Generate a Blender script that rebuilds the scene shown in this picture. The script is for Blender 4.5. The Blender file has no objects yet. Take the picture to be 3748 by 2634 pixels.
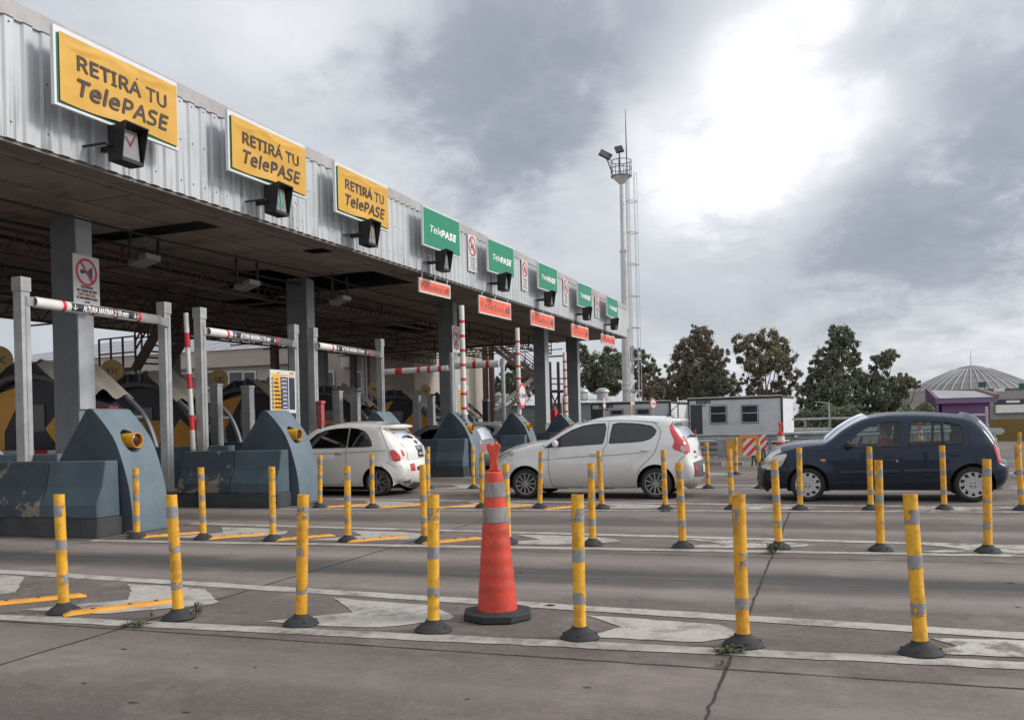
import bpy, bmesh, math, random
from mathutils import Vector, Matrix, geometry
random.seed(7)
PI = math.pi
SC = bpy.context.scene
COL = SC.collection
# ------------------------------------------------------------------ camera
F = 3300.0; CX = 1874.0; CY = 1550.0; YAW = math.atan(1156 / F); ROLL = math.radians(1.4); EYE = 1.42
cam_d = bpy.data.cameras.new('camera'); cam = bpy.data.objects.new('camera', cam_d); COL.objects.link(cam)
fw = Vector((-math.sin(YAW), math.cos(YAW), 0)); rt = Vector((math.cos(YAW), math.sin(YAW), 0)); up = Vector((0, 0, 1))
rc = rt * math.cos(ROLL) - up * math.sin(ROLL); uc = rt * math.sin(ROLL) + up * math.cos(ROLL)
mx = Matrix((rc, uc, -fw)).transposed().to_4x4(); mx.translation = Vector((0, 0, EYE))
cam.matrix_world = mx
cam_d.sensor_width = 36; cam_d.lens = F / 3748 * 36; cam_d.shift_y = (CY - 1317) / 3748
cam_d.clip_start = 0.1; cam_d.clip_end = 3000
SC.camera = cam
SC.render.resolution_x = 1024; SC.render.resolution_y = 719
SC.view_settings.view_transform = 'Standard'; SC.view_settings.look = 'None'
SC.view_settings.exposure = 0.36; SC.view_settings.gamma = 1.0

def ray(x, y):
    x -= CX; y = CY - y
    u = (x * math.cos(ROLL) + y * math.sin(ROLL)) / F; v = (-x * math.sin(ROLL) + y * math.cos(ROLL)) / F
    return (u * math.cos(YAW) - math.sin(YAW), u * math.sin(YAW) + math.cos(YAW), v)
def at(x, y, d):                                   # point seen at (x, y) at depth d
    r = ray(x, y); return Vector((r[0] * d, r[1] * d, EYE + r[2] * d))
def gnd(x, y, z=0.0):
    r = ray(x, y); t = (z - EYE) / r[2]; return Vector((r[0] * t, r[1] * t, z))
def atX(x, y, X):
    r = ray(x, y); t = X / r[0]; return (r[1] * t, EYE + r[2] * t)
def atY(x, y, Y):
    r = ray(x, y); t = Y / r[1]; return (r[0] * t, EYE + r[2] * t)

# ------------------------------------------------------------------ world: overcast sky
W = bpy.data.worlds.new('World'); SC.world = W; W.use_nodes = True
nt = W.node_tree; N = nt.nodes; L = nt.links; N.clear()
SUN_EL = math.radians(34); SUN_AZ = math.radians(74)   # azimuth of the brightest part of the sky, measured from +Y to +X
wo = N.new('ShaderNodeOutputWorld'); bg = N.new('ShaderNodeBackground'); bg.inputs[1].default_value = 0.1
L.new(bg.outputs[0], wo.inputs[0])
sky = N.new('ShaderNodeTexSky'); sky.sky_type = 'NISHITA'; sky.sun_disc = False
sky.sun_elevation = SUN_EL; sky.sun_rotation = SUN_AZ
tc = N.new('ShaderNodeTexCoord'); nrm = N.new('ShaderNodeVectorMath'); nrm.operation = 'NORMALIZE'
L.new(tc.outputs['Generated'], nrm.inputs[0])
def wmath(op, a, b=None, clamp=False, c=None):
    n = N.new('ShaderNodeMath'); n.operation = op; n.use_clamp = clamp
    for i, s in enumerate((a, b, c)):
        if s is None: continue
        if isinstance(s, (int, float)): n.inputs[i].default_value = s
        else: L.new(s, n.inputs[i])
    return n.outputs[0]
sx = N.new('ShaderNodeSeparateXYZ'); L.new(nrm.outputs[0], sx.inputs[0])
zz = wmath('ADD', wmath('ABSOLUTE', sx.outputs[2]), 0.34)
pv = N.new('ShaderNodeCombineXYZ'); L.new(wmath('DIVIDE', sx.outputs[0], zz), pv.inputs[0]); L.new(wmath('DIVIDE', sx.outputs[1], zz), pv.inputs[1])
def wnoise(scale, detail, rough, off):
    m = N.new('ShaderNodeMapping'); m.inputs['Location'].default_value = off; L.new(pv.outputs[0], m.inputs[0])
    n = N.new('ShaderNodeTexNoise'); n.inputs['Scale'].default_value = scale; n.inputs['Detail'].default_value = detail
    n.inputs['Roughness'].default_value = rough; n.inputs['Distortion'].default_value = 0.35; L.new(m.outputs[0], n.inputs['Vector']); return n.outputs['Fac']
n1 = wnoise(1.5, 7, 0.52, (3.1, 1.2, 0)); n2 = wnoise(4.6, 8, 0.58, (0.4, 7.7, 2))
n3 = wnoise(13.0, 9, 0.6, (2.4, .7, 5))
base = wmath('ADD', wmath('MULTIPLY', wmath('SUBTRACT', n1, 0.5), 1.0), wmath('MULTIPLY', wmath('ADD', wmath('SUBTRACT', n2, 0.5), wmath('MULTIPLY', wmath('SUBTRACT', n3, 0.5), .30)), 0.46))
def blob(px, py, width, amt, prev):                # a lighter or darker mass of cloud in one direction of the sky
    r = Vector(ray(px, py)).normalized()
    d = N.new('ShaderNodeVectorMath'); d.operation = 'DISTANCE'; L.new(nrm.outputs[0], d.inputs[0]); d.inputs[1].default_value = r; amt *= 1
    q = wmath('DIVIDE', d.outputs['Value'], width)
    q = wmath('ABSOLUTE', wmath('ADD', wmath('ADD', wmath('ADD', q, wmath('MULTIPLY', wmath('SUBTRACT', n2, 0.5), 3.0)), wmath('MULTIPLY', wmath('SUBTRACT', n1, 0.5), 1.6)), wmath('MULTIPLY', wmath('SUBTRACT', n3, 0.5), 1.8)))
    g = wmath('POWER', 2.718, wmath('MULTIPLY', wmath('MULTIPLY', q, q), -1.0))
    return wmath('ADD', prev, wmath('MULTIPLY', g, amt))
b = base
for px, py, wdt, am in [(2700, 420, .18, .22), (2500, 800, .14, .12), (2830, 180, .045, .26), (2760, 330, .05, .26), (2980, 390, .055, .34), (3160, 420, .045, .28), (2620, 620, .045, .26), (2560, 450, .035, -.12), (2900, 300, .03, -.10), (3100, 200, .06, -.12), (2480, 730, .045, .22), (2900, 600, .06, .24), (3030, 40, .035, .42), (2320, 520, .05, .20), (2760, 740, .05, .16), (450, 60, .26, .06), (1250, 60, .12, .14), (2560, 330, .06, .16),
                        (1850, 330, .12, -.33), (1600, 560, .10, -.22), (2080, 480, .06, -.16), (2350, 130, .09, -.22), (3560, 230, .15, -.34), (3300, 330, .04, .12), (3420, 560, .04, .12), (3300, 740, .09, -.24), (2650, 960, .12, -.17), (3000, 900, .07, .03), (3500, 980, .12, -.10), (2700, 1200, .16, .0), (3500, 1250, .12, .02), (1100, 330, .10, .04)]:
    b = blob(px, py, wdt, am, b)
sdv = Vector((math.sin(math.radians(82)) * .8, math.cos(math.radians(82)) * .8, .6)).normalized()   # unseen sky glow on the sun side, added to brighten the fascia
gd = N.new('ShaderNodeVectorMath'); gd.operation = 'DISTANCE'; L.new(nrm.outputs[0], gd.inputs[0]); gd.inputs[1].default_value = sdv
gq = wmath('DIVIDE', gd.outputs['Value'], .75); glow = wmath('POWER', 2.718, wmath('MULTIPLY', wmath('MULTIPLY', gq, gq), -1.0)); b = wmath('ADD', b, wmath('MULTIPLY', glow, .9))
gd2 = N.new('ShaderNodeVectorMath'); gd2.operation = 'DISTANCE'; L.new(nrm.outputs[0], gd2.inputs[0]); gd2.inputs[1].default_value = Vector((-.35, -.9, .35)).normalized()
gq2 = wmath('DIVIDE', gd2.outputs['Value'], .85); b = wmath('ADD', b, wmath('MULTIPLY', wmath('POWER', 2.718, wmath('MULTIPLY', wmath('MULTIPLY', gq2, gq2), -1.0)), .22))   # unseen bright sky behind the camera, added to light the vertical faces
val = wmath('ADD', wmath('MULTIPLY', b, 0.62), 0.505, clamp=True)
cr = N.new('ShaderNodeValToRGB'); L.new(val, cr.inputs[0])
e = cr.color_ramp.elements; e[0].position = 0.05; e[0].color = (2.2, 2.42, 2.85, 1); e[1].position = 0.95; e[1].color = (10.5, 10.6, 10.8, 1)
k = e.new(0.35); k.color = (3.2, 3.45, 3.95, 1); k = e.new(0.6); k.color = (5.6, 5.8, 6.15, 1)
mixs = N.new('ShaderNodeMixRGB'); mixs.inputs[0].default_value = 0.93; L.new(sky.outputs[0], mixs.inputs[1]); L.new(cr.outputs[0], mixs.inputs[2])
L.new(mixs.outputs[0], bg.inputs[0])
# ------------------------------------------------------------------ sun (veiled by cloud: wide and weak)
sd = bpy.data.lights.new('sun', 'SUN'); sd.energy = 1.9; sd.angle = math.radians(14); sd.color = (1, .965, .92)
so = bpy.data.objects.new('sun', sd); COL.objects.link(so)
sdir = Vector((math.sin(SUN_AZ) * math.cos(SUN_EL), math.cos(SUN_AZ) * math.cos(SUN_EL), math.sin(SUN_EL)))
so.rotation_euler = sdir.to_track_quat('Z', 'Y').to_euler()

# ------------------------------------------------------------------ helpers
class MB:
    def __init__(s): s.v = []; s.f = []; s.m = []; s.sm = []
    def add(s, vs, fs, mi=0, smooth=False):
        o = len(s.v); s.v += [tuple(v) for v in vs]
        for f in fs: s.f.append([i + o for i in f]); s.m.append(mi); s.sm.append(smooth)
    def box(s, x0, x1, y0, y1, z0, z1, mi=0):
        s.add([(x0, y0, z0), (x1, y0, z0), (x1, y1, z0), (x0, y1, z0), (x0, y0, z1), (x1, y0, z1), (x1, y1, z1), (x0, y1, z1)],
              [(0, 3, 2, 1), (4, 5, 6, 7), (0, 1, 5, 4), (1, 2, 6, 5), (2, 3, 7, 6), (3, 0, 4, 7)], mi)
    def bar(s, p0, p1, w, h, mi=0, upv=(0, 0, 1)):   # rectangular bar from p0 to p1
        p0 = Vector(p0); p1 = Vector(p1); d = (p1 - p0).normalized(); u = Vector(upv)
        if abs(d.dot(u)) > .98: u = Vector((1, 0, 0))
        a = d.cross(u).normalized(); c = a.cross(d).normalized()
        vs = [p + a * (i * w / 2) + c * (j * h / 2) for p in (p0, p1) for i, j in ((-1, -1), (1, -1), (1, 1), (-1, 1))]
        s.add(vs, [(0, 1, 2, 3), (7, 6, 5, 4), (0, 4, 5, 1), (1, 5, 6, 2), (2, 6, 7, 3), (3, 7, 4, 0)], mi)
    def cyl(s, p0, p1, r0, r1=None, n=14, caps=True, mi=0, smooth=True):
        if r1 is None: r1 = r0
        p0 = Vector(p0); p1 = Vector(p1); d = (p1 - p0).normalized()
        a = d.orthogonal().normalized(); c = d.cross(a)
        vs = []
        for p, r in ((p0, r0), (p1, r1)):
            for i in range(n):
                t = 2 * PI * i / n; vs.append(p + a * (r * math.cos(t)) + c * (r * math.sin(t)))
        s.add(vs, [(i, (i + 1) % n, n + (i + 1) % n, n + i) for i in range(n)], mi, smooth)
        if caps: s.add(vs, [list(range(n - 1, -1, -1)), list(range(n, 2 * n))], mi)
    def tube(s, pts, r, n=6, mi=0):
        pts = [Vector(p) for p in pts]; rings = []; a = None
        for i, p in enumerate(pts):
            d = (pts[min(i + 1, len(pts) - 1)] - pts[max(i - 1, 0)]).normalized()
            a = d.orthogonal().normalized() if a is None else (a - d * a.dot(d)).normalized()
            c = d.cross(a); rr = r[i] if isinstance(r, (list, tuple)) else r
            rings.append([p + a * (rr * math.cos(2 * PI * k / n)) + c * (rr * math.sin(2 * PI * k / n)) for k in range(n)])
        vs = [v for q in rings for v in q]
        fs = [(i * n + k, i * n + (k + 1) % n, (i + 1) * n + (k + 1) % n, (i + 1) * n + k) for i in range(len(pts) - 1) for k in range(n)]
        s.add(vs, fs, mi, True); s.add(vs, [list(range(n - 1, -1, -1)), list(range((len(pts) - 1) * n, len(pts) * n))], mi)
    def prism(s, poly, axis, a, b, mi=0):            # poly of 2D points extruded along one axis
        mk = {'x': lambda p, t: (t, p[0], p[1]), 'y': lambda p, t: (p[0], t, p[1]), 'z': lambda p, t: (p[0], p[1], t)}[axis]
        n = len(poly); vs = [mk(p, a) for p in poly] + [mk(p, b) for p in poly]
        s.add(vs, [list(range(n)), list(range(2 * n - 1, n - 1, -1))] + [(i, n + i, n + (i + 1) % n, (i + 1) % n) for i in range(n)], mi)
    def lathe(s, prof, c=(0, 0, 0), n=24, mi=0, axis='z', smooth=True):
        vs = []
        for r, h in prof:
            for i in range(n):
                t = 2 * PI * i / n; x, y = r * math.cos(t), r * math.sin(t)
                vs.append((c[0] + x, c[1] + y, c[2] + h) if axis == 'z' else (c[0] + x, c[1] + h, c[2] + y) if axis == 'y' else (c[0] + h, c[1] + x, c[2] + y))
        s.add(vs, [(j * n + i, j * n + (i + 1) % n, (j + 1) * n + (i + 1) % n, (j + 1) * n + i) for j in range(len(prof) - 1) for i in range(n)], mi, smooth)
    def build(s, name, mats, parent=None, world=True, bevel=0, fixn=True, sharp=38):
        me = bpy.data.meshes.new(name)
        off = wloc(parent) if (parent is not None and world) else Vector((0, 0, 0))
        me.from_pydata([tuple(Vector(v) - off) for v in s.v], [], s.f)
        if not isinstance(mats, (list, tuple)): mats = [mats]
        for m in mats: me.materials.append(m)
        me.polygons.foreach_set('material_index', s.m); me.polygons.foreach_set('use_smooth', s.sm)
        if fixn:
            bm = bmesh.new(); bm.from_mesh(me); bmesh.ops.remove_doubles(bm, verts=bm.verts, dist=1e-5)
            bmesh.ops.recalc_face_normals(bm, faces=bm.faces); bm.to_mesh(me); bm.free()
        me.update()
        if any(s.sm): me.set_sharp_from_angle(angle=math.radians(sharp))
        o = bpy.data.objects.new(name, me); COL.objects.link(o)
        if parent is not None: o.parent = parent
        if bevel:
            b = o.modifiers.new('bevel', 'BEVEL'); b.width = bevel; b.segments = 2; b.limit_method = 'ANGLE'; b.angle_limit = math.radians(50)
        return o
def wloc(o):
    v = Vector((0, 0, 0))
    while o is not None: v += o.location; o = o.parent
    return v
def tag(o, label, cat, group=None, kind=None):
    if label: o['label'] = label
    if cat: o['category'] = cat
    if group: o['group'] = group
    if kind: o['kind'] = kind
    return o
def struct(o, label=None, cat=None):
    o['kind'] = 'structure'
    return o
def thing(name, label, cat, loc=(0, 0, 0), rotz=0, group=None):
    o = bpy.data.objects.new(name, None); COL.objects.link(o); o.location = loc; o.rotation_euler = (0, 0, rotz)
    o.empty_display_size = 0.2
    return tag(o, label, cat, group)
def copy_tree(o, parent=None):
    c = o.copy(); COL.objects.link(c); c.parent = parent
    for ch in [q for q in bpy.data.objects if q.parent is o]: copy_tree(ch, c)
    return c

# ------------------------------------------------------------------ materials
def ramp(nt, fac, stops):
    r = nt.nodes.new('ShaderNodeValToRGB'); e = r.color_ramp.elements
    e[0].position = stops[0][0]; e[0].color = (*stops[0][1], 1) if len(stops[0][1]) == 3 else stops[0][1]
    e[1].position = stops[-1][0]; e[1].color = (*stops[-1][1], 1)
    for p, c in stops[1:-1]: k = e.new(p); k.color = (*c, 1)
    nt.links.new(fac, r.inputs[0]); return r.outputs[0]
def g3(v): return (v, v, v)
def mth(nt, op, a, b=0.0, clamp=False):
    n = nt.nodes.new('ShaderNodeMath'); n.operation = op; n.use_clamp = clamp
    for i, s in enumerate((a, b)):
        if isinstance(s, (int, float)): n.inputs[i].default_value = s
        else: nt.links.new(s, n.inputs[i])
    return n.outputs[0]
def noise(nt, vec, scale, detail=4, rough=.55, stretch=None, loc=None):
    if stretch or loc:
        m = nt.nodes.new('ShaderNodeMapping')
        if stretch: m.inputs['Scale'].default_value = stretch
        if loc: m.inputs['Location'].default_value = loc
        nt.links.new(vec, m.inputs[0]); vec = m.outputs[0]
    n = nt.nodes.new('ShaderNodeTexNoise'); n.inputs['Scale'].default_value = scale; n.inputs['Detail'].default_value = detail
    n.inputs['Roughness'].default_value = rough; nt.links.new(vec, n.inputs['Vector']); return n.outputs['Fac']
def mixc(nt, fac, a, b):
    n = nt.nodes.new('ShaderNodeMixRGB')
    for i, s in enumerate((fac, a, b)):
        if isinstance(s, (int, float)): n.inputs[i].default_value = s
        elif isinstance(s, tuple): n.inputs[i].default_value = (*s[:3], 1)
        else: nt.links.new(s, n.inputs[i])
    return n.outputs[0]
def newmat(name):
    m = bpy.data.materials.new(name); m.use_nodes = True; nt = m.node_tree
    return m, nt, nt.nodes['Principled BSDF']
def geo(nt): return nt.nodes.new('ShaderNodeNewGeometry').outputs['Position']
def obc(nt): return nt.nodes.new('ShaderNodeTexCoord').outputs['Object']
def bumpn(nt, bs, fac, strength=.3, dist=.01):
    b = nt.nodes.new('ShaderNodeBump'); b.inputs['Strength'].default_value = strength; b.inputs['Distance'].default_value = dist
    nt.links.new(fac, b.inputs['Height']); nt.links.new(b.outputs[0], bs.inputs['Normal'])
def M(name, col, rough=.6, metal=0.0, var=.12, vs=3.0, dirt=None, damt=.5, dscale=2.0, streak=None, stamt=.5, bump=0.0, bs_=60, world=True, spec=None, coat=0):
    m, nt, bs = newmat(name); v = geo(nt) if world else obc(nt)
    c = tuple(col)
    n = noise(nt, v, vs, 5)
    out = ramp(nt, n, [(.3, tuple(x * (1 - var) for x in c)), (.7, tuple(min(1, x * (1 + var)) for x in c))])
    if dirt:
        d = noise(nt, v, dscale, 6, .65, loc=(5, 3, 1)); d = ramp(nt, d, [(.45, g3(0)), (.75, g3(1))])
        out = mixc(nt, mth(nt, 'MULTIPLY', d, damt), out, dirt)
    if streak:
        d = noise(nt, v, 6, 5, .6, stretch=(1, 1, .08)); d = ramp(nt, d, [(.5, g3(0)), (.72, g3(1))])
        out = mixc(nt, mth(nt, 'MULTIPLY', d, stamt), out, streak)
    nt.links.new(out, bs.inputs['Base Color'])
    bs.inputs['Roughness'].default_value = rough; bs.inputs['Metallic'].default_value = metal
    if spec is not None: bs.inputs['Specular IOR Level'].default_value = spec
    if coat: bs.inputs['Coat Weight'].default_value = coat; bs.inputs['Coat Roughness'].default_value = .05
    if bump: bumpn(nt, bs, noise(nt, v, bs_, 4), bump)
    return m
def emis(name, col, s):
    m, nt, bs = newmat(name); bs.inputs['Base Color'].default_value = (*col, 1); bs.inputs['Emission Color'].default_value = (*col, 1); bs.inputs['Emission Strength'].default_value = s; return m

DARK = M('dark_steel', (.035, .036, .04), .55)
GALV = M('galvanized_steel', (.42, .43, .43), .5, .5, .14, 4, dirt=(.22, .2, .17), damt=.5, streak=(.25, .2, .16), stamt=.4)
RUST = M('brown_painted_steel', (.085, .055, .05), .6, 0, .25, 4, dirt=(.16, .09, .06), damt=.5)
WHITEP = M('white_paint', (.72, .71, .68), .5, 0, .06, 5, dirt=(.4, .36, .3), damt=.4, streak=(.38, .34, .28), stamt=.35)
REDP = M('red_reflective', (.62, .03, .035), .45, 0, .12, 8, world=False)
CONC = M('grey_painted_concrete', (.2, .215, .225), .8, 0, .1, 2, dirt=(.1, .1, .1), damt=.4, bump=.25, bs_=40)
COLLIGHT = M('pale_cladding', (.4, .42, .44), .6, 0, .05, 3, dirt=(.26, .25, .25), damt=.4)
BLUE = M('blue_grey_painted_concrete', (.125, .165, .195), .7, 0, .1, 2.5, dirt=(.075, .10, .12), damt=.7, dscale=1.5, bump=.3, bs_=35)
BLUED = M('weathered_blue_grey_concrete', (.09, .13, .155), .78, 0, .2, 2, dirt=(.035, .04, .045), damt=.7, dscale=1.3, bump=.4, bs_=25)
BLACKBASE = M('black_painted_kerb', (.04, .045, .05), .8, 0, .3, 3, dirt=(.1, .09, .08), damt=.4)
RUBBER = M('black_rubber', (.022, .023, .026), .75, 0, .25, 8, dirt=(.06, .055, .05), damt=.4, dscale=5, bump=.2)
BLACK = M('black_plastic', (.012, .012, .014), .55)
YEL = M('yellow_sheet', (.72, .36, .035), .55, 0, .08, 3)
NAVY = M('navy_print', (.015, .02, .05), .5)
TXT = M('dark_brown_lettering', (.055, .035, .035), .55, 0, .05)
TXTW = M('white_lettering', (.8, .8, .8), .5, 0, .02)
TXTK = M('black_lettering', (.03, .03, .035), .55, 0, .02)
TXTR = M('red_lettering', (.5, .05, .06), .55, 0, .02)
# ------------------------------------------------------------------ text as mesh
import os
FONT = None
try: FONT = bpy.data.fonts.load(os.path.join(bpy.utils.system_resource('DATAFILES'), 'fonts', 'NotoSansHebrew-Regular.woff2'))
except Exception: FONT = None
def text_into(mb, s, size, M4, mi=0, bold=0.0, shear=0.0, align='CENTER', sx=1.0, ext=0.003, space=1.0):
    cu = bpy.data.curves.new('t', 'FONT'); cu.body = s; cu.size = size * (.93 if FONT else 1.08)
    if FONT: cu.font = FONT
    cu.resolution_u = 3; cu.align_x = align; cu.align_y = 'CENTER'
    cu.offset = 0; cu.shear = shear; cu.extrude = ext; cu.resolution_u = 3; cu.space_character = space
    o = bpy.data.objects.new('t', cu); COL.objects.link(o)
    bpy.context.view_layer.update()
    me = bpy.data.meshes.new_from_object(o.evaluated_get(bpy.context.evaluated_depsgraph_get()))
    sh = [(0, 0)] if bold <= 0 else [(math.cos(k * PI / 4) * bold, math.sin(k * PI / 4) * bold) for k in range(8)]   # boldness: shifted copies a hair apart
    for k, (ox, oy) in enumerate(sh):
        mb.add([M4 @ Vector((v.co.x * sx + ox, v.co.y + oy, v.co.z + k * .0004)) for v in me.vertices], [list(p.vertices) for p in me.polygons], mi)
    bpy.data.objects.remove(o); bpy.data.curves.remove(cu); bpy.data.meshes.remove(me)
def frame(o, ex, ey):                                # 4x4 with x axis ex, y axis ey
    ex = Vector(ex).normalized(); ey = Vector(ey).normalized(); ez = ex.cross(ey)
    m = Matrix((ex, ey, ez)).transposed().to_4x4(); m.translation = Vector(o); return m
def ring2d(mb, M4, r0, r1, n=36, mi=0, z0=0, z1=.004, a0=0, a1=2 * PI):
    k = n
    full = abs(a1 - a0 - 2 * PI) < 1e-6
    for i in range(k):
        t0 = a0 + (a1 - a0) * i / k; t1 = a0 + (a1 - a0) * (i + 1) / k
        q = [(r0 * math.cos(t0), r0 * math.sin(t0)), (r1 * math.cos(t0), r1 * math.sin(t0)), (r1 * math.cos(t1), r1 * math.sin(t1)), (r0 * math.cos(t1), r0 * math.sin(t1))]
        poly2d(mb, M4, q, mi, z0, z1)
def poly2d(mb, M4, q, mi=0, z0=0, z1=.004):
    n = len(q); vs = [M4 @ Vector((x, y, z0)) for x, y in q] + [M4 @ Vector((x, y, z1)) for x, y in q]
    mb.add(vs, [list(range(n - 1, -1, -1)), list(range(n, 2 * n))] + [(i, (i + 1) % n, n + (i + 1) % n, n + i) for i in range(n)], mi)
def rect2d(mb, M4, x0, x1, y0, y1, mi=0, z0=0, z1=.004): poly2d(mb, M4, [(x0, y0), (x1, y0), (x1, y1), (x0, y1)], mi, z0, z1)
def disc2d(mb, M4, r, mi=0, z0=0, z1=.004, c=(0, 0), n=32, ry=None):
    poly2d(mb, M4, [(c[0] + r * math.cos(2 * PI * i / n), c[1] + (ry or r) * math.sin(2 * PI * i / n)) for i in range(n)], mi, z0, z1)

# ------------------------------------------------------------------ ground
m, nt, bs = newmat('concrete_pavement'); P = geo(nt)
a = noise(nt, P, .35, 6, .6); b2 = noise(nt, P, 3.2, 8, .7); c2 = noise(nt, P, 55, 3, .7); st = noise(nt, P, 1.3, 7, .65, stretch=(.13, 1.6, 1)); bl = noise(nt, P, 5.5, 4, .5, loc=(7, 2, 0))
col = ramp(nt, a, [(.3, (.095, .073, .062)), (.5, (.150, .119, .101)), (.72, (.215, .172, .146))])
col = mixc(nt, mth(nt, 'MULTIPLY', ramp(nt, b2, [(.42, g3(0)), (.62, g3(1))]), .7), col, (.105, .092, .086))
col = mixc(nt, mth(nt, 'MULTIPLY', ramp(nt, bl, [(.58, g3(0)), (.64, g3(1))]), .6), col, (.085, .077, .073))
gt = noise(nt, P, 16, 5, .75, loc=(9, 1, 0)); col = mixc(nt, mth(nt, 'MULTIPLY', ramp(nt, gt, [(.46, g3(0)), (.60, g3(1))]), .38), col, (.075, .064, .057)); gt2 = noise(nt, P, 22, 4, .7, loc=(19, 1, 0)); col = mixc(nt, mth(nt, 'MULTIPLY', ramp(nt, gt2, [(.54, g3(0)), (.68, g3(1))]), .45), col, (.27, .23, .20))
col = mixc(nt, mth(nt, 'MULTIPLY', ramp(nt, c2, [(.35, g3(1)), (.60, g3(0))]), .42), col, (.085, .073, .066))
md = noise(nt, P, 1.15, 8, .68, loc=(11, 4, 0)); col = mixc(nt, mth(nt, 'MULTIPLY', ramp(nt, md, [(.50, g3(0)), (.66, g3(1))]), .55), col, (.25, .205, .175))
md = noise(nt, P, 2.0, 8, .72, stretch=(.5, 1.4, 1), loc=(1, 14, 0)); col = mixc(nt, mth(nt, 'MULTIPLY', ramp(nt, md, [(.52, g3(0)), (.64, g3(1))]), .6), col, (.075, .063, .057))
# worn light and oil-dark tracks along the lanes (they follow Y)
sp = nt.nodes.new('ShaderNodeSeparateXYZ'); nt.links.new(P, sp.inputs[0])
yw = mth(nt, 'ADD', sp.outputs[1], mth(nt, 'MULTIPLY', mth(nt, 'SUBTRACT', noise(nt, P, .5, 3), .5), .7))
def band(y0, hw):
    d = mth(nt, 'ABSOLUTE', mth(nt, 'SUBTRACT', yw, y0)); return ramp(nt, mth(nt, 'DIVIDE', d, hw), [(.35, g3(1)), (1.0, g3(0))])
streaks = ramp(nt, st, [(.30, g3(.25)), (.62, g3(1))])
for y0, hw, am in [(8.1, .46, 1.35), (3.2, .9, .35), (12.4, .55, .6), (16.9, .6, .6), (21.3, .7, .6), (26.2, .9, .6), (31.6, 1, .6)]:
    col = mixc(nt, mth(nt, 'MULTIPLY', mth(nt, 'MULTIPLY', band(y0, hw), streaks), am), col, (.052, .050, .05))
for y0, hw, am in [(7.35, .35, .55), (8.95, .55, .6), (4.6, .7, .3), (11.7, .4, .5), (13.5, .5, .5), (15.9, .4, .4), (17.9, .4, .4)]:
    col = mixc(nt, mth(nt, 'MULTIPLY', mth(nt, 'MULTIPLY', band(y0, hw), streaks), am), col, (.29, .25, .228))
nt.links.new(col, bs.inputs['Base Color']); bs.inputs['Roughness'].default_value = .82
bumpn(nt, bs, mth(nt, 'ADD', c2, mth(nt, 'MULTIPLY', b2, .6)), .35, .006)
GROUND = m
mb = MB(); mb.add([(-700, -60, 0), (700, -60, 0), (700, 1400, 0), (-700, 1400, 0)], [(0, 1, 2, 3)])
struct(mb.build('ground', GROUND, fixn=False))
# joints between the concrete slabs, slightly ragged
mb = MB()
def ragged(p0, p1, w, jit, n, z, mb, mi=0, brk=0.0):
    p0 = Vector(p0); p1 = Vector(p1); d = (p1 - p0); nn = Vector((-d.y, d.x)).normalized(); prev = None
    for i in range(n + 1):
        t = i / n; p = p0 + d * t + nn * random.gauss(0, jit * .35)
        ww = w * (1 + random.uniform(-.35, .5)) / 2
        cur = ((p + nn * ww).to_tuple() + (z,), (p - nn * (w * (1 + random.uniform(-.35, .5)) / 2)).to_tuple() + (z,))
        if prev and random.random() > brk: mb.add([prev[0], cur[0], cur[1], prev[1]], [(0, 1, 2, 3)], mi)
        prev = cur
ragged((-.59, -4), (-.57, 9.9), .015, .012, 170, .004, mb); ragged((-.57, 9.9), (-.55, 60), .018, .01, 90, .004, mb)
ragged((-4.9, 1), (-4.86, 13), .014, .008, 80, .004, mb); ragged((3.75, 1), (3.75, 40), .014, .008, 80, .004, mb)
ragged((-9.2, 5), (-9.2, 12), .012, .006, 40, .004, mb)
for Y, w in [(5.2, .012), (9.47, .012), (13.7, .012), (17.9, .012), (.95, .010)]: ragged((-12, Y + .04), (9, Y - .02), w, .006, 150, .004, mb)
JOINT = M('joint_dark', (.03, .028, .025), .9)
struct(mb.build('pavement_joints', JOINT, fixn=False))
# oil spots and debris stains
mb = MB()
for i in range(70):
    x = random.uniform(-7, 6); y = random.uniform(2.6, 5.1) if i < 46 else random.uniform(5.3, 10); r = random.uniform(.004, .018) * (1.8 if i % 9 == 0 else 1)
    n = 9; mb.add([(x + r * random.uniform(.4, 1.7) * math.cos(2 * PI * k / n) * 1.6, y + r * random.uniform(.3, 1.5) * math.sin(2 * PI * k / n), .0045) for k in range(n)], [list(range(n))])
struct(mb.build('ground_stains', M('oil_stain', (.07, .063, .06), .6), fixn=False))

# painted markings: worn white paint that lets the concrete through
def worn(name, col, lo, hi, scale=3.0):
    m, nt, bs = newmat(name); P = geo(nt)
    n = noise(nt, P, scale, 9, .72); f = ramp(nt, n, [(lo, g3(0)), (hi, g3(1))])
    fine = noise(nt, P, 45, 3, .6); w = mth(nt, 'MULTIPLY', f, ramp(nt, fine, [(.30, g3(.55)), (.45, g3(1))]))
    big = noise(nt, P, .9, 3)
    c = ramp(nt, big, [(.3, tuple(x * .82 for x in col)), (.7, col)])
    gr = ramp(nt, noise(nt, P, 9, 7, .7, loc=(5, 5, 0)), [(.42, g3(.0)), (.62, g3(.45))]); c = mixc(nt, gr, c, (.24, .215, .19)); nt.links.new(mixc(nt, w, (.17, .140, .122), c), bs.inputs['Base Color']); bs.inputs['Roughness'].default_value = .75
    bumpn(nt, bs, fine, .2, .004); return m
PAINT = worn('worn_white_road_paint', (.47, .445, .405), .33, .50)
PAINT2 = worn('flaking_white_road_paint', (.50, .48, .45), .44, .53, 4.2)
NEARFACE = [10.2, 14.45, 18.8, 23.3, 28.5, 34.1, 39.7, 45.2]      # camera-side face of each island nose
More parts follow.
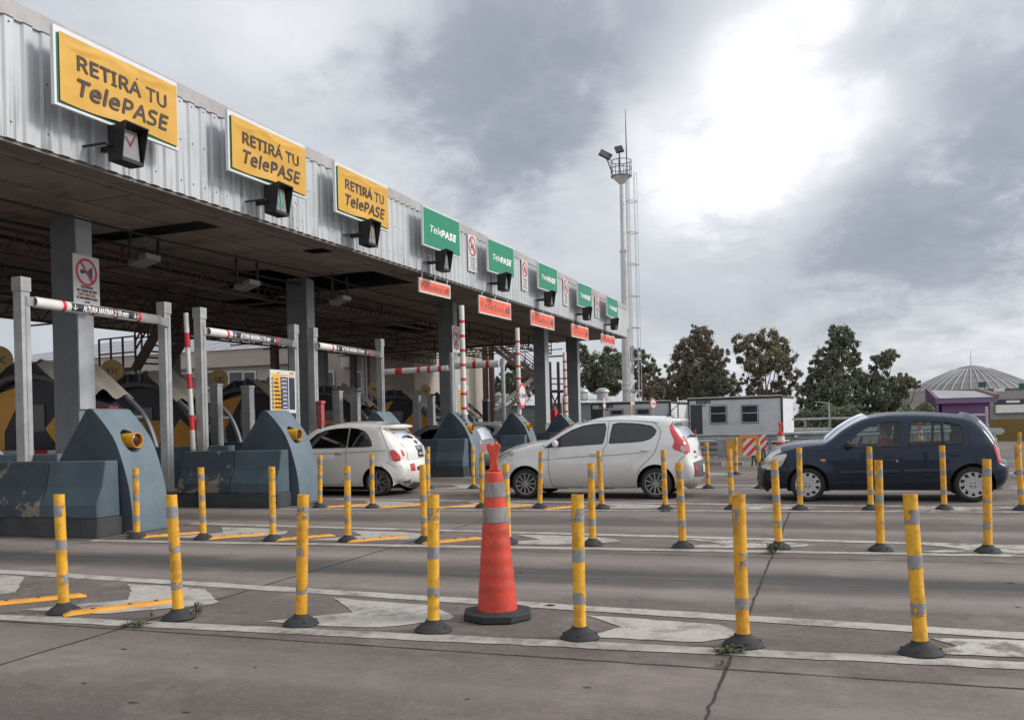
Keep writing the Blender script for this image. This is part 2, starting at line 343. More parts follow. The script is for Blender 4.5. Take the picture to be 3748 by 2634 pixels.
ROWY = [5.7, 10.05, 14.35, 18.6, 23.1, 28.4]
def strip(mb, f, x0, x1, w, z, mi=0, n=120):
    prev = None
    for i in range(n + 1):
        x = x0 + (x1 - x0) * i / n; y = f(x)
        cur = ((x, y - w / 2 - random.gauss(0, .006), z), (x, y + w / 2 + random.gauss(0, .006), z))
        if prev: mb.add([prev[0], cur[0], cur[1], prev[1]], [(0, 1, 2, 3)], mi if x < 1.2 else 1)
        prev = cur
ml = MB()
for i, Yr in enumerate(ROWY):
    x0 = -9.3
    if i == 0: strip(ml, lambda x, Y=Yr: Y - .36 + .048 * (x + 6), -6.6, 14, .17, .0045); strip(ml, lambda x, Y=Yr: Y + 1.27 - .075 * (x + 6), -14, 14, .19, .0045)
    else: strip(ml, lambda x, Y=Yr: Y - .42 + .048 * (x + 6), x0, 16, .17, .0045); strip(ml, lambda x, Y=Yr: Y + 1.2 - .068 * (x + 6), x0, 16, .19, .0045)
struct(ml.build('lane_line', [PAINT, PAINT2], fixn=False))
ma = MB()
A0 = [(-6.24, 6.78), (-5.83, 6.8), (-5.31, 6.71), (-4.80, 6.24), (-4.79, 6.14), (-5.42, 5.62), (-6.25, 5.60), (-5.66, 6.15), (-5.94, 6.5)]
A1 = [(-3.93, 6.61), (-3.6, 6.56), (-3.07, 6.51), (-2.96, 6.48), (-2.64, 6.14), (-2.64, 6.04), (-3.01, 5.70), (-3.42, 5.65), (-3.97, 5.68), (-3.47, 6.12)]
A2 = [(-1.7, 6.41), (-1.09, 6.36), (-.73, 6.31), (-.60, 6.13), (-.62, 5.96), (-.79, 5.80), (-.91, 5.78), (-1.55, 5.77), (-1.37, 6.09)]
A3 = [(.57, 6.24), (1.12, 6.30), (1.6, 6.24), (1.75, 6.08), (1.6, 5.9), (1.04, 5.86), (.5, 5.84), (.71, 6.06)]
Am = [(-8.5, 6.98), (-7.65, 6.92), (-6.96, 6.19), (-7.04, 6.1), (-7.5, 5.75), (-8.5, 5.7), (-7.9, 6.3)]
def rough_poly(p):
    out = []
    for i in range(len(p)):
        a, b = Vector(p[i]), Vector(p[(i + 1) % len(p)]); n = max(2, int((b - a).length / .07))
        for k in range(n): q = a.lerp(b, k / n); out.append((q.x + random.gauss(0, .005), q.y + random.gauss(0, .005)))
    return out
def flat(mb, p, z, mi=0):
    tri = geometry.delaunay_2d_cdt([Vector(q) for q in p], [], [list(range(len(p)))], 1, 1e-5)
    mb.add([(v.x, v.y, z) for v in tri[0]], [f for f in tri[2]], mi)
for p, mi in ((Am, 0), (A0, 0), (A1, 0), (A2, 0), (A3, 1)): flat(ma, rough_poly(p), .005, mi)
for i, Yr in enumerate(ROWY[1:5]):
    for k, (dx, w) in enumerate([(-8.4, .62), (-6.2, .52), (-3.75, .44), (-1.6, .36), (.9, .32), (3.1, .28)]):
        yc = Yr + .42 - .01 * (dx + 6); p = [(dx - .05, yc + w), (dx + .75, yc + w * .9), (dx + 1.3, yc + w * .45), (dx + 1.42, yc), (dx + 1.2, yc - w * .5), (dx + .7, yc - w * .9), (dx - .15, yc - w), (dx + .42, yc)]
        flat(ma, rough_poly(p), .005, 1 if k > 2 else 0)
struct(ma.build('arrow_marking', [PAINT, PAINT2], fixn=False))

# raised yellow rubber lane separators between the posts
YSEP = M('orange_yellow_rubber', (.66, .30, .035), .6, 0, .15, 6, dirt=(.3, .16, .05), damt=.5, dscale=5)
GS = 'raised yellow strips between the posts'
def separator(x0, y0, x1, y1, label):
    t = thing('lane_separator', label, 'lane separator', (x0, y0, 0), 0, GS)
    d = Vector((x1 - x0, y1 - y0, 0)); L_ = d.length; d.normalize(); nn = Vector((-d.y, d.x, 0)); mb = MB(); o = Vector((x0, y0, 0))
    prof = [(-.065, .004), (-.04, .028), (.04, .028), (.065, .004)]
    vs = [];
    for s_, sc in ((0, .7), (.06, 1), (L_ - .06, 1), (L_, .7)):
        for a_, h in prof: vs.append(o + d * s_ + nn * a_ + Vector((0, 0, h * (1 if sc == 1 else .2) + (.002 if sc != 1 else 0))))
    mb.add(vs, [(j * 4 + i, j * 4 + i + 1, j * 4 + i + 5, j * 4 + i + 4) for j in range(3) for i in range(3)] + [(0, 1, 2, 3), (15, 14, 13, 12)])
    mb.build('strip', YSEP, t)
    b_ = MB()
    for s_ in (.22, L_ * .55, L_ - .2): b_.cyl(o + d * s_ + Vector((0, 0, .0282)), o + d * s_ + Vector((0, 0, .034)), .017, n=8)
    b_.build('fixing_bolt', RUST, t)
ordn = ['first', 'second', 'third', 'fourth', 'fifth', 'sixth', 'seventh', 'eighth', 'ninth', 'tenth', 'eleventh', 'twelfth', 'thirteenth', 'fourteenth']
separator(-6.75, 5.62, -6.17, 6.22, 'raised orange-yellow strip behind the leftmost post of the front row')
separator(-5.70, 5.50, -5.16, 6.22, 'raised orange-yellow strip between the first and second posts of the front row')
for i, (a_, b_) in enumerate([(-8.78, -8.27), (-7.72, -7.24), (-6.7, -6.18), (-5.65, -5.13), (-4.62, -4.1)]):
    separator(a_, 9.84, b_, 10.45, 'raised orange-yellow strip in the second row of posts, %s from the near toll island' % ordn[i])
for i, (a_, b_) in enumerate([(-8.5, -7.9), (-7.45, -6.85), (-6.4, -5.85), (-5.4, -4.85), (-4.4, -3.9)]):
    separator(a_, 14.1, b_, 14.75, 'raised orange-yellow strip behind the white hatchbacks, %s from the second toll island' % ordn[i])

# ------------------------------------------------------------------ flexible posts
def post_mat():
    m, nt, bs = newmat('yellow_post_plastic'); v = obc(nt); rnd = nt.nodes.new('ShaderNodeObjectInfo').outputs['Random']
    va = nt.nodes.new('ShaderNodeVectorMath'); va.operation = 'ADD'; nt.links.new(v, va.inputs[0])
    cx_ = nt.nodes.new('ShaderNodeCombineXYZ'); nt.links.new(mth(nt, 'MULTIPLY', rnd, 37.0), cx_.inputs[0]); nt.links.new(cx_.outputs[0], va.inputs[1]); v = va.outputs[0]
    c = ramp(nt, rnd, [(0, (.70, .33, .015)), (1, (.74, .39, .02))])
    d = ramp(nt, noise(nt, v, 9, 8, .72), [(.47, g3(0)), (.62, g3(1))]); c = mixc(nt, mth(nt, 'MULTIPLY', d, .7), c, (.34, .15, .02)); d = ramp(nt, noise(nt, v, 5, 8, .75, loc=(3, 3, 3)), [(.60, g3(0)), (.70, g3(1))]); c = mixc(nt, mth(nt, 'MULTIPLY', d, .7), c, (.12, .075, .04))
    s = ramp(nt, noise(nt, v, 60, 3, .6, stretch=(1, 1, .25)), [(.66, g3(0)), (.74, g3(1))]); c = mixc(nt, mth(nt, 'MULTIPLY', s, .6), c, (.08, .05, .02))
    nt.links.new(c, bs.inputs['Base Color']); bs.inputs['Roughness'].default_value = .55; return m, nt, bs, v
PM = post_mat()[0]
def band_mat():
    m, nt, bs = newmat('peeling_reflective_band'); v = obc(nt); rnd = nt.nodes.new('ShaderNodeObjectInfo').outputs['Random']
    va = nt.nodes.new('ShaderNodeVectorMath'); va.operation = 'ADD'; nt.links.new(v, va.inputs[0])
    cx_ = nt.nodes.new('ShaderNodeCombineXYZ'); nt.links.new(mth(nt, 'MULTIPLY', rnd, 51.0), cx_.inputs[2]); nt.links.new(cx_.outputs[0], va.inputs[1]); v = va.outputs[0]
    n = noise(nt, v, 9, 2, .5); mask = ramp(nt, n, [(.565, g3(0)), (.575, g3(1))]); edge = ramp(nt, n, [(.545, g3(0)), (.563, g3(1))])
    g = ramp(nt, noise(nt, v, 25, 5), [(.3, (.20, .20, .20)), (.7, (.31, .31, .31))])
    c = mixc(nt, mth(nt, 'MULTIPLY', edge, .6), g, (.03, .03, .03)); c = mixc(nt, mask, c, (.66, .33, .02))
    nt.links.new(c, bs.inputs['Base Color']); bs.inputs['Roughness'].default_value = .38; return m
BM_ = band_mat()
def make_post():
    t = thing('flexible_post', 'x', 'bollard')
    b_ = MB(); b_.lathe([(.128, 0), (.130, .006), (.117, .022), (.090, .042), (.060, .060), (.05, .076)], n=24); b_.lathe([(.050, .078), (.0, .079)], n=24)
    for k in range(4): b_.cyl((.104 * math.cos(k * PI / 2 + .8), .104 * math.sin(k * PI / 2 + .8), .016), (.104 * math.cos(k * PI / 2 + .8), .104 * math.sin(k * PI / 2 + .8), .037), .009, n=8)
    b_.build('base', RUBBER, t)
    u = MB(); u.lathe([(.046, .076), (.041, .10), (.041, .935), (.0405, .94), (.036, .94), (.036, .80), (.0, .8)], n=22)
    tb = u.build('tube', PM, t, sharp=30)
    for z0, z1 in ((.765, .85), (.50, .58), (.225, .30)):
        c = MB(); c.lathe([(.0412, z0 - .001), (.0428, z0), (.0428, z1), (.0412, z1 + .001)], n=22); c.build('reflective_band', BM_, t)
    return t
proto = make_post(); used = False
GP = 'yellow flexible posts with grey reflective bands'
def put_post(X, Y, tx, ty, label):
    global used
    o = proto if not used else copy_tree(proto)
    used = True
    o.location = (X, Y, 0.0045); o.rotation_euler = (ty, tx, random.uniform(0, 6))
    # lean applied in world axes
    o.rotation_euler = (Matrix.Rotation(tx, 3, 'Y') @ Matrix.Rotation(ty, 3, 'X') @ Matrix.Rotation(random.uniform(0, 6.2), 3, 'Z')).to_euler()
    o['label'] = label; o['category'] = 'bollard'; o['group'] = GP
D = 1.6324
ROWS = [('front', [(148, 134, 5.61, -5.80), (400, 386, 5.62, -4.69), (674, 678, 5.66, -3.64), (972, 971, 5.70, -2.61), (1302, 1294, 5.73, -1.57), (1665, 1656, 5.77, -.53), (2063, 2041, 5.82, .49)], 1105),
        ('second', [(307, 306, 9.84, -8.87), (455, 451, 9.86, -7.8), (612, 610, 9.89, -6.75), (779, 779, 9.96, -5.7), (952, 948, 10.03, -4.68), (1135, 1133, 10.08, -3.62), (1331, 1325, 10.1, -2.59), (1531, 1523, 10.06, -1.55), (1748, 1736, 10.15, -.53), (1975, 1969, 10.16, .49), (2216, 2213, 10.2, 1.5)], 1040),
        ('third', [(718, 717, 14.16, -8.66), (835, 834, 14.16, -7.6), (960, 958, 14.1, -6.5), (1082, 1080, 14.4, -5.62), (1214, 1213, 14.4, -4.59), (1350, 1343, 14.34, -3.5), (1492, 1487, 14.28, -2.46), (1636, 1635, 14.4, -1.44), (1795, 1792, 14.46, -.43), (1952, 1949, 14.55, .58), (2118, 2112, 14.63, 1.59), (2292, 2281, 14.65, 2.61)], 1010)]
for nm, lst, yt in ROWS:
    for i, (xb, xt, Y, X) in enumerate(lst):
        Xt = atY(xt * D, yt * D, Y)[0]; tx = math.atan((Xt - X) / .94)
        put_post(X, Y, tx, random.uniform(-.02, .02), 'yellow flexible post, %s from the left in the %s row' % (ordn[i], {'front': 'nearest', 'second': 'second nearest', 'third': 'third nearest'}[nm]))
for i, X in enumerate([-8.6, -7.5, -6.45, -5.4, -4.4, -3.37, -2.34, -1.31, -.27, .77, 1.85, 2.9, 3.95]):
    put_post(X, 18.7, random.uniform(-.03, .02), random.uniform(-.03, .03), 'yellow flexible post beyond the queuing hatchbacks, %s from the left in the fourth row' % ordn[i])
for i, X in enumerate([-8.6, -7.55, -6.5, -5.45, -3.3, -2.2, -1.15, -.1, 2.0, 4.1, 5.2]):
    put_post(X, 23.2, random.uniform(-.03, .02), random.uniform(-.03, .03), 'small distant yellow flexible post, %s from the left in the fifth row' % ordn[i])

# ------------------------------------------------------------------ weeds in the joints
GRASS = M('weed_leaves', (.065, .075, .035), .7, 0, .35, 20)
def weed(x, y, r, n, label, h=.035):
    t = MB()
    for i in range(n):
        a_ = random.uniform(0, 2 * PI); l = r * random.uniform(.4, 1); w = l * .09; ox, oy = x + random.gauss(0, r * .25), y + random.gauss(0, r * .2)
        dx, dy = math.cos(a_), math.sin(a_); z = h * random.uniform(.3, 1.2)
        t.add([(ox, oy, .005), (ox + dx * l * .5 - dy * w, oy + dy * l * .5 + dx * w, z), (ox + dx * l, oy + dy * l, z * .6), (ox + dx * l * .5 + dy * w, oy + dy * l * .5 - dx * w, z)], [(0, 1, 2, 3)])
    o = t.build('weed', GRASS, fixn=False); tag(o, label, 'weed', 'small weeds growing in the pavement joints')
weed(-.60, 5.60, .12, 60, 'reddish green weed in the joint just below the sixth post of the nearest row')
weed(-.60, 5.27, .06, 30, 'small weed where the long joint crosses the pavement joint')
weed(-.57, 9.75, .10, 60, 'green weed on the joint beside a post of the second row', .10)
weed(-4.84, 5.35, .12, 44, 'flat weed on the white line left of the second front post')
weed(-4.62, 5.75, .07, 36, 'green weed at the foot of the second front post', .09)
weed(-4.95, 5.62, .055, 24, 'small weed just left of the second front post')
weed(-2.42, 14.0, .12, 30, 'small weed below the rear wheel of the silver-white hatchback')
weed(-9.1, 10.02, .14, 60, 'thin grass at the foot of the nearest blue island nose', .07)
weed(-9.0, 14.6, .14, 50, 'thin grass at the foot of the second blue island nose', .07)

# ------------------------------------------------------------------ big traffic cone
def cone_mat(name, reflective=False):
    m, nt, bs = newmat(name); v = obc(nt)
    if reflective:
        n = noise(nt, v, 14, 6, .65, stretch=(1, 1, .3)); c = ramp(nt, n, [(.35, (.13, .125, .12)), (.55, (.25, .245, .235)), (.75, (.36, .35, .34))])
    else:
        n = noise(nt, v, 4, 6, .6); c = ramp(nt, n, [(.3, (.56, .045, .025)), (.7, (.68, .075, .04))])
        s = nt.nodes.new('ShaderNodeSeparateXYZ'); nt.links.new(v, s.inputs[0])
        d = mth(nt, 'MULTIPLY', ramp(nt, noise(nt, v, 9, 6, .7), [(.44, g3(0)), (.66, g3(1))]), .75); c = mixc(nt, d, c, (.33, .05, .035)); d = mth(nt, 'MULTIPLY', ramp(nt, noise(nt, v, 6, 8, .75, stretch=(1, 1, 3), loc=(2, 2, 2)), [(.60, g3(0)), (.68, g3(1))]), .7); c = mixc(nt, d, c, (.16, .06, .045))
    nt.links.new(c, bs.inputs['Base Color']); bs.inputs['Roughness'].default_value = .5; return m
CONE = cone_mat('orange_cone_plastic'); CREF = cone_mat('dirty_reflective_collar', True)
CWHITE = M('clean_reflective_collar', (.62, .62, .6), .4, 0, .1, 20, world=False)
def make_cone(name, label, X, Y, big, s=1.0, refl=None, group=None):
    t = thing(name, label, 'traffic cone', (X, Y, .004), 0, group)
    b_ = MB(); n = 8; R_ = .262
    pts = [(R_ * math.cos(YAW + PI / 8 + 2 * PI * k / n), R_ * math.sin(YAW + PI / 8 + 2 * PI * k / n)) for k in range(n)]
    b_.prism([(p[0], p[1]) for p in pts], 'z', 0, .055)
    b_.lathe([(.19, .0555), (.186, .062), (.15, .063)], n=28); b_.build('base', RUBBER, t, world=False, bevel=.008)
    H = 1.06; prof = []
    def r(z): return .147 - (.147 - .064) * ((z - .06) / (H - .06))
    zz_ = .06
    while zz_ < H:
        wob = .0016 * math.sin(zz_ * 61) * (1 if .2 < zz_ < .75 else 0); prof.append((r(zz_) + wob, zz_)); zz_ += .012
    prof += [(r(H), H), (r(H) - .008, H + .006), (.03, H + .012)]
    c = MB(); c.lathe(prof, n=32); c.build('cone_body', CONE, t, world=False)
    bands = [(.70, .81), (.885, .99)] if big else [(.60, .76), (.86, .98)]
    for z0, z1 in bands:
        q = MB(); q.lathe([(r(z0) + .0005, z0), (r(z0) + .004, z0 + .002), (r(z1) + .004, z1 - .002), (r(z1) + .0005, z1)], n=32); q.build('reflective_collar', refl or CREF, t, world=False)
    h = MB()                                        # handle: flat stem ending in two lobes
    st_ = [(.052, 0), (.034, .02), (.028, .06), (.027, .10), (.033, .13), (.045, .155), (.052, .175), (.050, .195), (.035, .208), (.018, .205), (.0, .193)]
    out = [(x, z + H + .01) for x, z in st_] + [(-x, z + H + .01) for x, z in reversed(st_[:-1])]
    ang = YAW
    M4 = frame((0, 0, 0), (math.cos(ang), math.sin(ang), 0), (0, 0, 1)); poly2d(h, M4, out, 0, -.019, .019)
    h.build('handle', CONE, t, world=False, bevel=.012)
    t.scale = (s, s, s); return t
make_cone('traffic_cone', 'tall orange traffic cone on a black octagonal base in the middle foreground', -2.32, 6.2, True)
p = gnd(2742, 1622); GC = 'distant small orange traffic cones'
p = atY(2858, 1600, 20.5); make_cone('traffic_cone', 'orange and white traffic cone by the striped barrier boards', p[0], 20.5, False, 1.02, CWHITE, GC)
p = at(2545, 1598, 32); make_cone('traffic_cone', 'small orange and white traffic cone in front of the cabin door', p.x, p.y, False, .82, CWHITE, GC)
p = at(3368, 1590, 30); make_cone('traffic_cone', 'small orange traffic cone seen through the rear window of the dark blue hatchback', p.x, p.y, False, .9, CWHITE, GC)
# ------------------------------------------------------------------ canopy
XF = -10.7; YA, YB = 3.0, 50.7; XR_ = -27.0
def zb(y): return 5.57 + (6.17 - 5.57) * (y - 9.45) / 41.2
def zt(y): return 7.5 + (7.93 - 7.5) * (y - 10.4) / 40.3
m, nt, bs = newmat('weathered_corrugated_sheet'); P = geo(nt); sp = nt.nodes.new('ShaderNodeSeparateXYZ'); nt.links.new(P, sp.inputs[0])
c = ramp(nt, noise(nt, P, .8, 5), [(.3, (.45, .47, .485)), (.7, (.54, .56, .575))])
hgt = mth(nt, 'DIVIDE', mth(nt, 'SUBTRACT', sp.outputs[2], 5.6), 2.0)
lowm = ramp(nt, hgt, [(0.0, g3(1)), (.62, g3(0))])
sk = ramp(nt, noise(nt, P, 5, 6, .65, stretch=(1, 1.6, .09)), [(.52, g3(0)), (.66, g3(1))])
c = mixc(nt, mth(nt, 'MULTIPLY', mth(nt, 'MULTIPLY', sk, lowm), .75), c, (.11, .105, .10))
c = mixc(nt, mth(nt, 'MULTIPLY', ramp(nt, noise(nt, P, 3, 6, .7), [(.58, g3(0)), (.7, g3(1))]), .2), c, (.25, .24, .23))
nt.links.new(c, bs.inputs['Base Color']); bs.inputs['Roughness'].default_value = .5; bs.inputs['Metallic'].default_value = .15; SHEET = m
CAP = M('fascia_cap_metal', (.40, .385, .38), .55, .1, .12, 1.2, dirt=(.26, .21, .20), damt=.6)
m, nt, bs = newmat('stained_soffit'); P = geo(nt)
c = ramp(nt, noise(nt, P, .5, 6, .6), [(.3, (.24, .19, .155)), (.7, (.38, .31, .255))])
bt = nt.nodes.new('ShaderNodeTexBrick'); bt.inputs['Scale'].default_value = 1; bt.inputs['Brick Width'].default_value = 4.3; bt.inputs['Row Height'].default_value = 1.15; bt.inputs['Mortar Size'].default_value = .018; bt.offset = .5
bt.inputs['Color1'].default_value = (1, 1, 1, 1); bt.inputs['Color2'].default_value = (.86, .86, .86, 1); bt.inputs['Mortar'].default_value = (.12, .11, .1, 1)
mp = nt.nodes.new('ShaderNodeMapping'); mp.inputs['Rotation'].default_value = (0, 0, PI / 2); nt.links.new(P, mp.inputs[0]); nt.links.new(mp.outputs[0], bt.inputs['Vector'])
mu = nt.nodes.new('ShaderNodeMixRGB'); mu.blend_type = 'MULTIPLY'; mu.inputs[0].default_value = 1; nt.links.new(c, mu.inputs[1]); nt.links.new(bt.outputs[0], mu.inputs[2])
big_ = ramp(nt, noise(nt, P, .9, 7, .7, loc=(2, 8, 1)), [(.5, g3(0)), (.66, g3(1))]); mu2 = mixc(nt, mth(nt, 'MULTIPLY', big_, .55), mu.outputs[0], (.085, .07, .06))
spot = ramp(nt, noise(nt, P, 2.2, 3, .5, loc=(4, 4, 0)), [(.68, g3(0)), (.74, g3(1))]); c = mixc(nt, mth(nt, 'MULTIPLY', spot, .7), mu2, (.05, .04, .035))
nt.links.new(c, bs.inputs['Base Color']); bs.inputs['Roughness'].default_value = .85; SOFF = m
can = thing('toll_canopy', 'long grey toll plaza canopy with a corrugated metal fascia above the booths', 'canopy', (XF, YA, 0))
mb = MB(); y = YA; pitch = .32; prof = []
while y < YB - pitch:
    prof += [(y, 0), (y + .10, 0), (y + .135, .035), (y + .285, .035)]; y += pitch
prof.append((YB, 0))
vs = []
for yy, d in prof: vs += [(XF + d, yy, zb(yy)), (XF + d, yy, zt(yy) - .2)]
mb.add(vs, [(2 * i, 2 * i + 2, 2 * i + 3, 2 * i + 1) for i in range(len(prof) - 1)])
mb.build('fascia', SHEET, can, fixn=False)
mb = MB()                                            # small screws down the ribs
for i in range(140):
    yy = YA + 5 + random.random() * 26; yy = YA + round((yy - YA) / pitch) * pitch + .2
    for f_ in (.12, .5, .85):
        if random.random() < .6: z_ = zb(yy) + (zt(yy) - zb(yy)) * f_; mb.box(XF + .036, XF + .044, yy - .011, yy + .011, z_ - .011, z_ + .011)
mb.build('screws', DARK, can); bpy.data.objects['screws']['kind'] = 'stuff'
mb = MB(); seg = 3.0; y = YA
while y < YB:
    y2 = min(y + seg, YB); mb.add([(XF - .35, y, zt(y) + .03), (XF + .055, y, zt(y) + .03), (XF + .055, y, zt(y) - .21), (XF - .35, y2, zt(y2) + .03), (XF + .055, y2, zt(y2) + .03), (XF + .055, y2, zt(y2) - .21)], [(0, 1, 4, 3), (1, 2, 5, 4)]); y = y2
mb.build('fascia_cap', CAP, can, fixn=False)
mb = MB()                                            # edge beam under the fascia, then the soffit
for y in [YA + i * 3 for i in range(16)]:
    y2 = min(y + 2.985, YB); mb.add([(XF - .02, y, zb(y) - .05), (XF - .02, y2, zb(y2) - .05), (XF - .42, y2, zb(y2) - .05), (XF - .42, y, zb(y) - .05), (XF - .02, y, zb(y) + .02), (XF - .02, y2, zb(y2) + .02), (XF - .42, y, zb(y) + .03), (XF - .42, y2, zb(y2) + .03)], [(0, 1, 2, 3), (0, 4, 5, 1), (3, 2, 7, 6)])
mb.build('edge_beam', M('brown_grey_edge_beam', (.21, .18, .16), .7, 0, .15, 2, dirt=(.08, .07, .06)), can, fixn=False)
mb = MB()
xs = [XF - .42, -11.9, -13.0, -14.1, -15.4, -17.0, -19.0, -21.5, -24.5, XR_]
ys = [YA, 9, 12, 15.15, 15.85, 17, 18.9, 19.45, 20.7, 22.5, 25.2, 28, 32, 36, 40, 44, 48, YB]
holes = {(1, 3), (2, 3), (3, 3)} | {(i, j) for i in (2, 3, 4) for j in (9,)} | {(1, 9), (3, 8), (0, 6), (5, 10), (6, 4), (5, 13)}
for i in range(len(xs) - 1):
    for j in range(len(ys) - 1):
        if (i, j) in holes: continue
        q = [(xs[i], ys[j]), (xs[i + 1], ys[j]), (xs[i + 1], ys[j + 1]), (xs[i], ys[j + 1])]
        mb.add([(a_, b_, zb(b_) + .03 - .012 * (XF - a_)) for a_, b_ in q], [(0, 1, 2, 3)])
mb.build('soffit', SOFF, can, fixn=False)
mb = MB(); mb.add([(XF - .3, YA, zt(YA) - .1), (XR_, YA, zt(YA) - .1), (XR_, YB, zt(YB) - .1), (XF - .3, YB, zt(YB) - .1)], [(0, 1, 2, 3)])
mb.add([(XF - .02, YB, zb(YB) - .03), (XR_, YB, zb(YB) - .2), (XR_, YB, zt(YB)), (XF - .02, YB, zt(YB))], [(0, 1, 2, 3)])
mb.add([(XR_, YA, zb(YA) - .2), (XR_, YB, zb(YB) - .2), (XR_, YB, zt(YB)), (XR_, YA, zt(YA))], [(0, 1, 2, 3)])
mb.build('roof', M('canopy_roof_metal', (.3, .3, .3), .6), can, fixn=False)
for k, (x0, x1, x2, Yc) in enumerate([(191, 288, 342, 13.55), (1050, 1127, 1152, 22.6), (1603, 1661, 1673, 29.8), (1950, 1992, 2006, 41.5), (2069, 2111, 2119, 48.6)]):
    XL = atY(x0, 1200, Yc)[0]; XR2 = atY(x1, 1200, Yc)[0]; Yf = min(atX(x2, 1200, XR2)[0], Yc + 1.2)
    b_ = MB(); b_.box(XL, XR2 - .04, Yc, Yf, .2, zb(Yc) + .02); col_ = b_.build('column', CONC, can, bevel=.015)
    b_ = MB(); b_.box(XR2 - .038, XR2, Yc - .01, Yf + .01, 1.9 if k == 0 else 1.4, zb(Yc) - .02); b_.build('cladding_strip', COLLIGHT, col_, bevel=.004)
# rear columns and the steelwork slung under the soffit
for x, Xr, w, mt in [(637, -24.0, .34, CONC), (1005, -24.5, .30, RUST), (1180, -25, .42, CONC), (1292, -25.2, .30, RUST), (1365, -25.6, .75, CONC), (1470, -25.6, .36, GALV)]:
    Y_ = atX(x, 1300, Xr)[0]; b_ = MB(); b_.box(Xr - w / 2, Xr + w / 2, Y_ - w / 2, Y_ + w / 2, 0, zb(min(Y_, 50)) - .1); b_.build('rear_column', mt, can)
mb = MB()
for Xt, z0 in ((-15.0, 4.95), (-18.6, 4.8), (-22.3, 4.7)):
    for z_ in (z0, z0 + .42): mb.bar((Xt, 6, z_), (Xt, 50, z_ + .45), .06, .07)
    for i in range(62):
        y = 6.3 + i * .7; dz = (y - 6) / 44 * .45; mb.bar((Xt, y, z0 + dz), (Xt, y + .35, z0 + .42 + dz), .028, .028); mb.bar((Xt, y + .35, z0 + .42 + dz), (Xt, y + .7, z0 + dz), .028, .028)
    for i in range(11): y = 8 + i * 4.2; mb.bar((Xt, y, z0 + .4), (Xt, y, zb(y)), .05, .05)
for i in range(20):
    y = 9.5 + i * 2.1 + random.uniform(-.4, .4); z_ = zb(y) - .55 - random.random() * .25; mb.bar((-13.6 - random.random() * 1.5, y, z_), (-24, y + random.uniform(-.1, .1), z_ - .15), .05, .05)
mb.build('lattice_girders', RUST, can)
mb = MB()
for i in range(9):
    x0 = -13 - i * 1.35; y0 = 7; pts = []
    for k in range(16): yk = y0 + k * 2.8; pts.append((x0 + random.gauss(0, .05), yk, zb(yk) - .16 - random.random() * .05))
    mb.tube(pts, .022 + .012 * (i % 3), 5)
mb.build('ceiling_pipes', DARK, can)

# ------------------------------------------------------------------ lane signs
ALUF = M('white_sign_frame', (.66, .67, .68), .45, .1, .05, 5)
GREEN = M('green_sign_sheet', (.006, .215, .115), .45, 0, .05, 1.5)
m, nt, bs = newmat('wrinkled_yellow_banner'); P = geo(nt)
c = ramp(nt, noise(nt, P, 1.6, 4), [(.3, (.56, .30, .035)), (.7, (.66, .375, .055))]); nt.links.new(c, bs.inputs['Base Color']); bs.inputs['Roughness'].default_value = .5
w_ = noise(nt, P, 1.3, 3, .5); bumpn(nt, bs, w_, .25, .12); BANNER = m
XS = XF + .42
def sign_frame(tl, bl, tr, br, X):
    a_ = atX(*tl, X); b_ = atX(*bl, X); c_ = atX(*tr, X); d_ = atX(*br, X)
    y0 = (a_[0] + b_[0]) / 2; y1 = (c_[0] + d_[0]) / 2; z0, z1, w0, w1 = b_[1], a_[1], d_[1], c_[1]
    z00 = (z0 + w0 - (w1 - w0 - (z1 - z0)) * 0) / 2; h = ((z1 - z0) + (w1 - w0)) / 2; sl = ((w0 - z0) + (w1 - z1)) / 2
    ex = Vector((0, y1 - y0, sl)); Wd = ex.length; M4 = frame((X, y0, z00 - sl / 2), ex, (0, 0, 1))
    ex.normalize(); M4 = Matrix(((ex.x, 0, 1, X), (ex.y, 0, 0, y0), (ex.z, 1, 0, (z0 + w0) / 2 - sl / 2), (0, 0, 0, 1)))
    return M4, Wd, h
GY = 'big yellow banners on the canopy fascia'
YS = [((203, 89), (190, 377), (655, 310), (644, 547)), ((838, 401), (831, 621), (1120, 537), (1117, 726)), ((1232, 592), (1222, 772), (1426, 686), (1416, 845))]
ylab = ['largest yellow banner with two lines of dark lettering, first from the left', 'middle yellow banner with two lines of dark lettering, second from the left', 'smallest yellow banner with two lines of dark lettering, beside the first green sign']
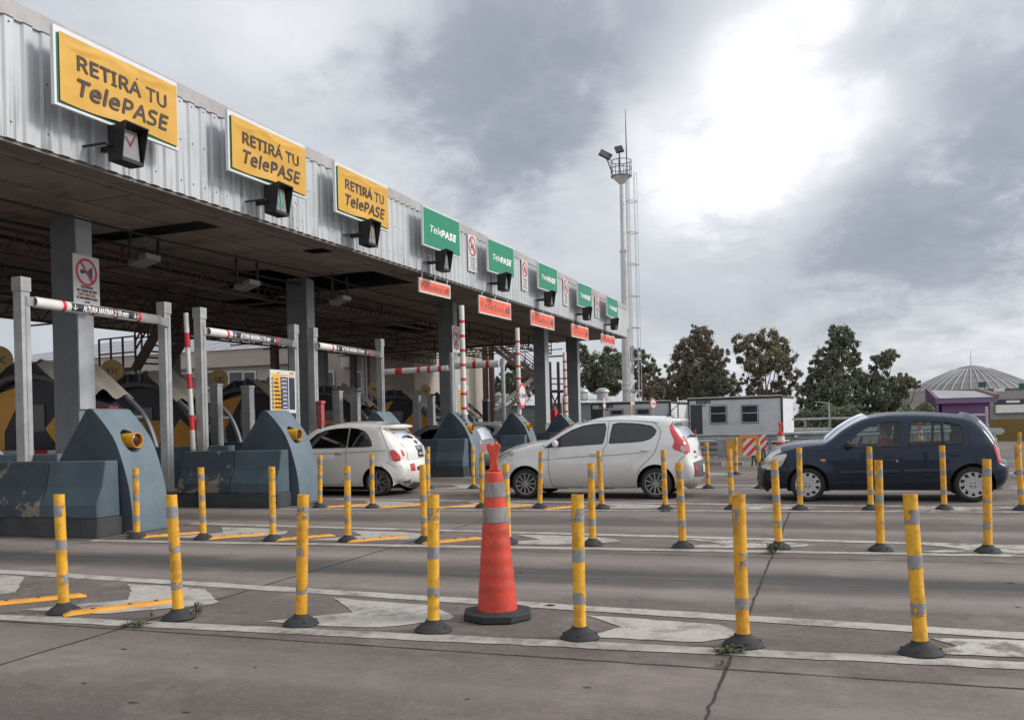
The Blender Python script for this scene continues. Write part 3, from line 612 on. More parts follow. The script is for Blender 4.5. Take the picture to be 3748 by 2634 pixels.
for k, q in enumerate(YS):
    M4, Wd, h = sign_frame(*q, XS); o0 = M4.translation
    t = thing('lane_sign', ylab[k], 'sign', o0, 0, GY)
    b_ = MB(); rect2d(b_, M4, 0, Wd, 0, h, 0, -.06, 0); rect2d(b_, M4, .045, Wd - .05, .04, h - .1, 1, 0, .004); b_.build('frame', [ALUF, M('sign_edge_green', (.0, .12, .07), .5)], t)
    b_ = MB(); nx_, ny_ = 48, 26
    x0, x1, y0, y1 = .085, Wd - .035, .075, h - .075
    g = []
    for j in range(ny_ + 1):
        for i in range(nx_ + 1):
            u, v = i / nx_, j / ny_
            edge = min(u, 1 - u, v, 1 - v); sag = .03 * math.exp(-((u - .45) / .12) ** 2 - ((v - .02) / .15) ** 2)
            z_ = .008 + (.006 * math.sin(u * 9 + v * 7 + k) * math.sin(v * 6 + k * 2) + .012 * math.exp(-abs(u * 1.2 + v - 1.5) * 18) + .02 * math.exp(-((v - .9 + .05 * math.sin(u * 12)) ** 2) * 900)) * min(1, edge * 8) + .012 + sag
            z_ = min(z_, .034 + sag); g.append(M4 @ Vector((x0 + (x1 - x0) * u, y0 + (y1 - y0) * v - .015 * math.sin(u * 8) * (1 - v), z_)))
    b_.add(g, [(j * (nx_ + 1) + i, j * (nx_ + 1) + i + 1, (j + 1) * (nx_ + 1) + i + 1, (j + 1) * (nx_ + 1) + i) for j in range(ny_) for i in range(nx_)], 0, True)
    ban = b_.build('banner', BANNER, t, fixn=False)
    b_ = MB(); T = M4 @ Matrix.Translation((Wd * .52, h * .64, .030)); text_into(b_, 'RETIR\u00c1 TU', h * .345, T, 0, bold=.0075 * Wd / 2.7, sx=Wd / 2.75 * .93 / (h / 1.72), space=1.03, ext=.001)
    T = M4 @ Matrix.Translation((Wd * .51, h * .33, .030)); text_into(b_, 'TelePASE', h * .40, T, 0, bold=.010 * Wd / 2.7, shear=.2, sx=Wd / 2.75 * .90 / (h / 1.72), space=1.04, ext=.001)
    b_.build('lettering', TXT, ban, fixn=False)
GG = 'green lane signs on the canopy fascia'
GS_ = [((1549, 750), (1548, 896), (1685, 813), (1682, 943)), ((1787, 869), (1785, 992), (1882, 911), (1880, 1020)), ((1971, 955), (1970, 1056), (2040, 988), (2039, 1075)), ((2118, 1030), (2112, 1118), (2168, 1053), (2164, 1132)), ((2223, 1080), (2221, 1155), (2263, 1101), (2260, 1168))]
for k, q in enumerate(GS_):
    M4, Wd, h = sign_frame(*q, XS)
    t = thing('lane_sign', 'green sign with white lettering on the canopy fascia, %s of five from the left' % ordn[k], 'sign', M4.translation, 0, GG)
    b_ = MB(); rect2d(b_, M4, 0, Wd, 0, h, 0, -.06, 0); b_.build('frame', ALUF, t)
    b_ = MB(); rect2d(b_, M4, .035, Wd - .035, .04, h - .04, 0, 0, .006); pn = b_.build('panel', GREEN, t)
    b_ = MB(); s_ = Wd / 3.3
    text_into(b_, 'Tele', h * .31, M4 @ Matrix.Translation((Wd * .32, h * .49, .008)), 0, bold=.004, shear=.15, sx=s_ * 1.5 / (h / 1.7), ext=.001)
    text_into(b_, 'PASE', h * .31, M4 @ Matrix.Translation((Wd * .66, h * .475, .008)), 0, bold=.02, shear=.15, sx=s_ * 1.38 / (h / 1.7), space=1.08, ext=.001)
    b_.build('lettering', TXTW, pn, fixn=False)
# signal lamps: black hooded boxes
GLS = 'black hooded lane signals under the fascia signs'
SCREEN = M('lamp_screen', (.23, .22, .22), .35, 0, .1, 8)
LEDR = emis('red_led', (.28, .03, .03), .02); LEDG = emis('green_led', (.03, .4, .2), .12); LEDO = M('led_off', (.33, .34, .33), .5)
LM = [(423, 555, 452, 613, 'r'), (990, 1083, 674, 793, 'g'), (1333, 1403, 808, 904, 'o'), (1611, 1666, 916, 996, 'o'), (1836, 1879, 1002, 1065, 'g'), (2005, 2040, 1068, 1121, 'o'), (2145, 2172, 1125, 1171, 'o'), (2244, 2271, 1166, 1206, 'o')]
for k, (l, r_, tp, bo, st_) in enumerate(LM):
    X0 = XF + .52; Yc, Zc = atX((l + r_) / 2, (tp + bo) / 2, X0 + .12)
    on = ['under the largest yellow banner', 'under the second yellow banner', 'under the third yellow banner'][k] if k < 3 else 'under the %s green sign from the left' % ordn[k - 3]
    t = thing('lane_signal', 'black hooded lane signal %s%s' % ({'r': 'faintly lit red ', 'g': 'lit green ', 'o': ''}[st_], on), 'signal', (X0, Yc, Zc), 0, GLS)
    w, hh = .235, .275; b_ = MB()
    b_.box(X0 - .16, X0, Yc - w, Yc + w, Zc - hh, Zc + hh, 0)
    for s_ in (-1, 1): b_.add([(X0, Yc + s_ * w, Zc + hh), (X0 + .20, Yc + s_ * (w + .02), Zc + hh + .04), (X0 + .10, Yc + s_ * w * .98, Zc - hh), (X0, Yc + s_ * w, Zc - hh), (X0, Yc + s_ * (w - .015), Zc + hh), (X0 + .20, Yc + s_ * (w + .005), Zc + hh + .04), (X0 + .10, Yc + s_ * (w * .98 - .015), Zc - hh), (X0, Yc + s_ * (w - .015), Zc - hh)], [(0, 1, 2, 3), (7, 6, 5, 4), (1, 5, 6, 2), (2, 6, 7, 3)])
    b_.add([(X0, Yc - w, Zc + hh), (X0 + .20, Yc - w - .02, Zc + hh + .04), (X0 + .20, Yc + w + .02, Zc + hh + .04), (X0, Yc + w, Zc + hh), (X0, Yc - w, Zc + hh - .02), (X0 + .20, Yc - w - .02, Zc + hh + .02), (X0 + .20, Yc + w + .02, Zc + hh + .02), (X0, Yc + w, Zc + hh - .02)], [(0, 1, 2, 3), (7, 6, 5, 4), (1, 5, 6, 2)])
    b_.box(X0, X0 + .10, Yc - w * .97, Yc + w * .97, Zc - hh, Zc - hh + .06)
    b_.build('housing', BLACK, t)
    b_ = MB(); b_.add([(X0 + .075, Yc - .18, Zc - .21), (X0 + .075, Yc + .18, Zc - .21), (X0 + .03, Yc + .18, Zc + .25), (X0 + .03, Yc - .18, Zc + .25)], [(0, 1, 2, 3)])
    sc = b_.build('screen', SCREEN, t, fixn=False)
    b_ = MB()
    if st_ == 'r': pts = [(i * .016, i * .024) for i in range(0, 8)] + [(i * .016, -i * .024) for i in range(-5, 0)]
    else: pts = [(0, i * .026) for i in range(-7, 8)] + [(s_ * i * .018, -.18 + i * .024) for i in range(7) for s_ in (-1, 1)]
    for dy, dz in pts: b_.box(X0 + .062 - dz * .07, X0 + .071 - dz * .07, Yc + dy - .010, Yc + dy + .010, Zc + dz - .010, Zc + dz + .010)
    b_.build('led_dots', {'r': LEDR, 'g': LEDG, 'o': LEDO}[st_], sc)
    b_ = MB(); b_.bar((X0 - .1, Yc, Zc), (XF + .03, Yc, Zc), .08, .08); b_.cyl((X0 - .08, Yc - w, Zc - .05), (X0 - .08, Yc - w - .16, Zc - .05), .025, n=8); b_.bar((X0 - .08, Yc - w - .15, Zc - .05), (XF + .03, Yc - w - .15, Zc - .05), .03, .03); b_.build('bracket', BLACK, t)
# red-circle prohibition signs on the fascia
def no_circle(mb, M4, r, w=.09):
    disc2d(mb, M4, r * .99, 0, .004, .008); ring2d(mb, M4, r * (1 - w * 2), r, 40, 1, .004, .011)
    c_, s_ = math.cos(-.85), math.sin(-.85)
    poly2d(mb, M4, [(-r * .88 * c_ - s_ * -.045, -r * .88 * s_ - .045 * c_), (r * .88 * c_ + .045 * s_, r * .88 * s_ - .045 * c_), (r * .88 * c_ - .045 * s_, r * .88 * s_ + .045 * c_), (-r * .88 * c_ - .045 * s_, -r * .88 * s_ + .045 * c_)], 1, .008, .013)
PANELW = M('white_sign_panel', (.60, .60, .585), .55, 0, .06, 4, dirt=(.42, .4, .36), damt=.4)
for k, (tl, bl, tr, br) in enumerate([((1711, 856), (1716, 990), (1742, 868), (1746, 1000)), ((1909, 949), (1912, 1060), (1930, 957), (1932, 1067)), ((2061, 1019), (2063, 1115), (2078, 1026), (2080, 1121)), ((2178, 1080), (2180, 1160), (2192, 1087), (2194, 1165))]):
    M4, Wd, h = sign_frame(tl, bl, tr, br, XF + .08)
    t = thing('prohibition_sign', 'narrow no-motorcycles sign on the fascia, %s' % ['between the first two green signs', 'between the second and third green signs', 'between the third and fourth green signs', 'between the last two green signs'][k], 'sign', M4.translation, 0, 'white prohibition signs on the fascia')
    b_ = MB(); rect2d(b_, M4, 0, Wd, 0, h, 0, -.02, .004); b_.build('panel', PANELW, t)
    Mc = M4 @ Matrix.Translation((Wd / 2, h * .70, 0)); r = Wd * .44; b_ = MB(); no_circle(b_, Mc, r)
    ring2d(b_, Mc @ Matrix.Translation((-r * .38, -r * .3, 0)), r * .13, r * .2, 16, 2, .008, .010); ring2d(b_, Mc @ Matrix.Translation((r * .38, -r * .3, 0)), r * .13, r * .2, 16, 2, .008, .010)
    poly2d(b_, Mc, [(-r * .5, 0), (-r * .1, r * .15), (r * .15, r * .1), (r * .3, r * .35), (r * .38, r * .3), (r * .3, 0), (r * .42, -r * .25), (r * .3, -r * .28), (r * .1, -r * .2), (-r * .3, -r * .15)], 2, .008, .010)
    b_.build('symbol', [PANELW, M('sign_red', (.5, .03, .06), .5), TXTK], t)
    b_ = MB()
    for i, s_ in enumerate(('PROHIBIDO', 'CIRCULAR', 'POR VIAS', 'DE PESADOS')): text_into(b_, s_, Wd * .22, M4 @ Matrix.Translation((Wd / 2, h * (.36 - i * .088), .005)), 0, bold=.0, sx=.72, ext=.001)
    b_.build('lettering', TXTK, t, fixn=False)
# orange Pesados boards hanging below the fascia
ORNG = M('orange_sign_sheet', (.80, .115, .05), .5, 0, .06, 1.2, dirt=(.85, .25, .2), damt=.5); WSH = M('lamp_case', (.5, .5, .48), .5)
PL = [((1534, 1016), (1537, 1066), (1648, 1043), (1650, 1097)), ((1752, 1079), (1756, 1144), (1870, 1110), (1871, 1173)), ((1942, 1133), (1946, 1189), (2027, 1158), (2031, 1210)), ((2093, 1183), (2093, 1232), (2155, 1202), (2153, 1244)), ((2200, 1218), (2203, 1257), (2250, 1234), (2252, 1266))]
FADE = M('faded_sign_print', (.62, .12, .075), .5); GREYP = M('grey_brown_sign_print', (.22, .10, .09), .5)
for k, q in enumerate(PL):
    M4, Wd, h = sign_frame(*q, XF + .02)
    t = thing('hanging_sign', 'orange board reading Pesados below the fascia, %s of five from the left' % ordn[k], 'sign', M4.translation, 0, 'orange Pesados boards')
    b_ = MB(); rect2d(b_, M4, 0, Wd, 0, h, 0, -.05, 0); b_.build('frame', M('cream_sign_border', (.62, .56, .5), .5), t)
    b_ = MB(); rect2d(b_, M4, .06, Wd - .06, .06, h - .06, 0, 0, .006); rect2d(b_, M4, Wd * .735, Wd * .74, .06, h - .06, 1, .005, .009); pn = b_.build('panel', [ORNG, DARK], t)
    b_ = MB(); text_into(b_, 'Pesados', h * .62, M4 @ Matrix.Translation((Wd * .37, h * .5, .008)), 0, bold=.004, sx=.95 * (Wd / 3.0) / (h / 1.05), space=1.12, ext=.001); b_.build('lettering', GREYP if k != 3 else FADE, pn, fixn=False)
    b_ = MB(); u = Wd * .075; Mc = M4 @ Matrix.Translation((Wd * .865, h * .5, 0)); rect2d(b_, Mc, -u * .2, u, -h * .16, h * .2, 0, .006, .012); poly2d(b_, Mc, [(-u, -h * .16), (-u * .3, -h * .16), (-u * .3, h * .1), (-u * .75, h * .1), (-u, -h * .04)], 0, .006, .012)
    for x_ in (-.6, .5): disc2d(b_, Mc, h * .06, 0, .006, .013, (u * x_, -h * .18), 14)
    b_.build('truck_symbol', GREYP, pn)
    b_ = MB()
    for f_ in (.1, .5, .9): p = M4 @ Vector((Wd * f_, h, -.02)); b_.bar(p, (p.x, p.y, zb(p.y) + .02), .025, .025)
    b_.build('hangers', ALUF, t)
# no-horn signs by the columns
def horn_sign(M4, Wd, h, label):
    t = thing('no_horn_sign', label, 'sign', M4.translation, 0, 'white no-horn signs')
    b_ = MB(); rect2d(b_, M4, 0, Wd, 0, h, 0, -.012, .004); b_.build('panel', PANELW, t)
    b_ = MB(); Mc = M4 @ Matrix.Translation((Wd / 2, h * .68, 0)); r = Wd * .41; ring2d(b_, Mc, r * .82, r, 40, 1, .004, .010)
    disc2d(b_, Mc, r * .17, 2, .005, .008, (-r * .42, 0), 18); poly2d(b_, Mc, [(-r * .3, -r * .09), (r * .1, -r * .1), (r * .5, -r * .42), (r * .56, -r * .42), (r * .56, r * .42), (r * .5, r * .42), (r * .1, r * .1), (-r * .3, r * .09)], 2, .005, .008)
    a_ = -.92; c_, s_ = math.cos(a_), math.sin(a_); w = r * .085; poly2d(b_, Mc, [(-r * .9 * c_ + s_ * w, -r * .9 * s_ - c_ * w), (r * .9 * c_ + s_ * w, r * .9 * s_ - c_ * w), (r * .9 * c_ - s_ * w, r * .9 * s_ + c_ * w), (-r * .9 * c_ - s_ * w, -r * .9 * s_ + c_ * w)], 1, .008, .012)
    b_.build('symbol', [PANELW, M('horn_red', (.5, .03, .06), .5), M('horn_dark', (.04, .06, .08), .5)], t)
    b_ = MB()
    for i, (s_, sz, mi) in enumerate([('POR FAVOR', .13, 0), ('NO TOQUE BOCINA', .13, 0), ('EVITE MULTAS', .155, 1), ('ES UNA INFRACCION', .125, 0), ('Ley 451', .09, 0)]):
        text_into(b_, s_, Wd * sz, M4 @ Matrix.Translation((Wd / 2, h * (.385 - i * .072), .005)), mi, bold=.002, sx=.86)
    b_.build('lettering', [TXTK, TXTR], t, fixn=False)
M4, Wd, h = sign_frame((268, 929), (268, 1112), (361, 945), (366, 1135), -13.2)
horn_sign(M4, Wd, h, 'white no-horn sign on the nearest big column, above the first height-limit bar')
M4, Wd, h = sign_frame((1654, 1190), (1657, 1287), (1680, 1196), (1683, 1293), -12.1)
horn_sign(M4, Wd, h, 'small white no-horn sign beside the third column and the tallest red and white pole')
# hanging floodlights
GF = 'floodlights hanging under the canopy'
for k, (x, y, yw_) in enumerate([(530, 955, 15.6), (905, 1045, 19.0), (1245, 1100, 22.6)]):
    Y_ = yw_; X_, Z_ = atY(x, y, Y_)
    t = thing('floodlight', 'pale hanging floodlight %s' % ['beside the first big column', 'left of the second big column', 'right of the second big column', 'left of the first big column at the far left', 'small one near the third column'][k], 'lamp', (X_, Y_, Z_), 0, GF)
    b_ = MB(); b_.add([(X_ + i * .23, Y_ + j * .22, Z_ + z_ + i * .06) for z_ in (-.05, .06) for i, j in ((-1, -1), (1, -1), (1, 1), (-1, 1))], [(0, 1, 2, 3), (7, 6, 5, 4), (0, 4, 5, 1), (1, 5, 6, 2), (2, 6, 7, 3), (3, 7, 4, 0)]); b_.build('lamp_case', M('floodlight_glass', (.26, .26, .25), .3, 0, .05), t)
    b_ = MB()
    for s_ in (-1, 1): b_.bar((X_, Y_ + s_ * .42, Z_ - .02), (X_, Y_ + s_ * .42, zb(Y_)), .05, .05)
    b_.bar((X_, Y_ - .42, Z_ + .02), (X_, Y_ + .42, Z_ + .02), .04, .04); b_.tube([(X_ - .1 + .1 * math.cos(a_), Y_ + .1 * math.sin(a_), Z_ + .1 + .22 * math.sin(a_)) for a_ in [i * PI / 8 for i in range(9)]], .012, 5); b_.build('bracket', DARK, t)

Y_, Z_ = atX(1086, 795, XF + .12); b_ = MB(); b_.tube([(XF + .12, Y_ - .05, Z_ + .32), (XF + .12, Y_ + .03, Z_ + .24), (XF + .12, Y_, Z_ + .2), (XF + .12, Y_, Z_ - .22), (XF + .12, Y_ + .05, Z_ - .28), (XF + .12, Y_ + .04, Z_ - .2)], .014, 6); o = b_.build('loose_bracket', WHITEP); tag(o, 'thin white hooked rod hanging on the fascia right of the second signal', 'rod')
# ------------------------------------------------------------------ islands: noses, barriers, kerbs
GN = 'blue-grey concrete noses of the toll islands'
PR = [(-9.26, 0), (-9.27, .33), (-9.32, .67), (-9.42, 1.02), (-9.54, 1.31), (-9.72, 1.55), (-9.93, 1.77), (-10.0, 1.785), (-10.06, 1.76), (-10.54, 1.09), (-11.1, .3), (-11.1, 0)]
def smooth_open(p, n=4):
    out = []
    for i in range(len(p) - 1):
        p0 = Vector(p[max(i - 1, 0)]); p1 = Vector(p[i]); p2 = Vector(p[i + 1]); p3 = Vector(p[min(i + 2, len(p) - 1)])
        for k in range(n):
            t = k / n; out.append(tuple(.5 * ((2 * p1) + (p2 - p0) * t + (2 * p0 - 5 * p1 + 4 * p2 - p3) * t * t + (3 * p1 - p0 - 3 * p2 + p3) * t ** 3)))
    out.append(tuple(p[-1])); return out
NW = .74
mb = MB(); prof = smooth_open(PR[:7], 4) + PR[7:]
mb.prism([(x + 9.26, z) for x, z in prof], 'y', 0, NW)
for q_ in range(2): mb.m[q_] = 1                     # the two flat sides are darkened: shade put into their colour, with some grime
NSIDE = M('shaded_blue_grey_side', (.043, .064, .080), .78, 0, .18, 2, dirt=(.028, .038, .045), damt=.6, bump=.3, bs_=35)
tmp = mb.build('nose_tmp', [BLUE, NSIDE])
cut = MB(); cut.cyl((-.62, NW * .42, 1.31), (.4, NW * .42, 1.29), .165, n=28); cob = cut.build('cut', BLUE)
bo_ = tmp.modifiers.new('b', 'BOOLEAN'); bo_.object = cob; bo_.operation = 'DIFFERENCE'; bo_.solver = 'EXACT'
bv = tmp.modifiers.new('v', 'BEVEL'); bv.width = .012; bv.segments = 2; bv.limit_method = 'ANGLE'; bv.angle_limit = math.radians(60)
bpy.context.view_layer.update()
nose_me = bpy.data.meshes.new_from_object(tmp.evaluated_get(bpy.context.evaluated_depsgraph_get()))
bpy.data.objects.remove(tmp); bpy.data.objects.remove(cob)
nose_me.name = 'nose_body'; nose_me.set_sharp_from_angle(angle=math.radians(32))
LAMPY = M('amber_lamp_hood', (.72, .34, .02), .45, 0, .1, 9)
LENS = M('dark_red_lens', (.05, .012, .015), .2)
def nose_proto():
    t = thing('island_nose', 'x', 'concrete nose', (0, 0, 0), 0, GN)
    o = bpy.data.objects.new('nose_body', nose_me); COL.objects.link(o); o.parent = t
    l = MB(); l.lathe([(.105, -.48), (.110, -.21), (.101, -.21), (.098, -.34)], (0, NW * .5, 1.31), n=24, axis='x'); h_ = l.build('signal_lamp', LAMPY, t)
    l = MB(); l.lathe([(.099, -.26), (.07, -.235), (.0, -.228)], (0, NW * .5, 1.31), n=24, axis='x'); l.build('lens', LENS, h_)
    return t
np_ = nose_proto(); first = True
wh = ['in front of the nearest toll island at the left', 'beside the small white car, under the first price board', 'behind the small white car', 'fourth one, just left of the tall cone handle', 'small one under the pole with the round sign', 'smallest one, farthest back above the silver-white hatchback bonnet']
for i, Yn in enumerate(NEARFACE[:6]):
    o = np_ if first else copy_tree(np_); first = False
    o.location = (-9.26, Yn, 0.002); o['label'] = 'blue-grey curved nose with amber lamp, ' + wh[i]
m, nt, bs = newmat('chipped_blue_grey_barrier'); P = geo(nt)
c = ramp(nt, noise(nt, P, 1.2, 6, .6), [(.3, (.032, .048, .058)), (.7, (.052, .072, .085))])
spz = nt.nodes.new('ShaderNodeSeparateXYZ'); nt.links.new(P, spz.inputs[0]); zl_ = ramp(nt, mth(nt, 'ABSOLUTE', mth(nt, 'SUBTRACT', spz.outputs[2], .38)), [(.05, g3(.09)), (.32, g3(0))]); n_ = mth(nt, 'ADD', noise(nt, P, 2.4, 9, .75, loc=(3, 1, 4)), zl_); c = mixc(nt, ramp(nt, n_, [(.595, g3(0)), (.61, g3(1))]), c, (.22, .19, .155)); c = mixc(nt, mth(nt, 'MULTIPLY', ramp(nt, noise(nt, P, 4, 6, .7), [(.5, g3(0)), (.7, g3(1))]), .5), c, (.04, .055, .065))
nt.links.new(c, bs.inputs['Base Color']); bs.inputs['Roughness'].default_value = .8; bumpn(nt, bs, n_, .5, .03); CHIP = m
BLUEB = M('dull_blue_grey_barrier', (.070, .102, .126), .75, 0, .15, 2.5, dirt=(.035, .048, .057), damt=.5, bump=.3, bs_=35)
JP = [(-.02, 0), (-.02, .18), (.10, .42), (.17, .78), (.40, .78), (.42, 0)]
GBR = 'blue-grey concrete barriers on the toll islands'
wi = ['first', 'second', 'third', 'fourth', 'fifth', 'sixth', 'seventh', 'eighth']
for i, Yn in enumerate(NEARFACE):
    y0 = Yn - .46
    if i < 6:
        t = thing('island_kerb', 'dark painted kerb base of the %s toll island from the camera' % wi[i], 'kerb', (-9.5, y0, 0), 0, 'dark kerb bases of the toll islands')
        b_ = MB(); b_.prism([(y0 + .02, 0), (y0 + .03, .27), (Yn + 1.05, .27), (Yn + 1.05, 0)], 'x', -30, -11.15); b_.prism([(y0 - .05, 0), (y0 - .02, .26), (Yn - .01, .26), (Yn - .01, 0)], 'x', -11.15, -9.42); b_.build('kerb_base', BLACKBASE, t, bevel=.012); 
        b_ = MB(); b_.box(-30, -11.2, y0 + .06, Yn + 1.0, .272, .276); b_.build('kerb_top', M('kerb_top_concrete', (.22, .20, .185), .85, 0, .2, 3, dirt=(.1, .09, .08)), t)
    segs = [(-10.44, -9.44, BLUEB, 'clean'), (-11.62, -10.45, CHIP, 'chipped')] if i in (0, 1) else [(-10.3, -9.44, BLUEB, 'clean'), (-12.9 + .1 * i, -10.31, CHIP, 'chipped')]
    if i > 5: continue
    for x0, x1, mt, nm in segs:
        b_ = MB(); b_.prism([(y0 + a_, .262 + z_) for a_, z_ in JP], 'x', x0, x1); o = b_.build('concrete_barrier', mt, bevel=.018)
        tag(o, '%s blue-grey concrete barrier block %s, %s toll island from the camera' % (nm, 'next to the nose' if nm == 'clean' else 'behind the clean one', wi[i]), 'barrier', GBR)
    b_ = MB(); b_.box(-24, -11.35, Yn + .72, Yn + .94, .277, 1.12); o = b_.build('parapet_wall', BLUED, bevel=.015); tag(o, 'long dark blue-grey parapet wall on the %s toll island from the camera' % wi[i], 'wall', 'parapet walls on the toll islands')

# ------------------------------------------------------------------ height-limit gantries
def wrap_text(mb, s, size, X, Yc, Z, r, mi, shear=.18, sx=.8, bold=.006, flip=1):
    t = MB(); text_into(t, s, size, Matrix.Identity(4), 0, bold=bold, shear=shear, sx=sx, ext=0)
    bm = bmesh.new(); bv_ = [bm.verts.new(v) for v in t.v]
    for f_ in t.f:
        try: bm.faces.new([bv_[i] for i in f_])
        except ValueError: pass
    for _ in range(4):                                # finer faces so that the letters follow the pipe
        bmesh.ops.triangulate(bm, faces=bm.faces)
        lg = [e_ for e_ in bm.edges if abs(e_.verts[0].co.y - e_.verts[1].co.y) > .012]
        if lg: bmesh.ops.subdivide_edges(bm, edges=lg, cuts=1)
    bmesh.ops.triangulate(bm, faces=bm.faces); bm.verts.index_update(); t.v = [tuple(v.co) for v in bm.verts]; t.f = [[v.index for v in f_.verts] for f_ in bm.faces]; bm.free()
    vs = []
    for x, y, z in t.v: a_ = y / r; vs.append((X + (r + .005 + z) * math.cos(a_), Yc + x, Z + (r + .005 + z) * math.sin(a_)))
    mb.add(vs, t.f, mi)
def arc_strip(mb, X, y0, y1, Z, r, a0, a1, mi, n=10):
    vs = []
    for i in range(n + 1):
        a_ = a0 + (a1 - a0) * i / n; vs += [(X + r * math.cos(a_), y0, Z + r * math.sin(a_)), (X + r * math.cos(a_), y1, Z + r * math.sin(a_))]
    mb.add(vs, [(2 * i, 2 * i + 1, 2 * i + 3, 2 * i + 2) for i in range(n)], mi, True)
GH = 'height-limit bars over the car lanes'
GZ = [((47, 622), (367, 678), (75, 683), (355, 712)), ((447, 690), (657, 728), (465, 745), (650, 767)), ((700, 735), (851, 760), (712, 784), (848, 786))]
for k, (pl, pr_, bl, br) in enumerate(GZ):
    Y0 = NEARFACE[k] + .65; Y1 = NEARFACE[k + 1] - .05
    X0, Z0 = atY(pl[0] * D, pl[1] * D, Y0); X1, Z1 = atY(pr_[0] * D, pr_[1] * D, Y1)
    t = thing('height_gantry', 'steel frame reading ALTURA MAXIMA, %s' % ['nearest, over the first car lane at the left', 'middle one, over the second car lane', 'farthest, over the lane of the small white car'][k], 'height bar', (X0, Y0, 0), 0, GH)
    for X_, Y_, Z_ in ((X0, Y0, Z0), (X1, Y1, Z1)):
        b_ = MB(); b_.box(X_ - .085, X_ + .085, Y_ - .085, Y_ + .085, .29, Z_ - .22); b_.box(X_ + .0855, X_ + .095, Y_ - .012, Y_ + .012, .5, Z_ - .3)
        b_.box(X_ - .16, X_ + .16, Y_ - .16, Y_ + .16, .277, .292); ps = b_.build('post', GALV, t, bevel=.006)
        b_ = MB(); b_.box(X_ - .1, X_ + .1, Y_ - .1, Y_ + .1, Z_ - .225, Z_); b_.build('cap', GALV, ps, bevel=.006)
    XB = (X0 + X1) / 2 + .2; ya, za = atX(bl[0] * D, bl[1] * D, XB); yb_, zb_ = atX(br[0] * D, br[1] * D, XB); Zm = (za + zb_) / 2; r = .088
    b_ = MB(); b_.cyl((XB, ya, Zm), (XB, yb_, Zm), r, n=28, caps=False); b_.lathe([(r, .0), (r - .012, .0), (r - .012, .15), (0, .15)], (XB, ya, Zm), n=28, axis='y')
    L_ = yb_ - ya; f0, f1 = .27, .80
    b_.cyl((XB, yb_, Zm), (XB, yb_ + .005, Zm), r, n=28)
    for f_ in (.195, .415, .60, .80): b_.cyl((XB, ya + L_ * f_ - .035, Zm), (XB, ya + L_ * f_ + .035, Zm), r + .0015, n=28, mi=1)
    bar_ = b_.build('bar', [WHITEP, REDP], t)
    b_ = MB(); arc_strip(b_, XB, ya + L_ * .245, ya + L_ * .775, Zm, r + .003, -.75, .85, 0); b_.build('label_band', M('black_label', (.03, .03, .035), .4), bar_, fixn=False)
    b_ = MB(); wrap_text(b_, 'ALTURA MAXIMA 2.10 mts', .172, XB, ya + L_ * .51, Zm, r, 0, sx=.86 * L_ / 3.7, bold=.005)
    for s_ in (.268, .752):
        for q in ([(-.008, .045), (.008, .045), (.008, .01), (-.008, .01)], [(-.008, .01), (.008, .01), (.008, -.03), (-.008, -.03)], [(0, -.05), (.045, -.015), (.04, .0), (0, -.03)], [(0, -.05), (-.045, -.015), (-.04, 0), (0, -.03)]):
            b_.add([(XB + (r + .008) * math.cos(y_ / r), ya + L_ * s_ + x_, Zm + (r + .008) * math.sin(y_ / r)) for x_, y_ in q], [(0, 1, 2, 3)])
    b_.build('lettering', TXTW, bar_, fixn=False)
    for X_, Y_, yy in ((X0, Y0, ya), (X1, Y1, yb_)): b_ = MB(); b_.bar((X_ + .09, Y_, Zm), (XB, yy + (.05 if yy == ya else -.02), Zm), .03, .14); b_.build('bracket', GALV, t)
# raised arm and other barrier arms
def striped_pole(name, label, cat, p0, p1, r, bands, group=None, half=False, n=18, bw=.09):
    t = MB(); p0 = Vector(p0); p1 = Vector(p1); t.cyl(p0, p1, r, n=n)
    d = (p1 - p0)
    for f_ in bands: L2 = bw / d.length / 2; t.cyl(p0 + d * (f_ - L2), p0 + d * (f_ + L2), r + .002, n=n, mi=1)
    th = thing(name, label, cat, p0, 0, group); t.build('pole', [WHITEP, REDP], th)
    b_ = MB(); b_.cyl(p0 - d.normalized() * .12, p0 + d.normalized() * .02, r * 1.25, n=n); b_.box(p0.x - .09, p0.x + .09, p0.y - .09, p0.y + .09, p0.z - .14, p0.z - .115); b_.build('mount', GALV, th); return th
striped_pole('barrier_arm', 'raised white barrier arm with red patches between the first two height-limit frames', 'barrier arm', (-12.02, 14.95, 1.05), (-12.12, 14.95, 3.80), .050, [.20, .50, .80], 'white and red barrier arms', bw=.30)
b_ = atY(128, 1655, 14.2); c_ = atY(260, 1655, 14.2)
striped_pole('barrier_arm', 'lowered white and red barrier arm behind the nearest height-limit frame at the left', 'barrier arm', (b_[0] - .9, 14.2, b_[1]), (c_[0] + .3, 14.2, b_[1] - .02), .055, [.52], 'white and red barrier arms', bw=.34)
b_ = atY(1535, 1594, 29); c_ = atY(1650, 1594, 29)
striped_pole('barrier_arm', 'lowered white barrier arm with thin red stripes behind the fourth blue nose', 'barrier arm', (b_[0], 29, b_[1]), (c_[0] + .2, 29, c_[1]), .09, [.2, .62], 'white and red barrier arms')
GPO = 'tall white poles with red bands on the island noses'
for k, (x, y, Yn, lab) in enumerate([(1689, 1118, 23.65, 'tallest white pole with red bands, beside the third column behind the fourth blue nose'), (1893, 1200, 28.9, 'white pole with red bands carrying the round red-edged sign on the fifth nose'), (2066, 1290, 34.5, 'short-looking white pole with red bands beside the fifth column on the sixth nose')]):
    X_, Z_ = atY(x, y, Yn); nb = 7; striped_pole('striped_pole', lab, 'pole', (X_, Yn, 1.7 if k != 1 else 1.5), (X_, Yn, Z_), .075, [.06 + .132 * i for i in range(7)], GPO, bw=.08)
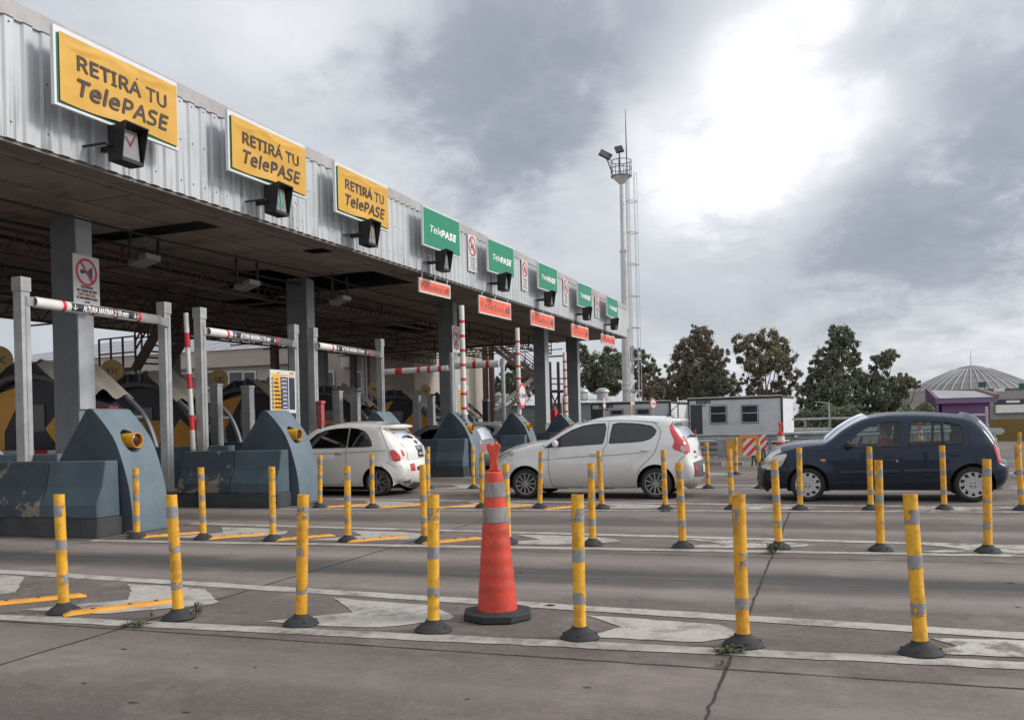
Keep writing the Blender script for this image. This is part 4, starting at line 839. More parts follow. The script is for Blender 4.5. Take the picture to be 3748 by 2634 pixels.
# horizontal bars swung open beside the truck lanes
X_, Z_ = atY(1828, 1330, 28.9); X2, Z2 = atY(1668, 1345, 28.9)
t = thing('swing_bar', 'white bar with red bands swung open, right of the third column', 'height bar', (X_, 28.9, 0), 0, 'bars swung open beside the truck lanes')
b_ = MB(); b_.cyl((X_, 28.9, Z_), (X2, 28.9, Z_), .125, n=20); L_ = X2 - X_
for f_ in (.25, .55, .83): b_.cyl((X_ + L_ * f_ - .06, 28.9, Z_), (X_ + L_ * f_ + .06, 28.9, Z_), .128, n=20, mi=1)
b_.build('bar', [WHITEP, REDP], t)
b_ = MB(); b_.cyl((X_ + .08, 29.0, .9), (X_ + .08, 29.0, Z_ + .18), .075, n=16); b_.cyl((X_ + .08, 29.0, .88), (X_ + .08, 29.0, .95), .16, .1, n=16); b_.build('post', GALV, t)
X_, Z_ = atY(1642, 1347, 23.9); X2, Z2 = atY(1407, 1353, 23.9)
t = thing('swing_bar', 'longer white horizontal bar with red bands swung open, left of the third column', 'height bar', (X_, 23.9, 0), 0, 'bars swung open beside the truck lanes')
b_ = MB(); b_.cyl((X_, 23.9, Z_), (X2, 23.9, Z_ - .03), .085, n=20); L_ = X2 - X_
for f_, w in ((.12, .05), (.29, .05), (.45, .05), (.76, .11)): b_.cyl((X_ + L_ * f_ - w, 23.9, Z_ - .03 * f_), (X_ + L_ * f_ + w, 23.9, Z_ - .03 * f_), .088, n=20, mi=1)
b_.build('bar', [WHITEP, REDP], t)
b_ = MB(); b_.cyl((X_ + .08, 23.95, .9), (X_ + .08, 23.95, Z_ + .45), .07, n=16); b_.build('post', GALV, t)
# equipment box posts
GE = 'steel box posts standing on the islands'
for k, (x, y, Y_) in enumerate([(277, 1371, 14.8), (790, 1405, 19.1), (906, 1411, 19.2), (1235, 1430, 23.6), (1300, 1436, 23.7), (1525, 1448, 28.9), (1577, 1448, 29.0), (1778, 1462, 34.4), (1146, 1423, 24.5)][:8]):
    X_, Z_ = atY(x, y, Y_); t = thing('box_post', 'plain steel box post %s' % ['left of the nearest big column base', 'in front of the disc numbered 12C', 'left of the first price board', 'above the roof of the small white car, left one', 'above the roof of the small white car, right one', 'left of the third column, left one of the pair', 'left of the third column, right one of the pair', 'painted dark, between the fourth nose and the swung-open bar'][k], 'post', (X_, Y_, .3), 0, GE)
    b_ = MB(); b_.box(X_ - .12, X_ + .12, Y_ - .1, Y_ + .1, .28, Z_ - .06); b_.build('post', GALV if k != 7 else DARK, t, bevel=.006); b_ = MB(); b_.box(X_ - .135, X_ + .135, Y_ - .115, Y_ + .115, Z_ - .06, Z_); b_.build('cap', GALV, t, bevel=.006)
b_ = MB(); X_, Z_ = atY(325, 1480, 14.6); b_.box(X_ - .1, X_ + .62, 14.5, 14.75, 1.3, 1.98); o = b_.build('equipment_cabinet', M('red_cabinet', (.45, .05, .05), .5, 0, .2, 6), bevel=.02); tag(o, 'red metal cabinet just showing over the nearest blue nose', 'cabinet')
X_, Z_ = atY(1176, 1492, 19.5); b_ = MB(); b_.box(X_ - .06, X_ + .06, 19.4, 19.55, .3, 2.02); b_.box(X_ - .08, X_ + .08, 19.38, 19.57, 2.02, 2.1); o = b_.build('hydrant_post', M('faded_red_paint', (.42, .07, .08), .6, 0, .3, 8), bevel=.01); tag(o, 'faded red post behind the small white car by the second column', 'post')

# ------------------------------------------------------------------ price boards
ROWM = [PANELW, YEL, NAVY, TXTK, TXTW]
def rate_board(Yc, X, z0, z1, w, label):
    t = thing('price_board', label, 'price board', (X, Yc, 0), 0, 'yellow and black toll price boards')
    M4 = frame((X, Yc - w / 2, z0), (0, 1, 0), (0, 0, 1)); h = z1 - z0
    b_ = MB(); rect2d(b_, M4, 0, w, 0, h, 0, -.02, 0); b_.build('panel', PANELW, t)
    b_ = MB(); rect2d(b_, M4, w * .10, w * .38, h * .04, h * .87, 1, 0, .003); rect2d(b_, M4, w * .05, w * .95, h * .87, h * .905, 1, 0, .004); rect2d(b_, M4, w * .39, w * .69, h * .08, h * .84, 2, 0, .003); rect2d(b_, M4, w * .71, w * .96, h * .08, h * .84, 2, 0, .003)
    rect2d(b_, M4, w * .70, w * .715, h * .06, h * .85, 4, 0, .006)
    for i in range(8):
        y_ = h * (.79 - i * .094); ring2d(b_, M4 @ Matrix.Translation((w * .075, y_, 0)), w * .018, w * .035, 14, 3, .003, .006)
        u = w * .05
        if i == 0: disc2d(b_, M4, u * .35, 3, .003, .006, (w * .2, y_ - u * .3), 10); disc2d(b_, M4, u * .35, 3, .003, .006, (w * .27, y_ - u * .3), 10); rect2d(b_, M4, w * .2, w * .27, y_ - u * .2, y_ + u * .2, 3, .003, .006)
        else:
            l_ = w * (.15 + .018 * min(i, 5)); poly2d(b_, M4, [(w * .14, y_ - u * .35), (w * .14 + l_, y_ - u * .35), (w * .14 + l_, y_ + u * .1), (w * .14 + l_ * .85, y_ + u * .45), (w * .14 + l_ * .2, y_ + u * .5), (w * .14, y_ + u * .1)], 3, .003, .006)
            disc2d(b_, M4, u * .25, 3, .003, .007, (w * .14 + l_ * .25, y_ - u * .4), 10); disc2d(b_, M4, u * .25, 3, .003, .007, (w * .14 + l_ * .8, y_ - u * .4), 10)
        rect2d(b_, M4, w * (.47 if i > 2 else .42), w * .64, y_ - u * .18, y_ + u * .18, 4, .003, .006); rect2d(b_, M4, w * .39, w * .69, y_ - h * .048, y_ - h * .044, 4, .003, .0055)
    rect2d(b_, M4, w * .24, w * .36, h * .925, h * .94, 3, 0, .004); rect2d(b_, M4, w * .75, w * .95, h * .95, h * .96, 3, 0, .004); rect2d(b_, M4, w * .75, w * .93, h * .925, h * .935, 3, 0, .004)
    b_.build('print', ROWM, t)
    b_ = MB(); b_.box(X - .06, X - .02, Yc - .03, Yc + .03, 1.4, z1 - .05); b_.build('support', GALV, t)
ya, za = atX(988, 1347, -10.05); yb_, zb_ = atX(1084, 1503, -10.05); rate_board((ya + yb_) / 2, -10.05, 1.74, za - .02, yb_ - ya, 'nearest yellow and black toll price board above the second blue nose')
ya, za = atX(1666, 1408, -10.1); yb_, zb_ = atX(1711, 1510, -10.1); rate_board((ya + yb_) / 2, -10.05, 1.72, za, (yb_ - ya) * .85, 'yellow and black toll price board under the tallest red and white pole')
ya, za = atX(2055, 1445, -9.9); yb_, zb_ = atX(2082, 1512, -9.9); rate_board((ya + yb_) / 2, -9.9, 1.7, za, (yb_ - ya) * .9, 'small toll price board above the farthest blue nose')
ya, za = atX(2310, 1470, -9.9); yb_, zb_ = atX(2323, 1520, -9.9); rate_board((ya + yb_) / 2, -9.9, 1.5, za, 1.0, 'tiny toll price board in front of the left grey cabin, above the silver-white hatchback roof')
SR = M('sign_rim_red', (.55, .03, .05), .5)
def round_sign(X, Y, Z, r, txt, label, post=True, tw=0.0):
    t = thing('round_sign', label, 'sign', (X, Y, 0), 0, 'round red-edged limit signs')
    M4 = frame((X, Y, Z), (tw, 1, 0), (0, 0, 1)); b_ = MB(); disc2d(b_, M4, r, 0, -.01, .004, (0, 0), 32); ring2d(b_, M4, r * .8, r * .98, 32, 1, .004, .008); b_.build('disc', [PANELW, SR], t)
    b_ = MB(); text_into(b_, txt, r * .62, M4 @ Matrix.Translation((0, 0, .006)), 0, bold=.001, sx=.9, ext=.001)
    for s_ in (-1, 1): poly2d(b_, M4, [(s_ * r * .78, r * .16), (s_ * r * .78, -r * .16), (s_ * r * .6, 0)], 0, .004, .008)
    b_.build('lettering', TXTK, t, fixn=False)
    if post: b_ = MB(); b_.cyl((X - .05, Y, .0), (X - .05, Y, Z), .035, n=10); b_.build('post', GALV, t)
X_, Z_ = atY(1898, 1447, 28.7); round_sign(X_ + .12, 28.75, Z_, .42, '3.20m', 'round red-edged white limit sign on the red and white pole above the fifth nose', False)
X_, Z_ = atY(2212, 1475, 40.5); round_sign(X_, 40.5, Z_, .30, '4.30', 'round red-edged white sign seen nearly edge on, left in front of the left grey cabin')
p = at(2391, 1477, 44); round_sign(p.x, p.y, p.z, .26, '2.90m', 'round red-edged sign reading 2.90m at the right end of the left cabin', True, .5)
# ------------------------------------------------------------------ toll booths
BEIGE = M('beige_wavy_roof_sheet', (.26, .235, .205), .7, 0, .12, 2.5, dirt=(.2, .17, .14), damt=.4)
PIPE = M('grey_booth_pipe', (.16, .16, .17), .5, .2, .1, 4)
BBLK = M('booth_black_panel', (.022, .021, .028), .5, 0, .3, 2)
BYEL = M('booth_yellow_panel', (.72, .34, .04), .5, 0, .1, 2)
GLD = M('booth_dark_glass', (.02, .024, .03), .12)
def wave(v, amp): return amp * (math.cos(v * 2.6 * PI) * .6 + .4 * math.cos(v * 1.2 * PI))
GBO = 'toll booths with arched frames and wavy roofs'
def booth(Yc, Xc, style, num, disc, label):
    t = thing('toll_booth', label, 'toll booth', (Xc, Yc, 0), 0, GBO)
    arch = [(2.25, .28), (2.1, .7), (1.9, 1.38), (1.64, 1.84), (1.2, 2.22), (.77, 2.51), (.3, 2.62), (-.1, 2.64), (-.55, 2.59), (-1.03, 2.38), (-1.45, 2.0), (-1.85, 1.4), (-2.1, .8), (-2.2, .28)]
    W_ = .72; sa = smooth_open(arch, 4)
    for s_ in (-1, 1): b_ = MB(); b_.tube([(Xc + x, Yc + s_ * W_, z) for x, z in sa], .068, 8); b_.build('arch_frame', PIPE, t)
    for z_, x_ in ((1.75, 1.68), (1.0, 2.02), (2.3, -1.1)): b_ = MB(); b_.cyl((Xc + x_, Yc - W_, z_), (Xc + x_, Yc + W_, z_), .045, n=8); b_.build('cross_tube', PIPE, t)
    body = [(x * .86, z * .97) for x, z in sa if z > .28]; body = [(body[0][0], .28)] + body + [(body[-1][0], .28)]
    b_ = MB(); b_.prism([(Xc + x, z) for x, z in body], 'y', Yc - W_ + .12, Yc + W_ - .12); cb = b_.build('cabin', BBLK, t)
    b_ = MB(); y_ = Yc - W_ + .115
    if style == 0: polys = [[(-1.75, .9), (-1.55, 1.75), (-.95, 2.3), (-.1, 2.5), (-.75, 1.5), (-.75, .9)], [(.35, 1.55), (1.0, 2.15), (1.42, 1.75), (1.75, 1.0), (1.15, .95), (.9, .95)]]
    else: polys = [[(-1.6, .95), (-1.6, 1.72), (.85, 1.72), (.6, 1.3), (.5, .95)], [(.95, 1.45), (1.2, 1.75), (1.5, 1.5), (1.72, 1.0), (1.15, .95), (.8, 1.2)]]
    for p in polys: b_.prism([(Xc + x, z) for x, z in p], 'y', y_ - .006, y_, 0)
    b_.build('yellow_panel', BYEL, cb)
    b_ = MB(); b_.box(Xc - .7 + .5, Xc + .35, y_ - .012, y_ - .007, 1.5 if style == 0 else 1.75, 2.05); b_.build('window', GLD, cb)
    if style == 1:
        b_ = MB(); M4 = frame((Xc - .45, y_ - .008, 1.5), (1, 0, 0), (0, 0, 1)); text_into(b_, 'TelePASE', .24, M4, 0, bold=.004, shear=.15)
        for k in range(3): ring2d(b_, frame((Xc - .75 + k * .36, y_ - .008, 1.18), (1, 0, 0), (0, 0, 1)), .045, .10, 14, 0, 0, .003)
        b_.build('lettering', TXTK, cb, fixn=False)
    for s_, (xa, za, xb, zb2) in ((1, (.45, 2.93, 1.30, 2.25)), (-1, (-.35, 2.93, -1.6, 2.15))):
        b_ = MB(); n = 26; hw = .86; vs = []
        for th_ in (0, -.025):
            for X__, Z__ in ((xa, za), (xb, zb2)):
                for i in range(n + 1): v = -1 + 2 * i / n; vs.append((Xc + X__, Yc + v * hw, Z__ + wave(v, .13) + th_))
        q = n + 1; fs = [(i, i + 1, q + i + 1, q + i) for i in range(n)] + [(2 * q + i + 1, 2 * q + i, 3 * q + i, 3 * q + i + 1) for i in range(n)] + [(i, 2 * q + i, 2 * q + i + 1, i + 1) for i in range(n)] + [(q + i, q + i + 1, 3 * q + i + 1, 3 * q + i) for i in range(n)] + [(0, q, 3 * q, 2 * q), (n, 2 * q + n, 3 * q + n, q + n)]
        b_.add(vs, fs, 0, True); b_.build('roof_sheet', BEIGE, t)
    b_ = MB(); b_.box(Xc - .36, Xc + .42, Yc - .62, Yc + .62, 2.62, 2.92); b_.build('roof_box', BBLK, t)
    b_ = MB()
    for x_ in (-.38, .02, .44): b_.box(Xc + x_ - .03, Xc + x_ + .03, Yc - .66, Yc - .621, 2.6, 2.93)
    b_.build('roof_brackets', PIPE, t)
    if disc:
        X_, Z_ = atY(disc[0], disc[1], Yc + .75); M4 = frame((X_, Yc + .75, Z_), (.55, 1, 0), (0, 0, 1)); b_ = MB(); disc2d(b_, M4, .31, 0, -.02, .002); dk = b_.build('number_disc', M('ochre_disc', (.42, .27, .085), .55), t)
        if num: b_ = MB(); text_into(b_, num, .27, M4 @ Matrix.Translation((.0, -.01, .004)), 0, bold=.005, sx=.9); b_.build('lettering', TXTK, dk, fixn=False)
        b_ = MB(); b_.bar((X_ - .03, Yc + .75, Z_ - .3), (X_ - .03, Yc + .75, 1.8), .05, .05); b_.build('disc_post', DARK, t)
BX = lambda x, y, Y: atY(x, y, Y)[0]
booth(14.95, BX(119, 1330, 14.3) - .1, 0, '10C', (-6, 1314), 'toll booth with ochre disc, nearest at the far left, partly cut by the picture edge')
booth(19.15, BX(520, 1340, 18.5) - .1, 1, '11C', (411, 1356), 'toll booth with the disc numbered 11C, between the first column and the second height frame')
booth(23.65, BX(905, 1370, 23.0) - .1, 0, '12C', (802, 1387), 'toll booth with the disc numbered 12C, left of the first price board')
booth(28.9, BX(1190, 1390, 28.2) - .1, 1, None, None, 'toll booth behind the roof of the small white car, its disc hidden by the column')
booth(34.4, BX(1450, 1412, 33.7) - .1, 0, '14C', (1370, 1423), 'toll booth with the disc numbered 14C, left of the third column')
booth(40.0, BX(1610, 1425, 39.3) - .1, 1, '15C', (1557, 1428), 'farthest toll booth with the disc numbered 15C, behind the third column')

# ------------------------------------------------------------------ steel stairs to the canopy roof
def stairs(name, label, p0, p1, depthv, width, nst, mat, rails=True, col_=RUST):
    t = thing(name, label, 'stairs', p0, 0, 'steel stairs behind the canopy'); p0 = Vector(p0); p1 = Vector(p1); w = Vector(depthv).normalized() * width
    b_ = MB()
    for o in (Vector((0, 0, 0)), w): b_.bar(p0 + o, p1 + o, .09, .26)
    b_.build('stringer', mat, t)
    b_ = MB()
    for i in range(1, nst): q = p0.lerp(p1, i / nst); dx = (p1 - p0); dx.z = 0; dx.normalize(); b_.add([q - dx * .13, q + dx * .13, q + dx * .13 + w, q - dx * .13 + w], [(0, 1, 2, 3)]); b_.bar(q - dx * .12, q - dx * .12 + w, .04, .05)
    b_.build('treads', mat, t)
    b_ = MB()
    for o in (Vector((0, 0, 0)), w):
        for hh in (.55, .8, 1.05): b_.cyl(p0 + o + Vector((0, 0, hh)), p1 + o + Vector((0, 0, hh)), .028, n=6)
        for i in range(0, 6): q = p0.lerp(p1, i / 5) + o; b_.cyl(q, q + Vector((0, 0, 1.05)), .028, n=6)
    b_.build('handrail', col_, t); return t
PST = M('pale_stair_steel', (.42, .4, .36), .6, 0, .12, 3)
bt_ = at(497, 1350, 26); tp_ = at(612, 1150, 26); stairs('stairs', 'dark brown steel stairs rising to the canopy behind the toll booth numbered 11C', bt_, tp_, (.25, 1, 0), 1.0, 9, RUST)
b_ = MB(); q = bt_ + Vector((-1.6, .3, 0))
for hh in (.5, .95): b_.bar(q + Vector((0, 0, hh)), bt_ + Vector((0, 0, hh)), .04, .04)
for f_ in (0, .33, .66, 1): r_ = q.lerp(bt_, f_); b_.bar(r_ + Vector((0, 0, -1.2)), r_ + Vector((0, 0, .95)), .045, .045)
b_.bar(q, bt_, .1, .12); o = b_.build('stair_landing', RUST); tag(o, 'dark steel landing with railing beside the disc numbered 11C', 'landing')
p0 = at(1952, 1388, 60); p1 = at(1792, 1262, 60); stairs('stairs', 'upper flight of brown steel stairs between the third and fourth columns', p0, p1, (.2, 1, 0), 1.3, 16, RUST)
p0 = at(1812, 1500, 60); p1 = at(1950, 1384, 60); stairs('stairs', 'lower flight of pale steel stairs below the round sign on the red and white pole', p0, p1, (.2, 1, 0), 1.3, 16, PST)
b_ = MB()
for x in (1774, 1797): p = at(x, 1265, 61); q = at(x + 8, 1500, 61); b_.bar((p.x, p.y, p.z), (p.x, p.y, 0), .3, .3)
o = b_.build('stair_tower', RUST); tag(o, 'pair of brown steel columns holding the stairs between the third and fourth canopy columns', 'column')
t = thing('stair_landing', 'steel landing with railings between the fourth and fifth canopy columns', 'landing', at(2030, 1430, 58)); b_ = MB()
A = at(2008, 1432, 58); B = at(2072, 1432, 58)
b_.bar(A, B, 1.4, .15); b_.bar(at(2004, 1305, 58), at(2064, 1302, 58), .1, .1)
for x in (2015, 2045, 2068): p = at(x, 1432, 58); b_.bar((p.x, p.y, 0), (p.x, p.y, p.z + 1.9), .16, .16)
for y in (1405, 1385): b_.bar(at(2008, y, 57.4), at(2072, y, 57.4), .07, .07)
b_.bar(at(2018, 1505, 57.6), at(2045, 1440, 57.6), .09, .09); b_.bar(at(2045, 1505, 57.6), at(2018, 1440, 57.6), .09, .09); b_.build('frame', RUST, t)

# ------------------------------------------------------------------ beige building behind the booths
WALLB = M('beige_render_wall', (.42, .37, .325), .85, 0, .06, .8, dirt=(.32, .27, .23), damt=.3)
t = thing('service_building', 'beige two-storey building with a grey panelled roof behind the toll booths', 'building', (-38, 48, 0))
YW = 48.0; xa = atY(250, 1300, YW)[0]; xb = atY(1190, 1300, YW)[0]; ze = atY(750, 1292, YW)[1]
b_ = MB(); b_.box(xa - 8, xb, YW, YW + 12, 0, ze); wl = b_.build('wall', WALLB, t)
b_ = MB(); zw = atY(750, 1348, YW)[1]
b_.box(xa - 8, xb, YW - .35, YW - .002, zw, ze + .1); b_.build('upper_band', WALLB, t)
b_ = MB(); b_.add([(xa - 8.3, YW - .5, ze + .1), (xb + .2, YW - .5, ze + .1), (xb + .2, YW + 7, ze + 2.0), (xa - 3.0, YW + 7, ze + 2.0)], [(0, 1, 2, 3)])
m, nt, bs = newmat('grey_panelled_roof'); P = geo(nt); bt = nt.nodes.new('ShaderNodeTexBrick'); bt.offset = 0; bt.inputs['Scale'].default_value = 1; bt.inputs['Brick Width'].default_value = 1.35; bt.inputs['Row Height'].default_value = 1.9; bt.inputs['Mortar Size'].default_value = .05
bt.inputs['Color1'].default_value = (.20, .20, .225, 1); bt.inputs['Color2'].default_value = (.23, .23, .25, 1); bt.inputs['Mortar'].default_value = (.6, .6, .6, 1); nt.links.new(P, bt.inputs['Vector']); nt.links.new(bt.outputs[0], bs.inputs['Base Color']); bs.inputs['Roughness'].default_value = .4
b_.build('roof', m, t, fixn=False)
xc = atY(1190, 1300, YW)[0]; xd = atY(1531, 1300, YW)[0]
b_ = MB(); b_.box(xc + .01, xd, YW - .6, YW + 12, 0, 8.5); b_.build('tall_wing', WALLB, t)
WF = M('white_window_frame', (.6, .6, .58), .5); WG = M('dark_window_glass', (.03, .036, .05), .15)
for x0, x1 in ((756, 786), (842, 888), (896, 934), (1192, 1220), (1305, 1322)):
    yy = YW - .02 if x1 < 1190 else YW - .62; X0 = atY(x0, 1400, yy)[0]; X1 = atY(x1, 1400, yy)[0]; zt_ = atY(x0, 1358, yy)[1]; zb_ = zt_ - 2.3
    b_ = MB(); b_.box(X0 - .1, X1 + .1, yy - .05, yy - .001, zb_, zt_); f = b_.build('window', WF, t)
    b_ = MB(); b_.box(X0, X1, yy - .056, yy - .051, zb_ + .1, zb_ + 1.15); b_.box(X0, X1, yy - .056, yy - .051, zb_ + 1.3, zt_ - .1); b_.build('pane', WG, f)
b_ = MB(); yy = YW - .62
for x in (1333, 1344): X0 = atY(x, 1350, yy)[0]; b_.cyl((X0, yy - .08, 1), (X0, yy - .08, 8.4), .07, n=8)
b_.build('downpipe', WF, t)
b_ = MB(); X0 = atY(1275, 1345, yy)[0]; b_.box(X0 - .3, X0 + .3, yy - .4, yy - .001, 5.0, 6.0); b_.build('air_conditioner', WF, t)

# ------------------------------------------------------------------ lattice mast with floodlights
MAST = M('mast_white_steel', (.60, .60, .59), .5, .0, .08, 1, dirt=(.38, .36, .34), damt=.5, streak=(.28, .26, .25))
dm = 60.0; B0 = at(2303, 1480, dm); top = at(2264, 648, dm); bz = top.z; MX, MY = at(2290, 1300, dm).x, at(2290, 1300, dm).y
t = thing('floodlight_mast', 'tall white steel mast with a caged ladder, a round platform and two floodlights', 'mast', (MX, MY, 0))
b_ = MB(); b_.cyl((MX, MY, 0), (MX, MY, bz * .42), .29, .25, n=16); b_.cyl((MX, MY, bz * .42), (MX, MY, bz * .72), .205, .19, n=16); b_.cyl((MX, MY, bz * .72), (MX, MY, bz - .3), .155, .135, n=16)
for f_ in (.42, .72, .2, .22): b_.cyl((MX, MY, bz * f_ - .07), (MX, MY, bz * f_ + .07), .35 - f_ * .16, n=16)
b_.cyl((MX, MY, bz - .5), (MX, MY, bz), .14, .62, n=16); b_.build('pole', MAST, t)
b_ = MB(); R_ = .68; b_.cyl((MX, MY, bz), (MX, MY, bz + .07), R_, n=24)
for hh in (.55, 1.05): b_.tube([(MX + R_ * math.cos(i * PI / 12), MY + R_ * math.sin(i * PI / 12), bz + hh) for i in range(25)], .03, 5)
for i in range(8): a_ = i * PI / 4; b_.cyl((MX + R_ * math.cos(a_), MY + R_ * math.sin(a_), bz), (MX + R_ * math.cos(a_), MY + R_ * math.sin(a_), bz + 1.08), .026, n=5)
b_.build('platform', M('mast_dark_steel', (.16, .155, .15), .6, .2), t)
for px, py, tl in ((2216, 567, .5), (2266, 547, -.2)):
    p = at(px, py, dm); b_ = MB(); M4 = Matrix.Translation(p) @ Matrix.Rotation(YAW, 4, 'Z') @ Matrix.Rotation(tl, 4, 'Y') @ Matrix.Rotation(.9, 4, 'X')
    v = [M4 @ Vector((i * (.42 if tl > 0 else .26), j * .3, k_ * .07)) for k_ in (-1, 1) for i, j in ((-1, -1), (1, -1), (1, 1), (-1, 1))]; b_.add(v, [(0, 1, 2, 3), (7, 6, 5, 4), (0, 4, 5, 1), (1, 5, 6, 2), (2, 6, 7, 3), (3, 7, 4, 0)])
    b_.bar(p, (MX + (-.5 if tl > 0 else 0), MY - .3, bz + .1), .07, .07); b_.build('floodlight', DARK, t)
b_ = MB(); a0 = at(2300, 600, dm); a1 = at(2281, 398, dm); b_.tube([(a0.x - .1, a0.y, bz), (a0.x - .12, a0.y, a1.z - 1.5), (a0.x - .12, a0.y, a1.z)], [.05, .035, .015], 6); b_.build('antenna', DARK, t)
LX = MX + .66 * math.cos(YAW); LY = MY + .66 * math.sin(YAW); b_ = MB(); R_ = .36
for s_ in (-.22, .22): b_.cyl((MX + .34 * math.cos(YAW), MY + .34 * math.sin(YAW) + s_, 1.0), (MX + .32 * math.cos(YAW), MY + .32 * math.sin(YAW) + s_, bz + .6), .03, n=5)
z_ = 2.0
while z_ < bz - .2: b_.cyl((MX + .33 * math.cos(YAW), MY + .33 * math.sin(YAW) - .22, z_), (MX + .33 * math.cos(YAW), MY + .33 * math.sin(YAW) + .22, z_), .014, n=4); z_ += .5
b_.build('ladder', MAST, t)
b_ = MB(); z_ = 3.4
while z_ < bz - .3: b_.tube([(LX + R_ * math.cos(i * PI / 8), LY + R_ * math.sin(i * PI / 8), z_) for i in range(17)], .032, 5); z_ += 2.1
for i in range(6): a_ = i * PI / 3 + .3; b_.cyl((LX + R_ * math.cos(a_), LY + R_ * math.sin(a_), 2.6), (LX + R_ * math.cos(a_), LY + R_ * math.sin(a_), bz + .3), .018, n=5)
b_.build('ladder_cage', MAST, t)
# ------------------------------------------------------------------ cars
def carpaint(name, col, dirt=None, coat=1.0, metal=0.0, rough=.3):
    m, nt, bs = newmat(name); v = obc(nt); sp = nt.nodes.new('ShaderNodeSeparateXYZ'); nt.links.new(v, sp.inputs[0])
    c = ramp(nt, noise(nt, v, 2, 4), [(.3, tuple(x * .95 for x in col)), (.7, tuple(col))])
    if dirt:                                         # road dust, thick at the sills
        z_ = ramp(nt, sp.outputs[2], [(.20, g3(1)), (.66, g3(0))]); n = noise(nt, v, 3.5, 6, .65)
        f = mth(nt, 'MULTIPLY', mth(nt, 'ADD', mth(nt, 'MULTIPLY', z_, .75), mth(nt, 'MULTIPLY', mth(nt, 'SUBTRACT', n, .5), .5)), 1.0, True)
        c = mixc(nt, f, c, dirt); nt.links.new(mth(nt, 'ADD', mth(nt, 'MULTIPLY', f, .4), rough), bs.inputs['Roughness'])
    else: bs.inputs['Roughness'].default_value = rough
    nt.links.new(c, bs.inputs['Base Color']); bs.inputs['Metallic'].default_value = metal; bs.inputs['Coat Weight'].default_value = coat; bs.inputs['Coat Roughness'].default_value = .04
    return m
def glassmat(name, tint, refl=.5):
    m = bpy.data.materials.new(name); m.use_nodes = True; nt = m.node_tree; nt.nodes.clear()
    o = nt.nodes.new('ShaderNodeOutputMaterial'); tr = nt.nodes.new('ShaderNodeBsdfTransparent'); tr.inputs[0].default_value = (*tint, 1)
    gl = nt.nodes.new('ShaderNodeBsdfGlossy'); gl.inputs['Roughness'].default_value = .03; gl.inputs[0].default_value = (.9, .93, .95, 1)
    fr = nt.nodes.new('ShaderNodeFresnel'); fr.inputs[0].default_value = 1.52; mx_ = nt.nodes.new('ShaderNodeMixShader')
    nt.links.new(mth(nt, 'ADD', fr.outputs[0], refl * .035), mx_.inputs[0]); nt.links.new(tr.outputs[0], mx_.inputs[1]); nt.links.new(gl.outputs[0], mx_.inputs[2]); nt.links.new(mx_.outputs[0], o.inputs[0]); return m
GL_DARK = glassmat('tinted_car_glass', (.09, .10, .12), 1.0); GL_CLR = glassmat('clear_car_glass', (.55, .63, .61), .2)
TYRE = M('tyre_rubber', (.026, .025, .025), .8, 0, .2, 10, world=False, dirt=(.06, .055, .05), damt=.5)
RIMG = M('grey_alloy', (.32, .31, .31), .35, .7, .1, 5, world=False); RIMS = M('silver_hubcap', (.50, .50, .51), .35, .4, .08, 5, world=False, dirt=(.3, .28, .26), damt=.3)
SEATM = M('dark_seat_fabric', (.035, .035, .04), .9, world=False); REDL = M('red_tail_lens', (.50, .012, .02), .12, 0, .08, 8, world=False, coat=1); CLRL = M('clear_lamp_lens', (.55, .54, .50), .12, .3, .06, 8, world=False, coat=1)
AMB = M('amber_lens', (.75, .30, .12), .2, world=False, coat=1); CHR = M('chrome_trim', (.6, .6, .6), .12, 1, world=False); BPL = M('black_car_trim', (.018, .018, .02), .5, world=False); GPL = M('grey_bumper_insert', (.10, .10, .105), .5, world=False); PLATEW = M('plate_pale', (.55, .55, .53), .5, world=False); LINE = M('panel_gap', (.012, .012, .013), .8, world=False)
def inpoly(x, y, p):
    c = False; n = len(p); j = n - 1
    for i in range(n):
        xi, yi = p[i]; xj, yj = p[j]
        if (yi > y) != (yj > y) and x < (xj - xi) * (y - yi) / (yj - yi) + xi: c = not c
        j = i
    return c
def segd(px, py, a, b):
    ax, ay = a; bx, by = b; dx, dy = bx - ax, by - ay; l = dx * dx + dy * dy; t = 0 if l == 0 else max(0, min(1, ((px - ax) * dx + (py - ay) * dy) / l)); return math.hypot(px - ax - dx * t, py - ay - dy * t)
def spline(p, step=.045, closed=False):
    out = []; n = len(p); rng = range(n if closed else n - 1)
    for i in rng:
        g = (lambda k: Vector(p[k % n])) if closed else (lambda k: Vector(p[max(0, min(n - 1, k))]))
        p0, p1, p2, p3 = g(i - 1), g(i), g(i + 1), g(i + 2); m = max(1, int((p2 - p1).length / step))
        for k in range(m):
            t = k / m; q = .5 * ((2 * p1) + (p2 - p0) * t + (2 * p0 - 5 * p1 + 4 * p2 - p3) * t * t + (3 * p1 - p0 - 3 * p2 + p3) * t ** 3); out.append((q.x, q.y))
    if not closed: out.append(tuple(p[-1]))
    return out
def linear(p, step=.045, closed=True):
    out = []; n = len(p)
    for i in range(n if closed else n - 1):
        a, b = Vector(p[i]), Vector(p[(i + 1) % n]); m = max(1, int((b - a).length / step))
        for k in range(m): q = a.lerp(b, k / m); out.append((q.x, q.y))
    if not closed: out.append(tuple(p[-1]))
    return out
